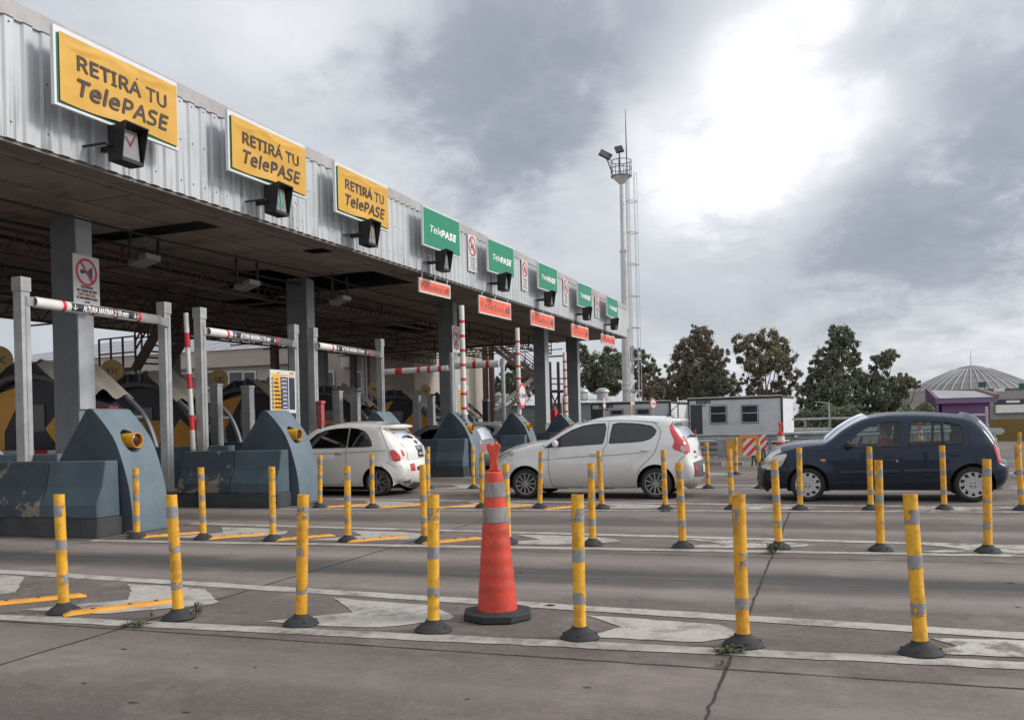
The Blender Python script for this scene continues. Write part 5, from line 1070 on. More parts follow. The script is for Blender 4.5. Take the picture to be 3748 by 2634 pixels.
def make_car(name, label, P, X, Y, paint, glass, group=None, plate=None):
    """P: top outline (x, z) from the front bumper's foot over the roof to the rear bumper's foot; local x grows to the rear, front axle at 0."""
    W2, wb = P['w'] / 2, P['wb']; tr_ = .285; ar = P.get('arch', .335); r = P.get('r', .075)
    t = thing(name, label, 'car', (X, Y + W2, 0), 0, group); O = (X, Y + W2)
    top = spline(P['top']); nt_ = len(top)
    bot = [(top[-1][0], top[-1][1])]
    zs = P['sill']
    def arc(c, a0, a1, n=16): return [(c + ar * math.cos(a0 + (a1 - a0) * i / n), tr_ + ar * math.sin(a0 + (a1 - a0) * i / n)) for i in range(n + 1)]
    sa_ = math.asin((zs - tr_) / ar)
    bottom = [(wb + ar + .02, zs + .03)] + arc(wb, sa_, PI - sa_) + linear([(wb - ar * math.cos(sa_), zs), (ar * math.cos(sa_), zs)], .06, False)[1:-1] + arc(0, sa_, PI - sa_) + [(-ar - .02, zs + .03)]
    loop = top + linear([top[-1], bottom[0]], .06, False)[1:-1] + bottom + linear([bottom[-1], top[0]], .06, False)[1:-1]
    xf = min(p[0] for p in top); xr = max(p[0] for p in top); belt = P['belt']; tum = P.get('tum', .34)
    fl, rl, fk, rk = P.get('taper', (.75, .6, .15, .10))
    def yy(x, z, rim=True):
        y = W2
        s = (x - xf) / fl
        if s < 1: y -= fk * (1 - s) ** 2.2
        s = (xr - x) / rl
        if s < 1: y -= rk * (1 - s) ** 2.2
        y -= .05 * max(0, (.55 - z) / .35) ** 2 + .018 * max(0, (z - .62) / .3) ** 2 * (1 if z < belt else 0) + (.018 * ((belt - .62) / .3) ** 2 + tum * (z - belt) + .12 * max(0, z - belt) ** 2 if z >= belt else 0)
        for (cx_, cw) in ((0, .42), (wb, .42)):     # flared arches
            q = math.hypot(x - cx_, z - tr_); 
            if q < .52: y += .018 * max(0, 1 - abs(q - ar) / .14)
        if z > .3: y -= .006 * math.exp(-((z - P.get('crease', .62)) / .012) ** 2)
        if rim:
            d = min(segd(x, z, top[i], top[i + 1]) for i in range(nt_ - 1))
            if d < r: y -= r * (1 - math.sqrt(max(0, 1 - (1 - d / r) ** 2)))
        return y
    regs = [(k, spline(p, .045, True) if sm_ else linear(p, .045), mt) for k, p, mt, sm_ in P['regions']]
    pts = [Vector(p) for p in loop]; n = len(pts); edges = [(i, (i + 1) % n) for i in range(n)]
    for k, p, mt in regs:
        o = len(pts); pts += [Vector(q) for q in p]; edges += [(o + i, o + (i + 1) % len(p)) for i in range(len(p))]
    for dd2 in (.008, .022, .045):
        for i in range(1, nt_ - 1):
            d_ = (Vector(top[i + 1]) - Vector(top[i - 1])).normalized(); q = Vector(top[i]) + Vector((d_.y, -d_.x)) * dd2
            if inpoly(q.x, q.y, loop) and min(segd(q.x, q.y, top[k], top[k + 1]) for k in range(nt_ - 1)) > dd2 * .85: pts.append(q)
    zmax = max(p[1] for p in top); gx = xf + .03
    allp = pts[:]
    while gx < xr:
        gz = .2
        while gz < zmax:
            jx, jz = gx + random.uniform(-.006, .006), gz + random.uniform(-.006, .006)
            if inpoly(jx, jz, loop) and min((Vector((jx, jz)) - q).length for q in allp) > .028: pts.append(Vector((jx, jz)))
            gz += .055
        gx += .06
    cdt = geometry.delaunay_2d_cdt(pts, edges, [], 0, 1e-5); V, Fs = cdt[0], cdt[2]
    ycache = [yy(v.x, v.y) for v in V]
    buckets = {}
    for f in Fs:
        cx_ = sum(V[i].x for i in f) / len(f); cz = sum(V[i].y for i in f) / len(f)
        if not inpoly(cx_, cz, loop): continue
        key = 'body'
        for k, p, mt in regs:
            if inpoly(cx_, cz, p): key = k; break
        buckets.setdefault(key, []).append(f)
    body = MB(); xyz = lambda x, y, z: (O[0] + x, O[1] + y, z)
    for s_ in (-1, 1): body.add([xyz(v.x, s_ * ycache[i], v.y) for i, v in enumerate(V)], [f if s_ < 0 else f[::-1] for f in buckets['body']], 0, True)
    # skin across the car from one side outline to the other
    T = [-1, -.96, -.9, -.8, -.66, -.5, -.3, -.1, .1, .3, .5, .66, .8, .9, .96, 1]
    ytop = [yy(p[0], p[1]) for p in top]; crown = P['crown']
    def crn(p):
        return crown(p[0], p[1])
    nrm_ = []
    for i in range(nt_):
        a, b = Vector(top[max(0, i - 1)]), Vector(top[min(nt_ - 1, i + 1)]); d = (b - a).normalized(); nrm_.append(Vector((-d.y, d.x)))
    def skin(i, tt, off=0):
        i = max(0, min(nt_ - 1.0001, i)); k = int(i); f_ = i - k; p = Vector(top[k]).lerp(Vector(top[k + 1]), f_); nn = nrm_[k].lerp(nrm_[k + 1], f_).normalized(); c = crn(p) * (1 - abs(tt) ** 2.2) + off
        return xyz(p.x + nn.x * c, (ytop[k] * (1 - f_) + ytop[k + 1] * f_) * tt, p.y + nn.y * c)
    def idx(fn): return min(range(nt_), key=fn)
    strips = []                                      # (name, i0, i1, t0, t1, material)
    for nm, (x0, z0), (x1, z1), t0, t1, mt in P['strips']:
        i0 = idx(lambda i: (top[i][0] - x0) ** 2 + (top[i][1] - z0) ** 2); i1 = idx(lambda i: (top[i][0] - x1) ** 2 + (top[i][1] - z1) ** 2)
        strips.append((nm, min(i0, i1), max(i0, i1), t0, t1, mt))
    acc = {}
    for i in range(nt_ - 1):
        for j in range(len(T) - 1):
            tm = (T[j] + T[j + 1]) / 2; key = None
            for s_ in strips:
                if s_[1] <= i < s_[2] and s_[3] <= abs(tm) < s_[4]: key = s_[0] + ('|' if s_[3] < .01 else ('L|' if tm < 0 else 'R|')); acc.setdefault(key, [s_[5], MB()]); break
            q = [skin(i, T[j]), skin(i + 1, T[j]), skin(i + 1, T[j + 1]), skin(i, T[j + 1])]
            (acc[key][1] if key else body).add(q, [(0, 3, 2, 1)], 0, True)
    # panel gaps, trims, underbody
    def surf_line(pl, rad, mi=1, off=.001):
        for s_ in (-1, 1): body.tube([xyz(x, s_ * (yy(x, z) + off), z) for x, z in pl], rad, 4, mi)
    for pl in P['gaps']: surf_line(spline(pl, .06), .0045)
    for k, p, mt in regs:
        if k.startswith('window'): surf_line(p + [p[0]], P.get('trim', .008), 1, .002)
    for a_, b_, t0, t1 in P.get('skingaps', []):
        i0 = idx(lambda i: (top[i][0] - a_[0]) ** 2 + (top[i][1] - a_[1]) ** 2); i1 = idx(lambda i: (top[i][0] - b_[0]) ** 2 + (top[i][1] - b_[1]) ** 2)
        m_ = 14; body.tube([skin(i0 + (i1 - i0) * k / m_, t0 + (t1 - t0) * k / m_, .001) for k in range(m_ + 1)], .0045, 4, 1)
    for cx_ in (0, wb):                              # wheel housings
        for s_ in (-1, 1):
            vs = []; m_ = 18
            for i in range(m_ + 1):
                a_ = sa_ + (PI - 2 * sa_) * i / m_; x, z = cx_ + ar * math.cos(a_), tr_ + ar * math.sin(a_); vs += [xyz(x, s_ * (yy(x, z) - .002), z), xyz(x, s_ * .45, z)]
            body.add(vs, [(2 * i, 2 * i + 1, 2 * i + 3, 2 * i + 2) for i in range(m_)], 1, True); body.add([xyz(cx_ - ar, s_ * .45, .15), xyz(cx_ + ar, s_ * .45, .15), xyz(cx_ + ar, s_ * .45, tr_ + ar), xyz(cx_ - ar, s_ * .45, tr_ + ar)], [(0, 1, 2, 3)], 1)
    body.box(O[0] + ar, O[0] + wb - ar, O[1] - W2 + .07, O[1] + W2 - .07, zs + .01, zs + .04, 1); body.box(O[0] + xf + .25, O[0] + xr - .2, O[1] - .44, O[1] + .44, zs + .02, zs + .05, 1)
    bo = body.build('body', [paint, BPL], t, fixn=False, sharp=60)
    me = bo.data; bm = bmesh.new(); bm.from_mesh(me); bmesh.ops.remove_doubles(bm, verts=bm.verts, dist=4e-4); bmesh.ops.recalc_face_normals(bm, faces=bm.faces); bm.to_mesh(me); bm.free()
    for k, p, mt in regs:
        nm = k.split('|')[0]
        for s_ in (-1, 1):
            b_ = MB(); off = .003 if mt is not glass else -.004
            b_.add([xyz(v.x, s_ * (ycache[i] + off), v.y) for i, v in enumerate(V)], [f if s_ < 0 else f[::-1] for f in buckets.get(k, [])], 0, True)
            key = nm + ('L|' if s_ < 0 else 'R|')
            if key in acc and nm in ('headlight', 'tail_light'): acc[key][1].add(b_.v, b_.f, 0, True)
            else:
                o_ = b_.build(nm, mt, t, fixn=False, sharp=70); bm = bmesh.new(); bm.from_mesh(o_.data); bmesh.ops.delete(bm, geom=[v for v in bm.verts if not v.link_faces], context='VERTS'); bm.to_mesh(o_.data); bm.free()
    made = {}
    for key, (mt, b_) in acc.items():
        nm = key.rstrip('|'); nm = nm[:-1] if nm[-1] in 'LR' else nm
        o_ = b_.build(nm, mt, t, fixn=False, sharp=70); bm = bmesh.new(); bm.from_mesh(o_.data); bmesh.ops.remove_doubles(bm, verts=bm.verts, dist=4e-4); bmesh.ops.delete(bm, geom=[v for v in bm.verts if not v.link_faces], context='VERTS'); bm.to_mesh(o_.data); bm.free(); made[key] = o_
    # wheels
    for cx_ in (0, wb):
        for s_ in (-1, 1):
            yo = O[1] + s_ * (W2 - .015); hb = MB(); c = (O[0] + cx_, yo, tr_); hb.lathe([(0, -s_ * .10), (.17, -s_ * .10), (.175, -s_ * .06), (.0, -s_ * .058)], c, 24, axis='y'); wh_ = hb.build('wheel', DARK, t)
            b_ = MB(); R0 = tr_ - .004; b_.lathe([(P.get('rimr', .195), -s_ * .012), (.215, s_ * .0), (.24, s_ * .004), (R0 - .025, -s_ * .006), (R0 - .006, -s_ * .022), (R0, -s_ * .05), (R0, -s_ * .15), (R0 - .02, -s_ * .175), (.2, -s_ * .18)], c, 40, axis='y'); b_.build('tyre', TYRE, wh_)
            b_ = MB(); rr = P.get('rimr', .195); b_.lathe([(rr + .002, -s_ * .012), (rr, -s_ * .004), (rr - .012, -s_ * .006), (rr - .02, -s_ * .04), (rr - .022, -s_ * .12)], c, 36, axis='y')
            ns, style = P['spokes']
            if style == 'cap':
                b_.lathe([(0, s_ * .004), (.05, s_ * .004), (.06, -s_ * .004), (.129, -s_ * .002)], c, 36, axis='y')
                for k in range(ns):
                    a0 = 2 * PI * k / ns; q = []
                    for a_, rr2 in ((-.5, .128), (-.22, .165), (-.33, .192), (.33, .192), (.22, .165), (.5, .128)):
                        th_ = a0 + a_ * 2 * PI / ns; q.append((c[0] + rr2 * math.cos(th_), c[1] - s_ * .004, c[2] + rr2 * math.sin(th_)))
                    b_.add(q, [list(range(6)) if s_ < 0 else list(range(5, -1, -1))])
                for k in range(4): a_ = PI / 4 + k * PI / 2; b_.cyl((c[0] + .038 * math.cos(a_), c[1] + s_ * .003, c[2] + .038 * math.sin(a_)), (c[0] + .038 * math.cos(a_), c[1] + s_ * .006, c[2] + .038 * math.sin(a_)), .011, n=8, mi=1)
            else:
                b_.lathe([(0, -s_ * .006), (.045, -s_ * .006), (.055, -s_ * .02), (.055, -s_ * .06)], c, 24, axis='y')
                for k in range(ns):
                    a_ = 2 * PI * k / ns; p0 = (c[0] + .045 * math.cos(a_), c[1] - s_ * .02, c[2] + .045 * math.sin(a_)); w_ = .030 if style == 'bar' else .02
                    if style == 'bar': b_.bar(p0, (c[0] + (rr - .005) * math.cos(a_), c[1] - s_ * .014, c[2] + (rr - .005) * math.sin(a_)), .022, w_, upv=(0, 1, 0))
                    else:
                        mid = (c[0] + .11 * math.cos(a_), c[1] - s_ * .018, c[2] + .11 * math.sin(a_)); b_.bar(p0, mid, .024, .026, upv=(0, 1, 0))
                        for e_ in (-.24, .24): b_.bar(mid, (c[0] + (rr - .004) * math.cos(a_ + e_), c[1] - s_ * .012, c[2] + (rr - .004) * math.sin(a_ + e_)), .02, .02, upv=(0, 1, 0))
                for k in range(4): a_ = PI / 4 + k * PI / 2; b_.cyl((c[0] + .05 * math.cos(a_), c[1] - s_ * .015, c[2] + .05 * math.sin(a_)), (c[0] + .05 * math.cos(a_), c[1] - s_ * .002, c[2] + .05 * math.sin(a_)), .009, n=8, mi=1)
            b_.build('rim', [P['rimmat'], BPL], wh_)
    # mirrors, handles
    mxz = P['mirror']
    for s_ in (-1, 1):
        b_ = MB(); y0 = s_ * (yy(mxz[0] + .1, mxz[1]) + .0); cc_ = Vector(xyz(mxz[0], y0 + s_ * .10, mxz[1]))
        n1, n2 = 8, 12; vs = []
        for i in range(n1 + 1):
            u = -1 + 2 * i / n1; rr = math.sqrt(max(0, 1 - abs(u) ** 3))
            for j in range(n2): a_ = 2 * PI * j / n2; vs.append((cc_.x + .055 * rr * math.cos(a_) + (.03 if math.cos(a_) > 0 else 0) * 0, cc_.y + .095 * u, cc_.z + .068 * rr * math.sin(a_)))
        b_.add(vs, [(i * n2 + j, i * n2 + (j + 1) % n2, (i + 1) * n2 + (j + 1) % n2, (i + 1) * n2 + j) for i in range(n1) for j in range(n2)], 0, True)
        b_.bar(cc_ - Vector((0, s_ * .05, .03)), xyz(mxz[0] + .03, y0 - s_ * .01, mxz[1] - .06), .04, .03, mi=1); b_.build('wing_mirror', [P.get('mirmat', paint), BPL], t)
    for hx, hz in P['handles']:
        for s_ in (-1, 1):
            y0 = s_ * (yy(hx, hz) + .012); b_ = MB(); b_.tube([xyz(hx - .09, y0 - s_ * .012, hz), xyz(hx - .06, y0 + s_ * .006, hz), xyz(hx, y0 + s_ * .01, hz + .004), xyz(hx + .06, y0 + s_ * .006, hz), xyz(hx + .09, y0 - s_ * .012, hz)], [.010, .014, .015, .014, .010], 8); o_ = b_.build('door_handle', P.get('hmat', paint), t)
    for ml_ in P.get('mold', []):
        for s_ in (-1, 1):
            b_ = MB(); (x0, z0), (x1, z1), h = ml_; pl = linear([(x0, z0), (x1, z1)], .08, False); vs = []
            for x, z in pl: y0 = yy(x, z); vs += [xyz(x, s_ * (y0 + .0), z - h / 2), xyz(x, s_ * (y0 + .012), z - h / 4), xyz(x, s_ * (y0 + .012), z + h / 4), xyz(x, s_ * (y0 + .0), z + h / 2)]
            b_.add(vs, [(4 * i + k, 4 * i + k + 1, 4 * i + k + 5, 4 * i + k + 4) for i in range(len(pl) - 1) for k in range(3)], 0, True); b_.build('side_moulding', P.get('moldmat', BPL), t, fixn=False)
    # inside: floor, dash, seats, steering wheel
    b_ = MB(); b_.box(O[0] + P['dash'] - .1, O[0] + P['dash'] + .28, O[1] - W2 + .16, O[1] + W2 - .16, .5, belt - .04); b_.build('dashboard', SEATM, t)
    b_ = MB(); b_.box(O[0] + P['dash'], O[0] + P['rear'], O[1] - W2 + .14, O[1] + W2 - .14, .24, .30); b_.build('floor', SEATM, t)
    for sx_ in P['seats'][:1]:
        for s_ in (-.36, .36):
            b_ = MB(); x = O[0] + sx_; y = O[1] + s_; b_.box(x - .1, x + .42, y - .23, y + .23, .34, .52); b_.add([(x + .36, y - .22, .48), (x + .36, y + .22, .48), (x + .52, y + .22, 1.02), (x + .52, y - .22, 1.02), (x + .46, y - .22, .48), (x + .46, y + .22, .48), (x + .60, y + .2, 1.02), (x + .60, y - .2, 1.02)], [(0, 1, 2, 3), (7, 6, 5, 4), (0, 3, 7, 4), (1, 5, 6, 2), (2, 6, 7, 3)]); b_.box(x + .53, x + .61, y - .12, y + .12, 1.04, 1.22); b_.build('front_seat', SEATM, t, bevel=.02)
    x = O[0] + P['seats'][1]; b_ = MB(); b_.box(x - .05, x + .42, O[1] - .55, O[1] + .55, .34, .52); b_.box(x + .4, x + .54, O[1] - .55, O[1] + .55, .5, belt + .03); b_.box(x + .44, x + .52, O[1] - .42, O[1] - .2, belt + .03, belt + .18); b_.box(x + .44, x + .52, O[1] + .2, O[1] + .42, belt + .03, belt + .18); b_.build('rear_seat', SEATM, t, bevel=.02)
    b_ = MB(); sx_ = O[0] + P['seats'][0] - .2; M4 = Matrix.Translation((sx_, O[1] - .36, .88)) @ Matrix.Rotation(-1.15, 4, 'Y'); b_.tube([M4 @ Vector((.18 * math.cos(i * PI / 10), .18 * math.sin(i * PI / 10), 0)) for i in range(21)], .016, 6); b_.tube([M4 @ Vector((0, -.18, 0)), M4 @ Vector((0, .18, 0))], .02, 6); b_.build('steering_wheel', BPL, t)
    return t, skin, idx, top, yy, xyz
def patch(name, parent, mat, skin, i0, i1, t0, t1, off=.006, n=6):
    b_ = MB(); vs = [skin(i0 + (i1 - i0) * a / n, t0 + (t1 - t0) * b / n, off) for a in range(n + 1) for b in range(n + 1)]
    b_.add(vs, [(a * (n + 1) + b, a * (n + 1) + b + 1, (a + 1) * (n + 1) + b + 1, (a + 1) * (n + 1) + b) for a in range(n) for b in range(n)], 0, True); return b_.build(name, mat, parent, fixn=False)
def skin_frame(skin, i, tt, off):                    # text frame on the skin: x to the reader's right when seen from behind the car
    p = Vector(skin(i, tt, off)); px = Vector(skin(i, tt + .05, off)) - p; pz = Vector(skin(i - .6, tt, off)) - p
    ex = px.normalized(); ez = pz.normalized(); ez = (ez - ex * ez.dot(ex)).normalized(); return frame(p, ex, ez)
# --- silver-white five-door hatchback, dusty along the sills
PALIO = dict(w=1.67, wb=2.46, sill=.20, belt=.99, dash=.42, rear=2.3, seats=(1.0, 1.85), mirror=(.62, 1.03), mirmat=None, spokes=(11, 'bar'), rimmat=RIMG, rimr=.20, arch=.345, tum=.33, crease=.74,
    top=[(-.62, .22), (-.70, .34), (-.73, .48), (-.72, .60), (-.66, .72), (-.52, .80), (-.36, .875), (-.15, .945), (.10, 1.01), (.34, 1.06), (.47, 1.115), (.62, 1.20), (.82, 1.305), (1.02, 1.375), (1.22, 1.43), (1.45, 1.465), (1.8, 1.48), (2.15, 1.465), (2.5, 1.445), (2.75, 1.43), (2.88, 1.415), (2.885, 1.395), (2.74, 1.345), (2.80, 1.27), (2.92, 1.11), (3.00, 1.00), (3.03, .88), (3.05, .72), (3.09, .64), (3.11, .52), (3.10, .40), (3.03, .28), (2.95, .22)],
    crown=lambda x, z: (.13 if x < -.5 else (.13 - (x + .5) * .09 if x < .4 else (.10 if x < 1.0 and z < 1.38 else (.05 if x < 2.62 else max(.025, min(.11, .03 + (1.36 - z) * .5)))))),
    regions=[('window|f', [(.40, .955), (.50, 1.03), (.70, 1.165), (.90, 1.275), (1.10, 1.345), (1.30, 1.375), (1.52, 1.385), (1.545, 1.30), (1.53, 1.15), (1.50, 1.015), (.98, .985)], None, False),
             ('window|r', [(1.62, 1.02), (1.64, 1.2), (1.67, 1.36), (1.78, 1.385), (2.0, 1.375), (2.19, 1.355), (2.39, 1.315), (2.475, 1.24), (2.45, 1.16), (2.37, 1.09), (2.24, 1.05), (1.99, 1.03)], None, False),
             ('tail_light|', [(2.70, 1.32), (2.745, 1.17), (2.80, 1.04), (2.765, .93), (2.80, .885), (2.90, .85), (3.03, .80), (3.03, .90), (2.985, 1.02), (2.90, 1.11), (2.80, 1.25), (2.735, 1.345)], REDL, True),
             ('headlight|', [(-.63, .72), (-.58, .775), (-.44, .845), (-.28, .885), (-.225, .87), (-.24, .81), (-.32, .755), (-.48, .70), (-.6, .67)], CLRL, True)],
    strips=[('windscreen', (.44, 1.10), (1.12, 1.405), 0, .93, None), ('rear_window', (2.745, 1.335), (2.965, 1.05), 0, .86, None), ('tail_light', (2.90, 1.11), (3.03, .80), .86, 1.01, REDL), ('headlight', (-.70, .66), (-.30, .895), .68, 1.01, CLRL), ('grille', (-.73, .45), (-.72, .60), 0, .62, BPL)],
    gaps=[[(1.60, 1.43), (1.58, 1.2), (1.575, 1.02), (1.50, .88), (1.485, .6), (1.49, .21)], [(.44, 1.0), (.47, .9), (.455, .67), (.48, .42), (.53, .23)], [(2.40, 1.40), (2.54, 1.27), (2.55, 1.15), (2.46, .86), (2.34, .72), (2.2, .58), (2.13, .46)], [(.36, .725), (1.0, .775), (1.6, .80), (2.3, .845)], [(1.1, 1.415), (1.6, 1.435), (2.1, 1.42), (2.5, 1.37)], [(.30, 1.05), (.40, .955)], [(3.0, .80), (2.86, .66), (2.80, .52)], [(.53, .23), (1.4, .21), (2.1, .22)]],
    skingaps=[((3.03, .79), (3.05, .70), .80, .80), ((3.06, .68), (3.06, .68), -.80, .80), ((2.62, 1.44), (2.62, 1.44), -.97, .97), ((.33, 1.06), (.33, 1.06), -.95, .95)],
    handles=[(1.33, .835), (2.28, .885)])
def car_prep(P, glass, paint):
    Q = dict(P); Q['regions'] = [(k, p, mt or glass, s) for k, p, mt, s in P['regions']]; Q['strips'] = [(a, b, c, d, e_, mt or glass) for a, b, c, d, e_, mt in P['strips']]
    if Q.get('mirmat') is None: Q['mirmat'] = paint
    return Q
PW = carpaint('white_silver_paint', (.70, .70, .69), (.27, .235, .20)); PF = carpaint('pearl_white_paint', (.72, .70, .65)); PB = carpaint('dark_blue_paint', (.004, .016, .040), (.010, .010, .013), coat=.45, rough=.4); PB.node_tree.nodes['Principled BSDF'].inputs['Specular IOR Level'].default_value = .25; PBK = carpaint('black_paint', (.012, .012, .014)); PSI = carpaint('silver_paint', (.45, .46, .47), None, metal=.3)
t, skin, idx, top, yy, xyz = make_car('hatchback', 'dusty silver-white five-door hatchback with tall red tail lights, behind the tall cone', car_prep(PALIO, GL_DARK, PW), -5.40, 16.10, PW, GL_DARK, 'cars queuing at the toll')
ib = lambda x, z: idx(lambda i: (top[i][0] - x) ** 2 + (top[i][1] - z) ** 2)
patch('bumper_insert', t, GPL, skin, ib(3.09, .62), ib(3.105, .42), -.93, .93, .006, 10); patch('number_plate', t, PLATEW, skin, ib(3.10, .585), ib(3.11, .46), -.32, -.02, .016)
for s_ in (-1, 1): patch('reflector', t, REDL, skin, ib(3.10, .56), ib(3.11, .45), s_ * .80, s_ * .90, .012)
b_ = MB(); M4 = skin_frame(skin, ib(3.04, .80), -.62, .004); text_into(b_, 'Fiat', .075, M4, 0, bold=.001, shear=.2); text_into(b_, '1.4', .07, M4 @ Matrix.Translation((.0, -.115, 0)), 0, bold=.003); ring2d(b_, skin_frame(skin, ib(3.03, .86), -.02, .004), .03, .05, 20, 0); b_.build('badges', BPL, t, fixn=False)['kind'] = 'stuff'
b_ = MB(); b_.tube([skin(ib(2.97, 1.03), -.05, .012), skin(ib(2.96, 1.05), -.5, .02), skin(ib(2.95, 1.06), -.72, .02)], [.02, .012, .008], 6); b_.build('rear_wiper', BPL, t)
b_ = MB(); b_.tube([xyz(2.55, 0, 1.49), xyz(2.58, 0, 1.53), xyz(2.78, 0, 1.72)], [.02, .012, .006], 6); b_.build('antenna', BPL, t)
for s_ in (-1, 1):
    b_ = MB(); vs = [xyz(2.955 + .055 * math.cos(a_) * .9, s_ * (yy(2.955, .90) + .014), .90 + .062 * math.sin(a_)) for a_ in [i * PI / 10 for i in range(20)]]; b_.add(vs, [list(range(20))]); b_.build('lamp_disc', M('white_lamp_centre', (.62, .6, .6), .2, world=False), t)
b_ = MB(); pl = [(.37, .945), (.70, .99), (.69, 1.15), (.52, 1.045)]
for s_ in (-1, 1): b_ = MB(); b_.add([xyz(x, s_ * (yy(x, z) + .003), z) for x, z in pl], [(0, 1, 2, 3)]); b_.build('mirror_sail', BPL, t, fixn=False)
# --- dark blue five-door hatchback
CLIO = dict(w=1.62, wb=2.48, sill=.19, belt=.90, dash=.40, rear=2.3, seats=(1.0, 1.85), mirror=(.64, .94), spokes=(10, 'cap'), rimmat=RIMS, rimr=.20, arch=.335, tum=.40, crease=.60,
    top=[(-.62, .20), (-.71, .28), (-.74, .40), (-.735, .50), (-.70, .60), (-.62, .705), (-.5, .79), (-.32, .865), (-.08, .92), (.14, .95), (.28, .965), (.38, 1.02), (.54, 1.15), (.70, 1.25), (.87, 1.335), (1.03, 1.38), (1.25, 1.41), (1.55, 1.415), (1.82, 1.405), (2.15, 1.375), (2.42, 1.335), (2.55, 1.29), (2.65, 1.20), (2.75, 1.05), (2.83, .90), (2.87, .80), (2.89, .68), (2.91, .62), (2.97, .59), (2.985, .50), (2.975, .38), (2.93, .30), (2.83, .235)],
    crown=lambda x, z: (.12 if x < -.45 else (.11 - (x + .45) * .06 if x < .3 else (.11 if x < .95 and z < 1.36 else (.05 if z > 1.34 else .10)))),
    regions=[('window|f', [(.69, .895), (.70, 1.02), (.82, 1.145), (.99, 1.245), (1.14, 1.29), (1.30, 1.305), (1.44, 1.305), (1.455, 1.26), (1.41, .90)], None, False),
             ('window|r', [(1.56, .915), (1.62, 1.28), (1.66, 1.305), (1.82, 1.30), (2.05, 1.28), (2.05, .925)], None, False),
             ('window|q', [(2.08, .925), (2.08, 1.277), (2.20, 1.26), (2.33, 1.225), (2.37, 1.14), (2.375, .99), (2.35, .93)], None, False),
             ('tail_light|', [(2.80, .905), (2.83, .93), (2.90, .82), (2.91, .62), (2.84, .615), (2.835, .70), (2.80, .82)], REDL, False),
             ('headlight|', [(-.70, .58), (-.66, .68), (-.52, .765), (-.33, .80), (-.36, .71), (-.42, .60), (-.55, .545), (-.67, .535)], CLRL, True)],
    strips=[('windscreen', (.30, .975), (.99, 1.37), 0, .95, None), ('rear_window', (2.60, 1.26), (2.82, .93), 0, .86, None), ('tail_light', (2.86, .84), (2.905, .63), .86, 1.01, REDL), ('headlight', (-.72, .55), (-.42, .82), .62, 1.01, CLRL), ('grille', (-.735, .48), (-.66, .66), 0, .58, BPL)],
    gaps=[[(1.52, 1.38), (1.525, 1.2), (1.50, .90), (1.455, .82), (1.45, .5), (1.46, .22)], [(.34, .96), (.385, .9), (.385, .63), (.41, .22)], [(2.38, 1.30), (2.43, 1.2), (2.46, 1.0), (2.45, .82), (2.36, .68), (2.25, .56)], [(-.62, .52), (-.4, .53), (-.29, .50)], [(2.82, .60), (2.93, .60)], [(-.32, .80), (-.33, .72), (-.40, .56)], [(.41, .22), (1.4, .215), (2.12, .215)]],
    skingaps=[((.24, .96), (.24, .96), -.95, .95)], handles=[(1.28, .735), (2.23, .755)], mold=[((.50, .48), (1.43, .50), .055), ((1.48, .50), (2.08, .51), .055)], moldmat=None, trim=.010)
q = car_prep(CLIO, GL_CLR, BPL); q['moldmat'] = carpaint('dark_moulding', (.02, .022, .035), None, 0, rough=.45); q['hmat'] = BPL
t, skin, idx, top, yy, xyz = make_car('hatchback', 'dark blue five-door hatchback with silver hubcaps and a driver in red, at the right', q, -.34, 15.80, PB, GL_CLR, 'cars queuing at the toll')
ib = lambda x, z: idx(lambda i: (top[i][0] - x) ** 2 + (top[i][1] - z) ** 2)
for k in range(5): patch('grille_slat', t, CHR if k in (0, 4) else BPL, skin, ib(-.73, .50) + k * 1.1, ib(-.73, .50) + k * 1.1 + .35, -.56, .56, .014, 8)
for s_ in (-1, 1): b_ = MB(); b_.add([xyz(-.53 + .06 * math.cos(a_), s_ * (yy(-.53, .66) + .008), .645 + .055 * math.sin(a_)) for a_ in [i * PI / 8 for i in range(16)]], [list(range(16))]); b_.build('indicator_lens', AMB, t, fixn=False)
for s_ in (-1, 1):
    b_ = MB(); b_.add([xyz(.25 + .045 * math.cos(a_), s_ * (yy(.25, .69) + .003), .69 + .018 * math.sin(a_)) for a_ in [i * PI / 6 for i in range(12)]], [list(range(12))]); b_.build('side_repeater', AMB, t, fixn=False)
    b_ = MB(); b_.add([xyz(1.38 + .018 * math.cos(a_), s_ * (yy(1.38, .665) + .003), .665 + .018 * math.sin(a_)) for a_ in [i * PI / 6 for i in range(12)]], [list(range(12))]); b_.build('lock', CHR, t, fixn=False)
b_ = MB(); b_.tube([xyz(.30, -.1, .985), xyz(.26, -.35, 1.0), xyz(.34, -.55, 1.02)], .012, 5); b_.tube([xyz(.30, .25, .985), xyz(.26, .0, 1.0), xyz(.36, -.2, 1.02)], .012, 5); b_.build('wiper', BPL, t)
patch('number_plate', t, PLATEW, skin, ib(-.735, .42), ib(-.72, .30), -.28, .28, .012)
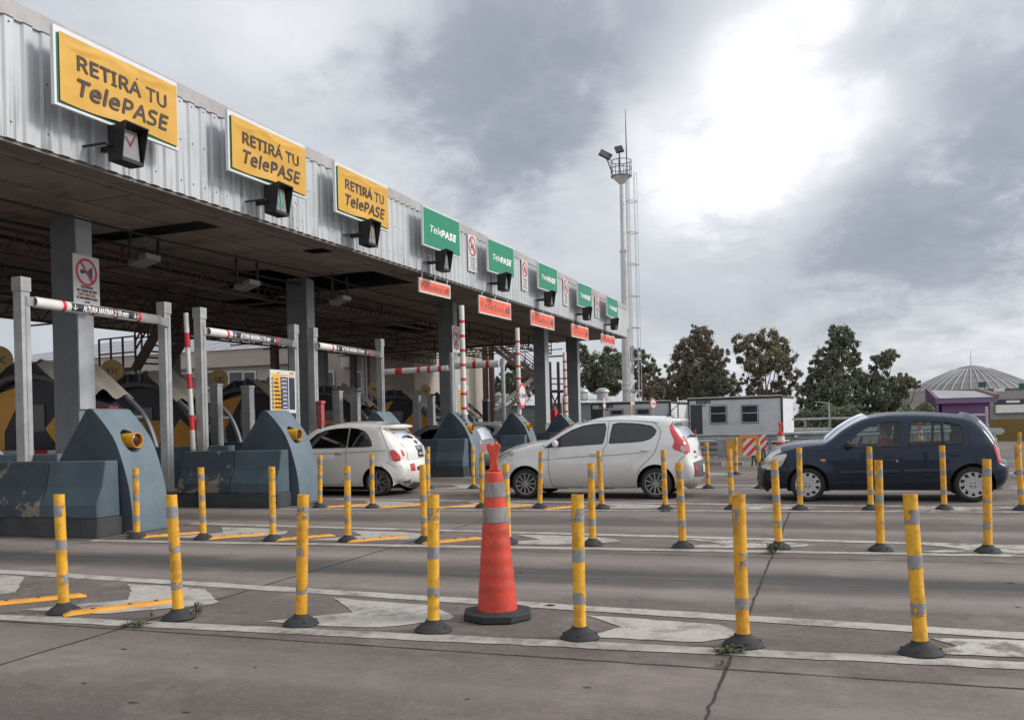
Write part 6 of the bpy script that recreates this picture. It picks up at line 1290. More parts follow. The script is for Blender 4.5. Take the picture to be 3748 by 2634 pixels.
# --- small pearl-white three-door car seen from behind
FIAT = dict(w=1.62, wb=2.30, sill=.20, belt=.99, dash=.35, rear=2.1, seats=(.85, 1.6), mirror=(.60, 1.02), spokes=(7, 'y'), rimmat=RIMG, rimr=.215, arch=.335, tum=.36, r=.09, crease=.86, taper=(.8, .6, .2, .17),
    top=[(-.60, .22), (-.68, .40), (-.69, .60), (-.62, .76), (-.42, .88), (-.15, .95), (.10, 1.0), (.28, 1.07), (.48, 1.22), (.70, 1.36), (.95, 1.44), (1.25, 1.49), (1.6, 1.50), (1.95, 1.49), (2.22, 1.47), (2.42, 1.45), (2.52, 1.43), (2.525, 1.41), (2.38, 1.365), (2.44, 1.28), (2.58, 1.12), (2.66, 1.03), (2.74, .94), (2.78, .82), (2.79, .70), (2.84, .62), (2.86, .50), (2.84, .38), (2.78, .30), (2.7, .25)],
    crown=lambda x, z: (.14 if x < -.4 else (.13 - (x + .4) * .04 if x < .3 else (.12 if x < .9 and z < 1.40 else (.055 if x < 2.1 else max(.03, min(.15, .03 + (1.38 - z) * .55)))))),
    regions=[('window|f', [(.52, 1.0), (.62, 1.12), (.84, 1.30), (1.05, 1.375), (1.3, 1.405), (1.58, 1.41), (1.585, 1.01)], None, False),
             ('window|q', [(1.62, 1.01), (1.62, 1.41), (1.78, 1.395), (1.95, 1.34), (2.06, 1.25), (2.15, 1.13), (2.185, 1.04), (2.14, 1.02)], None, False),
             ('tail_light|', [(2.575, .935), (2.655, .945), (2.76, .83), (2.775, .72), (2.70, .70), (2.635, .73), (2.60, .83)], REDL, True),
             ('headlight|', [(-.60, .70), (-.5, .80), (-.38, .82), (-.33, .74), (-.42, .66), (-.55, .64)], CLRL, True),
             ('side_marker|', [(2.36, .60), (2.43, .63), (2.50, .52), (2.49, .45), (2.44, .46)], M('orange_red_marker', (.65, .06, .02), .2, world=False, coat=1), False)],
    strips=[('windscreen', (.25, 1.06), (.86, 1.415), 0, .93, None), ('rear_window', (2.39, 1.355), (2.64, 1.055), 0, .84, None), ('tail_light', (2.75, .93), (2.785, .74), .92, 1.01, REDL), ('headlight', (-.66, .66), (-.42, .86), .7, 1.01, CLRL)],
    gaps=[[(1.60, 1.45), (1.60, 1.2), (1.59, .96), (1.585, .5), (1.50, .30), (1.40, .23)], [(.42, 1.05), (.45, .8), (.48, .3)], [(2.28, 1.43), (2.42, 1.2), (2.53, 1.0), (2.60, .70)], [(.5, .875), (1.5, .90), (2.5, .93)], [(2.52, .70), (2.70, .60), (2.80, .60)], [(.48, .25), (1.4, .23), (1.95, .24)]],
    skingaps=[((2.80, .68), (2.80, .68), -.78, .78), ((2.66, 1.03), (2.795, .69), -.80, -.78), ((2.66, 1.03), (2.795, .69), .80, .78), ((2.30, 1.46), (2.30, 1.46), -.95, .95)],
    handles=[(1.42, .885)], hmat=CHR)
q = car_prep(FIAT, GL_DARK, PF); q['hmat'] = CHR
t, skin, idx, top, yy, xyz = make_car('small_car', 'small pearl-white three-door car seen from behind, driving into the lane between two blue noses', q, -11.07, 16.55, PF, GL_DARK, 'cars queuing at the toll')
ib = lambda x, z: idx(lambda i: (top[i][0] - x) ** 2 + (top[i][1] - z) ** 2)
patch('number_plate', t, BPL, skin, ib(2.77, .87), ib(2.79, .755), -.20, .20, .012); patch('plate_handle', t, CHR, skin, ib(2.75, .935), ib(2.765, .895), -.24, .24, .02)
b_ = MB(); M4 = skin_frame(skin, ib(2.785, .815), 0, .018); text_into(b_, 'UXA 068', .085, M4, 0, bold=.002); b_.build('plate_lettering', PLATEW, t, fixn=False)
patch('bumper_slot', t, M('dark_red_slot', (.06, .015, .015), .5, world=False), skin, ib(2.85, .56), ib(2.86, .50), -.52, .52, .006, 8)
for s_ in (-1, 1): patch('fog_lamp', t, REDL, skin, ib(2.845, .60), ib(2.86, .49), s_ * .62, s_ * .82, .008)
patch('rear_diffuser', t, GPL, skin, ib(2.82, .36), ib(2.74, .27), -.6, .6, .02, 8)
for s_ in (-.5, .5): b_ = MB(); b_.cyl(xyz(2.60, s_, .29), xyz(2.90, s_, .29), .045, n=14, caps=False); b_.cyl(xyz(2.62, s_, .29), xyz(2.63, s_, .29), .04, n=14); b_.build('exhaust_pipe', CHR, t)
b_ = MB(); ring2d(b_, skin_frame(skin, ib(2.70, .985), 0, .006), .028, .05, 20, 0); disc2d(b_, skin_frame(skin, ib(2.70, .985), 0, .006), .028, 0); b_.build('badge', BPL, t, fixn=False)
b_ = MB(); b_.tube([skin(ib(2.64, 1.06), .0, .01), skin(ib(2.60, 1.1), -.25, .02), skin(ib(2.585, 1.11), -.55, .018)], [.022, .014, .008], 6); b_.build('rear_wiper', BPL, t)
# --- cars further off, partly hidden
q = car_prep(PALIO, GL_CLR, PSI); t = make_car('distant_car', 'silver car partly hidden between the fifth and sixth blue noses', q, -13.9, 30.6, PSI, GL_CLR, 'cars queuing at the toll')[0]
q = car_prep(CLIO, GL_DARK, PBK); q['moldmat'] = BPL; t = make_car('distant_car', 'dark car partly hidden behind the fourth blue nose', q, -12.7, 25.2, carpaint('dark_grey_paint', (.10, .10, .11)), GL_DARK, 'cars queuing at the toll')[0]
q = car_prep(FIAT, GL_DARK, PW); t = make_car('distant_car', 'white car with dark rear window at the far left edge behind the first gantry', q, -17.5, 11.6, PW, GL_DARK, 'cars queuing at the toll')[0]

# ------------------------------------------------------------------ the driver of the dark blue car
def skinned(name, verts, edges, radii, mat, parent, root=0, sub=2):
    me = bpy.data.meshes.new(name); me.from_pydata(verts, edges, []); me.materials.append(mat); o = bpy.data.objects.new(name, me); COL.objects.link(o)
    if parent: o.parent = parent
    sk = o.modifiers.new('skin', 'SKIN'); sk.use_smooth_shade = True
    lay = me.skin_vertices[0] if me.skin_vertices else None
    if lay is None:
        bm = bmesh.new(); bm.from_mesh(me); bm.verts.layers.skin.verify(); bm.to_mesh(me); bm.free(); lay = me.skin_vertices[0]
    for i, r_ in enumerate(radii): lay.data[i].radius = r_ if isinstance(r_, tuple) else (r_, r_); lay.data[i].use_root = (i == root)
    s_ = o.modifiers.new('sub', 'SUBSURF'); s_.levels = sub; s_.render_levels = sub; return o
SKINM = M('skin', (.42, .25, .18), .55, 0, .06, 20, world=False); RED = M('red_jacket', (.42, .035, .045), .8, 0, .12, 12, world=False); HAIR = M('fair_brown_hair', (.13, .085, .05), .7, 0, .25, 30, world=False); TROU = M('dark_trousers', (.03, .035, .05), .85, world=False)
pd_ = thing('person', 'driver in a red jacket, seen through the side window of the dark blue hatchback', 'person', (.84, 16.25, .5))
bpts = [(0, 0, .06), (.02, 0, .22), (.06, 0, .40), (.07, 0, .50), (.05, 0, .585), (.03, 0, .66), (.02, 0, .745),
        (.06, -.17, .47), (-.06, -.21, .28), (-.25, -.14, .36), (-.31, -.12, .38), (.06, .17, .47), (-.06, .21, .28), (-.25, .14, .36), (-.31, .12, .38),
        (-.05, -.09, .04), (-.42, -.11, .10), (-.62, -.10, -.14), (-.05, .09, .04), (-.42, .11, .10), (-.62, .10, -.14)]
be = [(0, 1), (1, 2), (2, 3), (3, 4), (4, 5), (5, 6), (3, 7), (7, 8), (8, 9), (9, 10), (3, 11), (11, 12), (12, 13), (13, 14), (0, 15), (15, 16), (16, 17), (0, 18), (18, 19), (19, 20)]
br_ = [(.13, .15), (.12, .13), (.12, .15), (.07, .08), (.05, .05), (.078, .088), (.07, .075), (.055, .055), (.045, .045), (.032, .032), (.026, .036), (.055, .055), (.045, .045), (.032, .032), (.026, .036), (.085, .085), (.065, .065), (.05, .05), (.085, .085), (.065, .065), (.05, .05)]
body_ = skinned('body', bpts, be, br_, SKINM, pd_)
k = [0, 1, 2, 3, 7, 8, 9, 11, 12, 13]; rm = {v: i for i, v in enumerate(k)}; sc_ = lambda r_: tuple(x * 1.22 for x in r_)
skinned('jacket', [bpts[i] for i in k[:4]] + [bpts[i] for i in k[4:]], [(rm[a], rm[b]) for a, b in be if a in rm and b in rm], [sc_(br_[i]) for i in k], RED, pd_)
k = [0, 15, 16, 17, 18, 19, 20]; rm = {v: i for i, v in enumerate(k)}; skinned('trousers', [bpts[i] for i in k], [(rm[a], rm[b]) for a, b in be if a in rm and b in rm], [sc_(br_[i]) for i in k], TROU, pd_)
b_ = MB(); hc = Vector((.84 + .045, 16.25, .5 + .72))
def ell(mb, c, rx, ry, rz, n1=10, n2=14, z0=-1):
    vs = []
    for i in range(n1 + 1):
        ph = -PI / 2 + PI * i / n1
        for j in range(n2): a_ = 2 * PI * j / n2; vs.append((c.x + rx * math.cos(ph) * math.cos(a_), c.y + ry * math.cos(ph) * math.sin(a_), c.z + rz * math.sin(ph)))
    mb.add(vs, [(i * n2 + j, i * n2 + (j + 1) % n2, (i + 1) * n2 + (j + 1) % n2, (i + 1) * n2 + j) for i in range(n1) for j in range(n2)], 0, True)
ell(b_, hc + Vector((.02, 0, .025)), .10, .095, .10); ell(b_, hc + Vector((.06, 0, -.06)), .065, .085, .12); b_.build('hair', HAIR, pd_)
b_ = MB()
for s_ in (-1, 1):
    ell(b_, Vector((.84 - .055, 16.25 + s_ * .032, 1.175)), .008, .012, .008, 6, 8)
ell(b_, Vector((.84 - .068, 16.25, 1.15)), .016, .012, .022, 6, 8); b_.build('face_features', M('eyes_and_nose', (.25, .14, .1), .6, world=False), pd_)
for s_ in (-1, 1):
    hp = Vector((-.32, s_ * .12, .38)); vs = [tuple(hp)]; ed = []; ra = [.03]
    vs.append(tuple(hp + Vector((-.045, 0, .02)))); ed.append((0, 1)); ra.append(.028)
    for f_ in range(4):
        o_ = len(vs); by = (f_ - 1.5) * .017; l = [.9, 1, .95, .75][f_]
        vs += [tuple(hp + Vector((-.065, by, .03))), tuple(hp + Vector((-.085 * l - .01, by, .012))), tuple(hp + Vector((-.07 * l - .01, by, -.018)))]; ed += [(1, o_), (o_, o_ + 1), (o_ + 1, o_ + 2)]; ra += [.009, .0085, .008]
    o_ = len(vs); vs += [tuple(hp + Vector((-.03, -s_ * .03, .03))), tuple(hp + Vector((-.055, -s_ * .045, .045)))]; ed += [(0, o_), (o_, o_ + 1)]; ra += [.011, .009]
    skinned('hand', vs, ed, ra, SKINM, pd_)
# ------------------------------------------------------------------ guardrails, striped boards, cabins
RAIL = M('guardrail_galvanized', (.30, .32, .33), .45, .5, .15, 3, dirt=(.16, .15, .14), damt=.5)
def guardrail(label, p0, p1, ztop, n_post, thrie=False, handrail=None, name='guardrail'):
    p0 = Vector((p0[0], p0[1], 0)); p1 = Vector((p1[0], p1[1], 0)); t = thing(name, label, 'guardrail', p0, 0, 'galvanized guardrails beyond the lanes'); d = (p1 - p0).normalized(); nn = Vector((d.y, -d.x, 0))
    prof = [(0, 0), (.06, -.04), (.06, -.10), (0, -.155), (.06, -.21), (.06, -.27), (0, -.31)]
    if thrie: prof = [(0, 0), (.06, -.04), (.06, -.10), (0, -.165), (.06, -.21), (.06, -.27), (0, -.335), (.06, -.39), (.06, -.45), (0, -.50)]
    b_ = MB(); vs = []
    for p in (p0, p1):
        for a_, z_ in prof: vs.append(p + nn * a_ + Vector((0, 0, ztop + z_)))
    m_ = len(prof); b_.add(vs, [(i, i + 1, m_ + i + 1, m_ + i) for i in range(m_ - 1)]); b_.build('rail', RAIL, t, fixn=False)
    for i in range(n_post): q = p0.lerp(p1, (i + .5) / n_post) - nn * .06; b_ = MB(); b_.box(q.x - .06, q.x + .06, q.y - .05, q.y + .05, 0, ztop + (.0 if not handrail else handrail)); b_.build('post', RAIL, t)
    if handrail: b_ = MB(); b_.bar(p0 - nn * .06 + Vector((0, 0, ztop + handrail)), p1 - nn * .06 + Vector((0, 0, ztop + handrail)), .09, .10); b_.build('handrail', GALV, t)
    return t
a_ = at(2460, 1690, 27.6); b2_ = at(2662, 1690, 27.6); guardrail('three-wave guardrail ending in a flat grey plate beside the first striped board', (a_.x - 3, a_.y - .8), (b2_.x, b2_.y), .79, 4, True)
b_ = MB(); p = Vector((b2_.x, b2_.y, 0)); b_.box(p.x - .30, p.x + .02, p.y - .14, p.y - .09, .24, .80); o = b_.build('rail_end_plate', RAIL, bevel=.02); tag(o, 'flat grey end plate of the three-wave guardrail, left of the orange boards', 'guardrail')
b_ = MB(); b_.box(p.x - 3.2, p.x - .1, p.y - .5, p.y - .25, 0, .12); b_.box(p.x + .2, p.x + .5, p.y - .45, p.y - .2, 0, .10); o = b_.build('low_kerb', M('pale_kerb', (.3, .28, .26), .8)); tag(o, 'low pale kerb under the three-wave guardrail', 'kerb')
a_ = at(2400, 1600, 40); b2_ = at(3100, 1600, 37.5); guardrail('long two-wave guardrail in front of the right cabin', (a_.x, a_.y), (b2_.x, b2_.y), .76, 9)
a_ = at(2500, 1600, 34); b2_ = at(2790, 1600, 32); guardrail('short two-wave guardrail behind the orange boards', (a_.x, a_.y), (b2_.x, b2_.y), .74, 4)
a_ = at(2905, 1600, 46); b2_ = at(3620, 1600, 47); guardrail('guardrail with a pale handrail above it, behind the dark blue hatchback', (a_.x, a_.y), (b2_.x, b2_.y), .80, 8, False, .50)
a_ = at(2905, 1600, 38); b2_ = at(3560, 1600, 43); guardrail('low guardrail behind the windows of the dark blue hatchback', (a_.x, a_.y), (b2_.x, b2_.y), .80, 7)
OBRD = M('orange_brown_board', (.52, .27, .05), .6, 0, .08, 4, dirt=(.32, .17, .05), damt=.5)
def stripes(mb, M4, x0, x1, y0, y1, w, mi):
    cur = x0 - (y1 - y0)
    while cur < x1:
        p = [(cur, y0), (cur + w, y0), (cur + w + (y1 - y0), y1), (cur + (y1 - y0), y1)]; q = []
        def clip(poly, f):
            out = []
            for i in range(len(poly)):
                a, b = poly[i], poly[(i + 1) % len(poly)]; fa, fb = f(a), f(b)
                if fa >= 0: out.append(a)
                if fa * fb < 0: s = fa / (fa - fb); out.append((a[0] + (b[0] - a[0]) * s, a[1] + (b[1] - a[1]) * s))
            return out
        q = clip(clip(p, lambda v: v[0] - x0), lambda v: x1 - v[0])
        if len(q) > 2: poly2d(mb, M4, q, mi, .004, .008)
        cur += w * 2
def board(label, xl, xr, yt, yb, d, xs_, legx, dr=0):
    P0 = at(xl, yb, d); P1 = at(xr, yb, d - dr); P2 = at(xl, yt, d); ex = (P1 - P0); ex.z = 0; w = ex.length; h = P2.z - P0.z; M4 = frame(P0, ex, (0, 0, 1)); t = thing('warning_board', label, 'warning board', (P0.x, P0.y, 0), 0, 'orange boards with red and white stripes')
    b_ = MB(); rect2d(b_, M4, 0, w, 0, h, 0, -.03, .004); pn = b_.build('panel', OBRD, t)
    b_ = MB(); rect2d(b_, M4, w * xs_, w, 0, h, 0, .003, .006); stripes(b_, M4, w * xs_, w, 0, h, h * .28, 1); b_.build('striped_sheet', [PANELW, REDP], pn)
    b_ = MB()
    for f_ in legx: p = M4 @ Vector((w * f_, 0, -.04)); b_.bar((p.x, p.y, h * .2 + p.z), (p.x - .05, p.y - .1, 0), .04, .04); b_.bar((p.x, p.y, h * .2 + p.z), (p.x + .07, p.y + .25, 0), .04, .04)
    b_.build('legs', DARK, t)
board('nearer orange board with red and white diagonal stripes between the two big hatchbacks', 2660, 2768, 1606, 1668, 26.5, .56, (.93,))
board('farther orange board with red and white diagonal stripes, partly behind the nearer one', 2708, 2806, 1591, 1645, 31, .72, (.88,))
CABW = M('cabin_grey_white_panel', (.64, .65, .68), .55, 0, .04, 1.5, dirt=(.33, .33, .33), damt=.4); CABT = M('cabin_dark_trim', (.05, .05, .055), .5)
def cabin(label, xl, xr, yt, xr2, dl, phi, wins, door, depthw=2.6, ztop=2.5, logo=None):
    ex = (rt * math.cos(phi) - fw * math.sin(phi)); ey = (rt * math.sin(phi) + fw * math.cos(phi))
    P0 = at(xl, 1500, dl); P0.z = 0
    r1 = Vector(ray(xr, 1500)); r1.z = 0; # intersect the sight line with the front wall
    den = ex.x * r1.y - ex.y * r1.x; s = (P0.y * r1.x - P0.x * r1.y) / den; L_ = abs(s)
    ztop = at(xl, yt, dl).z
    def pt(a, b, z): return P0 + ex * a + ey * b + Vector((0, 0, z))
    t = thing('site_cabin', label, 'cabin', P0, 0, 'grey-white site cabins')
    b_ = MB(); v = [pt(a, b, z) for z in (.15, ztop - .12) for a, b in ((0, 0), (L_, 0), (L_, depthw), (0, depthw))]; b_.add(v, [(0, 1, 2, 3), (7, 6, 5, 4), (0, 4, 5, 1), (1, 5, 6, 2), (2, 6, 7, 3), (3, 7, 4, 0)]); b_.build('wall', CABW, t)
    b_ = MB(); v = [pt(a, b, z) for z in (ztop - .12, ztop) for a, b in ((-.03, -.03), (L_ + .03, -.03), (L_ + .03, depthw), (-.03, depthw))]; b_.add(v, [(0, 1, 2, 3), (7, 6, 5, 4), (0, 4, 5, 1), (1, 5, 6, 2), (2, 6, 7, 3), (3, 7, 4, 0)])
    for a in (0, L_): b_.bar(pt(a, -.005, .15), pt(a, -.005, ztop - .12), .10, .10, upv=ex)
    b_.build('edge_trim', CABT, t); b_ = MB(); b_.bar(pt(-.05, -.05, ztop + .02), pt(L_ + .05, -.05, ztop + .02), .06, .05); b_.build('roof_edge', WHITEP, t)
    def fx(x):
        r_ = Vector(ray(x, 1500)); return abs((P0.y * r_.x - P0.x * r_.y) / (ex.x * r_.y - ex.y * r_.x))
    def fz(x, y): a = fx(x); p = pt(a, 0, 0); d = p.dot(fw) if False else (p.x * fw.x + p.y * fw.y); return at(x, y, d).z
    M4 = frame(P0, ex, (0, 0, 1))
    for x0, x1, y0, y1 in wins:
        a, c = fx(x0), fx(x1); z1, z0 = fz(x0, y0), fz(x0, y1); w_ = MB(); rect2d(w_, M4, a - .06, c + .06, z0 - .06, z1 + .06, 0, .001, .05); f = w_.build('window', CABT, t); w_ = MB(); rect2d(w_, M4, a - .035, c + .035, z0 - .035, z1 + .035, 0, .04, .054); w_.build('frame', WF, f)
        w_ = MB(); zm = (z0 + z1) / 2 + .05; rect2d(w_, M4, a, c, z0, zm - .02, 0, .05, .058); rect2d(w_, M4, a, c, zm + .02, z1, 0, .05, .058); w_.build('pane', WG, f)
    if door:
        x0, x1, y0, y1 = door; a, c = fx(x0), fx(x1); z1 = fz(x0, y0); w_ = MB(); rect2d(w_, M4, a, c, .2, z1, 0, .001, .03); dr = w_.build('doorway', M('dark_doorway', (.05, .055, .07), .5), t)
    if logo:
        a = fx(logo[0]); z1 = fz(*logo[:2]); w_ = MB(); text_into(w_, 'Basani', logo[2], M4 @ Matrix.Translation((a + .25 + logo[2] * 1.4, z1, .006)), 0, bold=.012, shear=.1, sx=.85); rect2d(w_, M4, a + logo[2] * .7, a + logo[2] * 2.3, z1 - logo[2] * .62, z1 - logo[2] * .48, 0, .001, .004); w_.build('lettering', TXTK, t, fixn=False)
    return t, pt, L_, ztop
t, pt, L_, zt_ = cabin('right grey-white site cabin with two dark windows and an open door', 2520, 2862, 1459, 2917, 50, math.radians(28), [(2602, 2657, 1487, 1546), (2717, 2772, 1485, 1544)], (2528, 2570, 1482, 1580), 3.2, logo=(2520, 1471, .42))
b_ = MB(); A = pt(-.02, -.03, .25); B = at(2483, 1500, 48.5); B.z = .25; b_.bar(A + Vector((0, 0, 1.0)), B + Vector((0, 0, 1.0)), .05, 1.95); b_.build('door_leaf', CABW, t)
t, pt, L_, zt_ = cabin('left grey-white site cabin, mostly hidden behind the silver-white hatchback roof', 2166, 2453, 1475, 2520, 52, math.radians(17), [(2238, 2279, 1502, 1540), (2332, 2376, 1498, 1542)], (2170, 2210, 1497, 1560), 3.4, logo=(2166, 1486, .42))
# low sheds with pale metal roofs behind the cabins
SHR = M('pale_corrugated_roof', (.50, .51, .52), .45, .1, .06, 2, dirt=(.36, .35, .34), damt=.5); TEAL = M('grey_green_cladding', (.22, .27, .28), .6, 0, .1, 2)
def shed(label, x0, x1, y_ridge, y_eave, d, wallm, dd=5, name='shed'):
    A = at(x0, y_eave, d); B = at(x1, y_eave, d); R0 = at(x0, y_ridge, d + dd); R1 = at(x1, y_ridge, d + dd); ex = (B - A); ex.z = 0; ex.normalize(); t = thing(name, label, 'shed', (A.x, A.y, 0), 0, 'low sheds behind the lanes')
    n = int((B - A).length / .22); vs = []
    b_ = MB()
    for i in range(n + 1): f_ = i / n; z_ = .02 * (i % 2); vs += [A.lerp(B, f_) + Vector((0, 0, z_)) - fw * .3, R0.lerp(R1, f_) + Vector((0, 0, z_))]
    b_.add(vs, [(2 * i, 2 * i + 2, 2 * i + 3, 2 * i + 1) for i in range(n)]); b_.build('roof', SHR, t, fixn=False)
    b_ = MB(); v = [Vector((q.x, q.y, z)) for z in (0, 1) for q in (A, B, B + fw * dd, A + fw * dd)]
    for k in range(4, 8): v[k].z = [A.z - .05, B.z - .05, R1.z - .08, R0.z - .08][k - 4]
    b_.add(v, [(0, 4, 5, 1), (1, 5, 6, 2), (2, 6, 7, 3), (3, 7, 4, 0)]); b_.build('wall', wallm, t); return t
t = shed('low shed with a white metal roof seen between the third and fourth columns', 1745, 2008, 1470, 1484, 66, TEAL)
t = shed('low white-roofed shed with roof vents behind the left cabin', 2090, 2330, 1450, 1474, 64, TEAL)
for x in (2130, 2206):
    p = at(x, 1452, 66); b_ = MB(); b_.cyl((p.x, p.y, p.z - .2), (p.x, p.y, p.z + .35), .42, n=16); b_.cyl((p.x, p.y, p.z + .36), (p.x, p.y, p.z + .52), .55, .45, n=16); b_.cyl((p.x, p.y, p.z + .525), (p.x, p.y, p.z + .66), .45, .2, n=16); b_.build('roof_vent', GALV, t)
for x, y, lab in ((1764, 1455, 'left'), (1826, 1450, 'right')):
    p = at(x, y, 68); b_ = MB(); b_.cyl((p.x, p.y, p.z - .9), (p.x, p.y, p.z + .05), .42, n=16); b_.cyl((p.x, p.y, p.z + .05), (p.x, p.y, p.z + .3), .52, .2, n=16); o = b_.build('roof_vent_cowl', GALV); tag(o, '%s one of the two round roof vents seen between the third and fourth columns' % lab, 'roof vent', 'round roof vents')
b_ = MB(); A = at(1755, 1530, 64); B = at(2110, 1530, 64); b_.bar((A.x, A.y, .95), (B.x, B.y, .95), .08, 1.9); o = b_.build('hoarding', M('grey_brown_sheet_fence', (.17, .155, .15), .7, 0, .15, 5)); tag(o, 'low grey-brown sheet fence behind the far toll islands', 'fence')
# small truck-lane things by the columns
b_ = MB(); p = at(2020, 1535, 55); b_.box(p.x - .3, p.x + .3, p.y - .3, p.y + .3, 0, 2.2); o = b_.build('red_column_guard', REDP, bevel=.02); tag(o, 'red painted column guard at the foot of the fourth canopy column', 'column guard')

# ------------------------------------------------------------------ right background: dome hall, purple pavilion, yellow wall
PURP = M('purple_painted_wall', (.17, .085, .19), .75, 0, .07, 1.2); t = thing('purple_pavilion', 'purple pavilion with a sloping white metal roof behind the dark blue hatchback', 'building', at(3500, 1540, 70))
d1 = 70; A = at(3424, 1462, d1); B = at(3643, 1456, d1 - 1); exd = B - A; exd.z = 0; Lp = exd.length; exd.normalize(); eyd = Vector((-exd.y, exd.x, 0)); dp = 5.5
def pq(a, b, z): q = A + exd * a + eyd * b; q.z = z; return q
zl = A.z; zh = at(3390, 1429, d1 + dp).z
b_ = MB(); v = [pq(.5, .3, 0), pq(Lp - .3, .3, 0), pq(Lp - .3, .3, zl - .3), pq(.5, .3, zl - .3), pq(.5, dp, 0), pq(Lp - .3, dp, 0), pq(Lp - .3, dp, zh - .5), pq(.5, dp, zh - .5)]; b_.add(v, [(0, 1, 2, 3), (1, 5, 6, 2), (4, 0, 3, 7), (5, 4, 7, 6)]); b_.build('wall', PURP, t)
b_ = MB(); b_.bar(pq(0, 0, zl - .12), pq(Lp + .1, 0, zl - .12), .12, .42); b_.build('fascia', M('purple_fascia', (.21, .13, .24), .6), t)
LW = at(3388, 1500, d1 + dp); b_ = MB(); q0 = A.copy(); q1 = Vector((LW.x, LW.y, 0)); w3 = Vector((.25, .05, 0)); v = [Vector((q0.x, q0.y, 0)), q1, Vector((q1.x, q1.y, zh + .25)), Vector((q0.x, q0.y, zl + .12))]; v += [x + w3 for x in v]; b_.add(v, [(0, 1, 2, 3), (7, 6, 5, 4), (0, 3, 7, 4), (3, 2, 6, 7), (1, 5, 6, 2)]); b_.build('gable_wall', PURP, t)
n = 60; vs = []; b_ = MB()
RL = Vector((q1.x, q1.y, zh)) + Vector((.3, 0, 0)); RR = at(3575, 1431, d1 + dp - .5)
for i in range(n + 1): f_ = i / n; z_ = .04 * (i % 2); a_ = pq(.3 + (Lp - .1) * f_, -.12, zl + .06 + z_); c_ = RL.lerp(RR, f_); vs += [a_, c_ + Vector((0, 0, z_))]
b_.add(vs, [(2 * i, 2 * i + 2, 2 * i + 3, 2 * i + 1) for i in range(n)]); b_.build('roof', SHR, t, fixn=False)
b_ = MB(); b_.bar(pq(Lp + .1, -.1, zl + .12), RR + Vector((0, 0, .12)), .3, .35); b_.build('roof_kerb', M('brown_coping', (.2, .14, .13), .7), t)
# dome hall
dd_ = 210; c0 = at(3556, 1430, dd_); zb0 = c0.z; za = at(3556, 1336, dd_).z; R_ = 204 / F * dd_ * 1.05
t = thing('dome_hall', 'wide low grey ribbed dome with a thin spire on the right', 'building', (c0.x, c0.y, 0)); prof = []
for k in range(9):
    f_ = k / 8; prof.append((R_ * (1 - f_) + R_ * .19 * f_, zb0 + (za - zb0) * (.92 * (f_ ** .82) + .0)))
m, nt, bs = newmat('grey_dome_roof'); v = obc(nt); sp = nt.nodes.new('ShaderNodeSeparateXYZ'); nt.links.new(v, sp.inputs[0]); zr = mth(nt, 'FRACT', mth(nt, 'MULTIPLY', sp.outputs[2], .62)); c = mixc(nt, mth(nt, 'MULTIPLY', ramp(nt, zr, [(.0, g3(0)), (.8, g3(1))]), .6), (.21, .205, .20), (.135, .13, .13)); nt.links.new(c, bs.inputs['Base Color']); bs.inputs['Roughness'].default_value = .6
b_ = MB(); b_.lathe(prof, (c0.x, c0.y, 0), 72, smooth=False); b_.lathe([(R_ * .21, zb0 + (za - zb0) * .90), (R_ * .16, zb0 + (za - zb0) * .94), (0, za)], (c0.x, c0.y, 0), 36); b_.build('dome_roof', m, t)
b_ = MB()
for k in range(44):
    a_ = 2 * PI * k / 44; pts = [(c0.x + r_ * 1.003 * math.cos(a_), c0.y + r_ * 1.003 * math.sin(a_), z_ + .1) for r_, z_ in prof[:8]]; b_.tube(pts, .10, 4)
b_.build('rib', M('pale_dome_rib', (.5, .5, .5), .5), t)
b_ = MB(); b_.cyl((c0.x, c0.y, za - .2), (c0.x, c0.y, at(3556, 1283, dd_).z), .09, .04, n=6); b_.build('spire', GALV, t)
HALL = M('grey_hall_wall', (.27, .26, .25), .85, 0, .08, .6)
b_ = MB(); b_.lathe([(R_ * .96, 0), (R_ * .96, zb0 + .05)], (c0.x, c0.y, 0), 48); b_.build('drum_wall', HALL, t)
t = thing('flat_office_building', 'long flat-roofed grey building with a strip of windows under the dome at the right edge', 'building', at(3640, 1500, 120)); d2 = 120
A = at(3560, 1434, d2); B = at(3980, 1440, d2); zt2 = A.z; b_ = MB(); ey_ = fw * 14; v = [Vector((q.x, q.y, z)) for z in (0, zt2) for q in (A, B, B + ey_, A + ey_)]; b_.add(v, [(0, 1, 5, 4), (1, 2, 6, 5), (2, 3, 7, 6), (3, 0, 4, 7), (4, 5, 6, 7)]); b_.build('wall', HALL, t)
b_ = MB(); P_ = at(3640, 1467, d2 - .1); Q_ = at(3900, 1467, d2 - .1); hh = at(3640, 1462, d2).z - at(3640, 1480, d2).z; M4 = frame((P_.x, P_.y, at(3640, 1480, d2).z), Q_ - P_ - Vector((0, 0, (Q_ - P_).z)), (0, 0, 1)); w_ = (Q_ - P_).length; rect2d(b_, M4, 0, w_, 0, hh, 0, 0, .05); b_.build('window', WG, t)
b_ = MB(); zc = at(3640, 1511, d2).z; M5 = frame((P_.x, P_.y, zc), Vector((Q_ - P_).xy.to_3d()), (0, 0, 1)); rect2d(b_, M5, 0, w_, 0, at(3640, 1482, d2).z - zc, 0, .1, .4); b_.build('white_parapet', WHITEP, t)
for k in range(4):
    b_ = MB(); rect2d(b_, M4, 1.5 + k * 3.1, 3.3 + k * 3.1, hh * .3, hh * .75, 0, .06, .12); b_.build('blind', WHITEP, t)
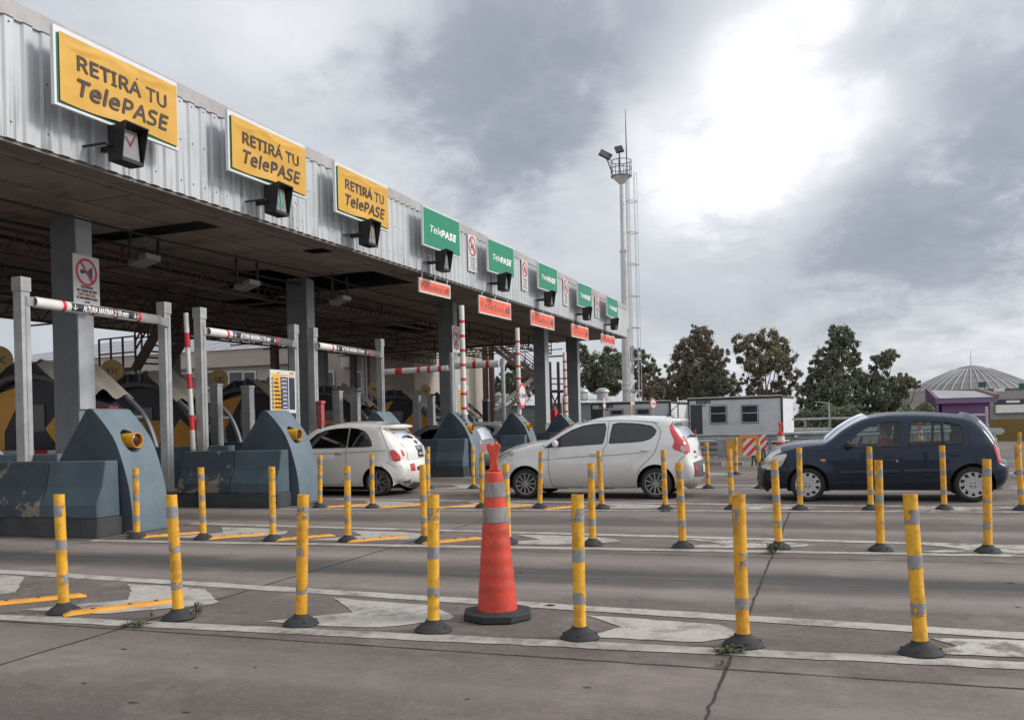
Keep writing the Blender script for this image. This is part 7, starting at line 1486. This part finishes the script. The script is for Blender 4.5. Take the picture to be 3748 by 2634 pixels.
for x, y in ((3595, 1407), (3743, 1412)): p = at(x, y, d2 + 2); b_ = MB(); b_.box(p.x - .45, p.x + .45, p.y - .3, p.y + .3, p.z - .35, p.z + .35); b_.box(p.x - .3, p.x - .2, p.y - .1, p.y, zt2, p.z - .35); b_.box(p.x + .2, p.x + .3, p.y - .1, p.y, zt2, p.z - .35); b_.build('roof_tank', M('dark_green_tank', (.03, .08, .075), .5), t)
p = at(3667, 1425, d2 + 1); b_ = MB(); b_.box(p.x - .9, p.x + .3, p.y - .3, p.y + .3, zt2, p.z + .15); b_.build('air_conditioner', WHITEP, t)
t = thing('white_annex', 'low grey and white annex with small windows left of the purple pavilion', 'building', at(3350, 1500, 110)); d3 = 110; A = at(3320, 1436, d3); B = at(3420, 1434, d3); b_ = MB(); ey_ = fw * 8; v = [Vector((q.x, q.y, z)) for z in (0, A.z) for q in (A, B, B + ey_, A + ey_)]; b_.add(v, [(0, 1, 5, 4), (1, 2, 6, 5), (2, 3, 7, 6), (3, 0, 4, 7), (4, 5, 6, 7)]); b_.build('wall', HALL, t)
b_ = MB(); M4 = frame(Vector((A.x, A.y, 0)) - fw * .05, Vector((B - A).xy.to_3d()), (0, 0, 1)); w_ = (B - A).length; rect2d(b_, M4, 0, w_, 0, at(3330, 1492, d3).z, 0, 0, .04); b_.build('white_base', WHITEP, t)
for x in (3335, 3352, 3368): b_ = MB(); a0 = (at(x, 1480, d3) - A).length; rect2d(b_, M4, a0, a0 + .45, at(x, 1491, d3).z, at(x, 1475, d3).z, 0, .05, .07); b_.build('window', WG, t)
b_ = MB(); A = at(3632, 1600, 46); B = at(3990, 1600, 40); zt3 = at(3640, 1533, 46).z; b_.bar((A.x, A.y, zt3 / 2), (B.x, B.y, zt3 / 2), .3, zt3); o = b_.build('ochre_wall', M('ochre_wall_paint', (.25, .17, .045), .8, 0, .12, 3, dirt=(.17, .12, .04), damt=.5)); tag(o, 'low ochre wall at the right edge behind the dark blue hatchback', 'wall')
p = at(3640, 1578, 42); b_ = MB(); q = [(-.35, -.12), (.25, -.16), (.40, -.06), (.42, .06), (.3, .15), (-.1, .17), (-.35, .12)]; M4 = frame(p, rt, (0, 0, 1)); poly2d(b_, M4, [(x * 1.15, y * 1.0) for x, y in q], 0, -.08, .0); b_.bar(p, (p.x, p.y, 0), .1, .1); o = b_.build('rounded_rail_end', M('pale_green_grey_metal', (.33, .37, .36), .5)); tag(o, 'rounded pale guardrail end just right of the dark blue hatchback', 'guardrail')
p = at(3612, 1560, 44); b_ = MB(); b_.cyl((p.x, p.y, 0), (p.x, p.y, at(3607, 1487, 44).z), .06, n=8); o = b_.build('thin_post', GALV); tag(o, 'thin grey post in front of the purple pavilion', 'post')
# street lamp in the trees
p = at(3035, 1525, 62); b_ = MB(); zt4 = at(3035, 1474, 62).z; b_.cyl((p.x, p.y, 0), (p.x, p.y, zt4), .09, .05, n=8); b_.bar((p.x, p.y, zt4), (p.x - .9, p.y - .3, zt4 + .1), .10, .06); o = b_.build('street_lamp', GALV); tag(o, 'thin street lamp standing in front of the dark tree right of the cabins', 'street lamp')

# ------------------------------------------------------------------ trees
BARK = M('pale_bark', (.19, .16, .13), .85, 0, .3, 3)
def leafmat(name, c1, c2):
    m, nt, bs = newmat(name); P = geo(nt); n = noise(nt, P, .9, 3); n2 = noise(nt, P, 6, 2)
    f = mth(nt, 'ADD', mth(nt, 'MULTIPLY', n, .6), mth(nt, 'MULTIPLY', n2, .4)); nt.links.new(ramp(nt, f, [(.36, c1), (.62, c2)]), bs.inputs['Base Color']); bs.inputs['Roughness'].default_value = .7; bs.inputs['Specular IOR Level'].default_value = .2; return m
LG = leafmat('dull_green_leaves', (.085, .10, .065), (.21, .225, .145)); LR = leafmat('reddish_brown_leaves', (.12, .108, .078), (.25, .22, .16)); LO = leafmat('olive_brown_leaves', (.13, .12, .075), (.27, .24, .155)); LD = leafmat('dark_green_leaves', (.06, .072, .05), (.145, .155, .10))
def tree(label, d, foot, clumps, mat, n_leaf, size, seed, thick=1.0, trunk_r=.20, group='trees beyond the toll plaza', lo=None):
    rnd = random.Random(seed); base = at(foot[0], 1540, d); base.z = 0; t = thing('tree', label, 'tree', base, 0, group)
    cl = [(at(x, y, d + rnd.uniform(-1.5, 1.5) * thick), r / F * d) for x, y, r in clumps]
    b_ = MB(); cen = sum((c for c, r in cl), Vector()) / len(cl); fork = base.lerp(Vector((cen.x, cen.y, cen.z)), .45)
    b_.tube([base, base.lerp(fork, .5) + Vector((rnd.uniform(-.2, .2), 0, 0)), fork], [trunk_r, trunk_r * .8, trunk_r * .65], 7)
    for c, r in cl:
        mid = fork.lerp(c, .5) + Vector((rnd.uniform(-.4, .4), rnd.uniform(-.4, .4), -.3)); b_.tube([fork, mid, c], [trunk_r * .45, trunk_r * .28, trunk_r * .08], 5)
        for k in range(4): q = c + Vector((rnd.uniform(-1, 1), rnd.uniform(-1, 1), rnd.uniform(-.3, 1))) * r * .8; b_.tube([mid.lerp(c, .6), c.lerp(q, .5), q], [trunk_r * .12, trunk_r * .08, trunk_r * .03], 4)
    b_.build('trunk', BARK, t, fixn=False)
    b_ = MB(); tot = sum(r ** 2 for c, r in cl)
    for c, r in cl:
        n = int(n_leaf * 1.75 * r ** 2 / tot); ns = max(5, int(n / 55)); subs = []
        for k in range(ns):
            while True:
                q = Vector((rnd.uniform(-1, 1), rnd.uniform(-1, 1), rnd.uniform(-1, 1)))
                if q.length < 1: break
            q = q.normalized() * (q.length ** .5) * .92; subs.append((c + Vector((q.x * r, q.y * r * .8 * thick, q.z * r)), r * rnd.uniform(.10, .24)))
        for k in range(n):
            sc, sr = subs[rnd.randrange(ns)]; q = Vector((rnd.gauss(0, 1), rnd.gauss(0, 1), rnd.gauss(0, 1))) * sr * .62; p = sc + q; s = size * .70 * rnd.uniform(.5, 1.3)
            e1 = Vector((rnd.gauss(0, .6), rnd.gauss(0, .6), rnd.gauss(-.5, .8))).normalized(); e2 = e1.cross(Vector((rnd.gauss(0, 1), rnd.gauss(0, 1), rnd.gauss(0, 1)))).normalized()
            b_.add([p - e1 * s, p + e2 * s * .38, p + e1 * s, p - e2 * s * .38], [(0, 1, 2, 3)])
    b_.build('crown', mat, t, fixn=False); return t
S_ = 1.6324
def dsp(l): return [(x * S_, y * S_, r * S_) for x, y, r in l]
tree('tall reddish-brown gum tree behind the right cabin, tallest of its pair', 80, (1565 * S_, 0), dsp([(1572, 755, 24), (1550, 775, 30), (1530, 800, 28), (1515, 835, 22), (1590, 790, 30), (1560, 830, 40), (1600, 840, 35), (1545, 860, 35), (1625, 855, 25), (1580, 870, 34), (1512, 870, 22), (1560, 738, 12), (1585, 745, 14), (1620, 800, 18), (1640, 870, 20), (1500, 820, 12)]), LR, 18000, .20, 1)
tree('dark green tree in front of the reddish gum tree behind the right cabin', 77, (1595 * S_, 0), dsp([(1600, 835, 24), (1582, 858, 26), (1615, 865, 24), (1575, 880, 22), (1600, 885, 24)]), LD, 7000, .17, 2)
tree('olive-brown gum tree with gaps of sky, right half of the big pair behind the cabin', 84, (1720 * S_, 0), dsp([(1660, 770, 22), (1690, 775, 26), (1720, 760, 26), (1745, 775, 24), (1765, 800, 24), (1735, 810, 30), (1700, 815, 30), (1670, 810, 20), (1780, 835, 18), (1755, 845, 20), (1700, 850, 18), (1668, 850, 12), (1690, 875, 18), (1742, 876, 24), (1782, 872, 20), (1652, 882, 14), (1715, 890, 16)]), LO, 14500, .20, 3)
tree('tall dark green gum tree right of the cabins, tallest of all', 72, (1868 * S_, 0), dsp([(1890, 755, 26), (1872, 765, 20), (1905, 775, 24), (1880, 795, 26), (1850, 800, 22), (1832, 825, 22), (1860, 835, 32), (1895, 835, 32), (1830, 860, 26), (1870, 875, 36), (1910, 880, 30), (1840, 900, 30), (1880, 920, 32), (1815, 925, 22), (1920, 930, 24), (1815, 870, 20), (1805, 900, 20), (1925, 855, 20), (1912, 805, 20), (1868, 745, 14), (1895, 738, 14)]), LG, 21000, .18, 4)
tree('smaller dark green tree with a leaning pale trunk beside the tallest gum tree', 74, (1955 * S_, 0), dsp([(1985, 805, 22), (2000, 795, 16), (1965, 815, 18), (1950, 840, 18), (1975, 845, 20), (1950, 875, 24), (1975, 885, 26), (1945, 910, 26), (1985, 920, 26), (2010, 915, 18), (1960, 940, 26), (1930, 860, 18), (1925, 900, 20), (2015, 880, 20), (2030, 930, 24), (1990, 855, 18)]), LG, 13500, .18, 5)
tree('rusty brown tree at the right end of the tree row, left of the dome', 76, (2025 * S_, 0), dsp([(2025, 850, 16), (2042, 858, 14), (2055, 862, 10), (2010, 862, 18), (2000, 880, 18), (2025, 880, 14)]), LO, 4200, .18, 6)
tree('dense dull green tree behind the fifth column and the mast', 90, (1360 * S_, 0), dsp([(1365, 800, 24), (1340, 815, 26), (1385, 815, 24), (1355, 840, 32), (1335, 860, 24), (1385, 850, 26), (1315, 850, 18), (1365, 875, 26)]), LG, 12500, .20, 7)
tree('open-crowned gum tree just right of the white mast', 92, (1450 * S_, 0), dsp([(1410, 790, 16), (1432, 800, 20), (1450, 815, 20), (1465, 835, 18), (1440, 840, 18), (1425, 830, 14), (1478, 858, 16)]), LG, 4800, .20, 8)
tree('low reddish tree behind the left cabin', 86, (1470 * S_, 0), dsp([(1455, 860, 22), (1480, 868, 20), (1435, 875, 18), (1500, 880, 20), (1465, 885, 24), (1520, 885, 20)]), LR, 6500, .18, 9)
tree('slim gum tree seen between the fourth and fifth columns', 88, (1285 * S_, 0), dsp([(1300, 790, 20), (1318, 810, 16), (1285, 800, 12), (1305, 835, 18), (1290, 860, 16)]), LG, 4800, .20, 10)
tree('gum tree seen under the canopy beside the right-hand stairs, left one', 92, (1085 * S_, 0), dsp([(1052, 835, 16), (1040, 855, 14), (1075, 850, 20), (1100, 855, 20), (1065, 870, 18), (1090, 880, 22), (1115, 865, 16)]), LD, 5200, .20, 11)
tree('gum tree seen under the canopy beside the right-hand stairs, right one', 90, (1160 * S_, 0), dsp([(1150, 810, 18), (1165, 825, 22), (1140, 835, 20), (1175, 845, 22), (1150, 865, 24), (1130, 870, 20), (1185, 870, 22), (1205, 860, 14)]), LD, 6800, .20, 12)
hb = MB(); rnd = random.Random(44)
for k in range(36000):
    x = rnd.uniform(2880, 3420); yb = 1500 + 18 * math.sin(x * .02) + 10 * math.sin(x * .07); d = rnd.uniform(64, 72); y = rnd.uniform(yb, 1560); p = at(x, y, d)
    if p.z < 0: continue
    s = .12 * rnd.uniform(.6, 1.3); e1 = Vector((rnd.gauss(0, .7), rnd.gauss(0, .7), rnd.gauss(0, .8))).normalized(); e2 = e1.cross(Vector((rnd.gauss(0, 1), rnd.gauss(0, 1), rnd.gauss(0, 1)))).normalized(); hb.add([p - e1 * s, p + e2 * s * .45, p + e1 * s, p - e2 * s * .45], [(0, 1, 2, 3)])
o = hb.build('undergrowth', LG, fixn=False); o['kind'] = 'stuff'; tag(o, 'dense dark undergrowth at the foot of the trees', 'undergrowth')
hb = MB()
for k in range(14000):
    x = rnd.uniform(-400, 2900) if k % 2 else rnd.uniform(2100, 2900); d = rnd.uniform(120, 140); y = rnd.uniform(1478 if x > 1700 else 1500, 1545); p = at(x, y, d)
    if p.z < 0: continue
    s = .5 * rnd.uniform(.6, 1.3); e1 = Vector((rnd.gauss(0, .7), rnd.gauss(0, .7), rnd.gauss(0, .8))).normalized(); e2 = e1.cross(Vector((rnd.gauss(0, 1), rnd.gauss(0, 1), rnd.gauss(0, 1)))).normalized(); hb.add([p - e1 * s, p + e2 * s * .6, p + e1 * s, p - e2 * s * .6], [(0, 1, 2, 3)])
o = hb.build('far_hedge', LD, fixn=False); o['kind'] = 'stuff'; tag(o, 'distant dark hedge along the horizon', 'hedge')
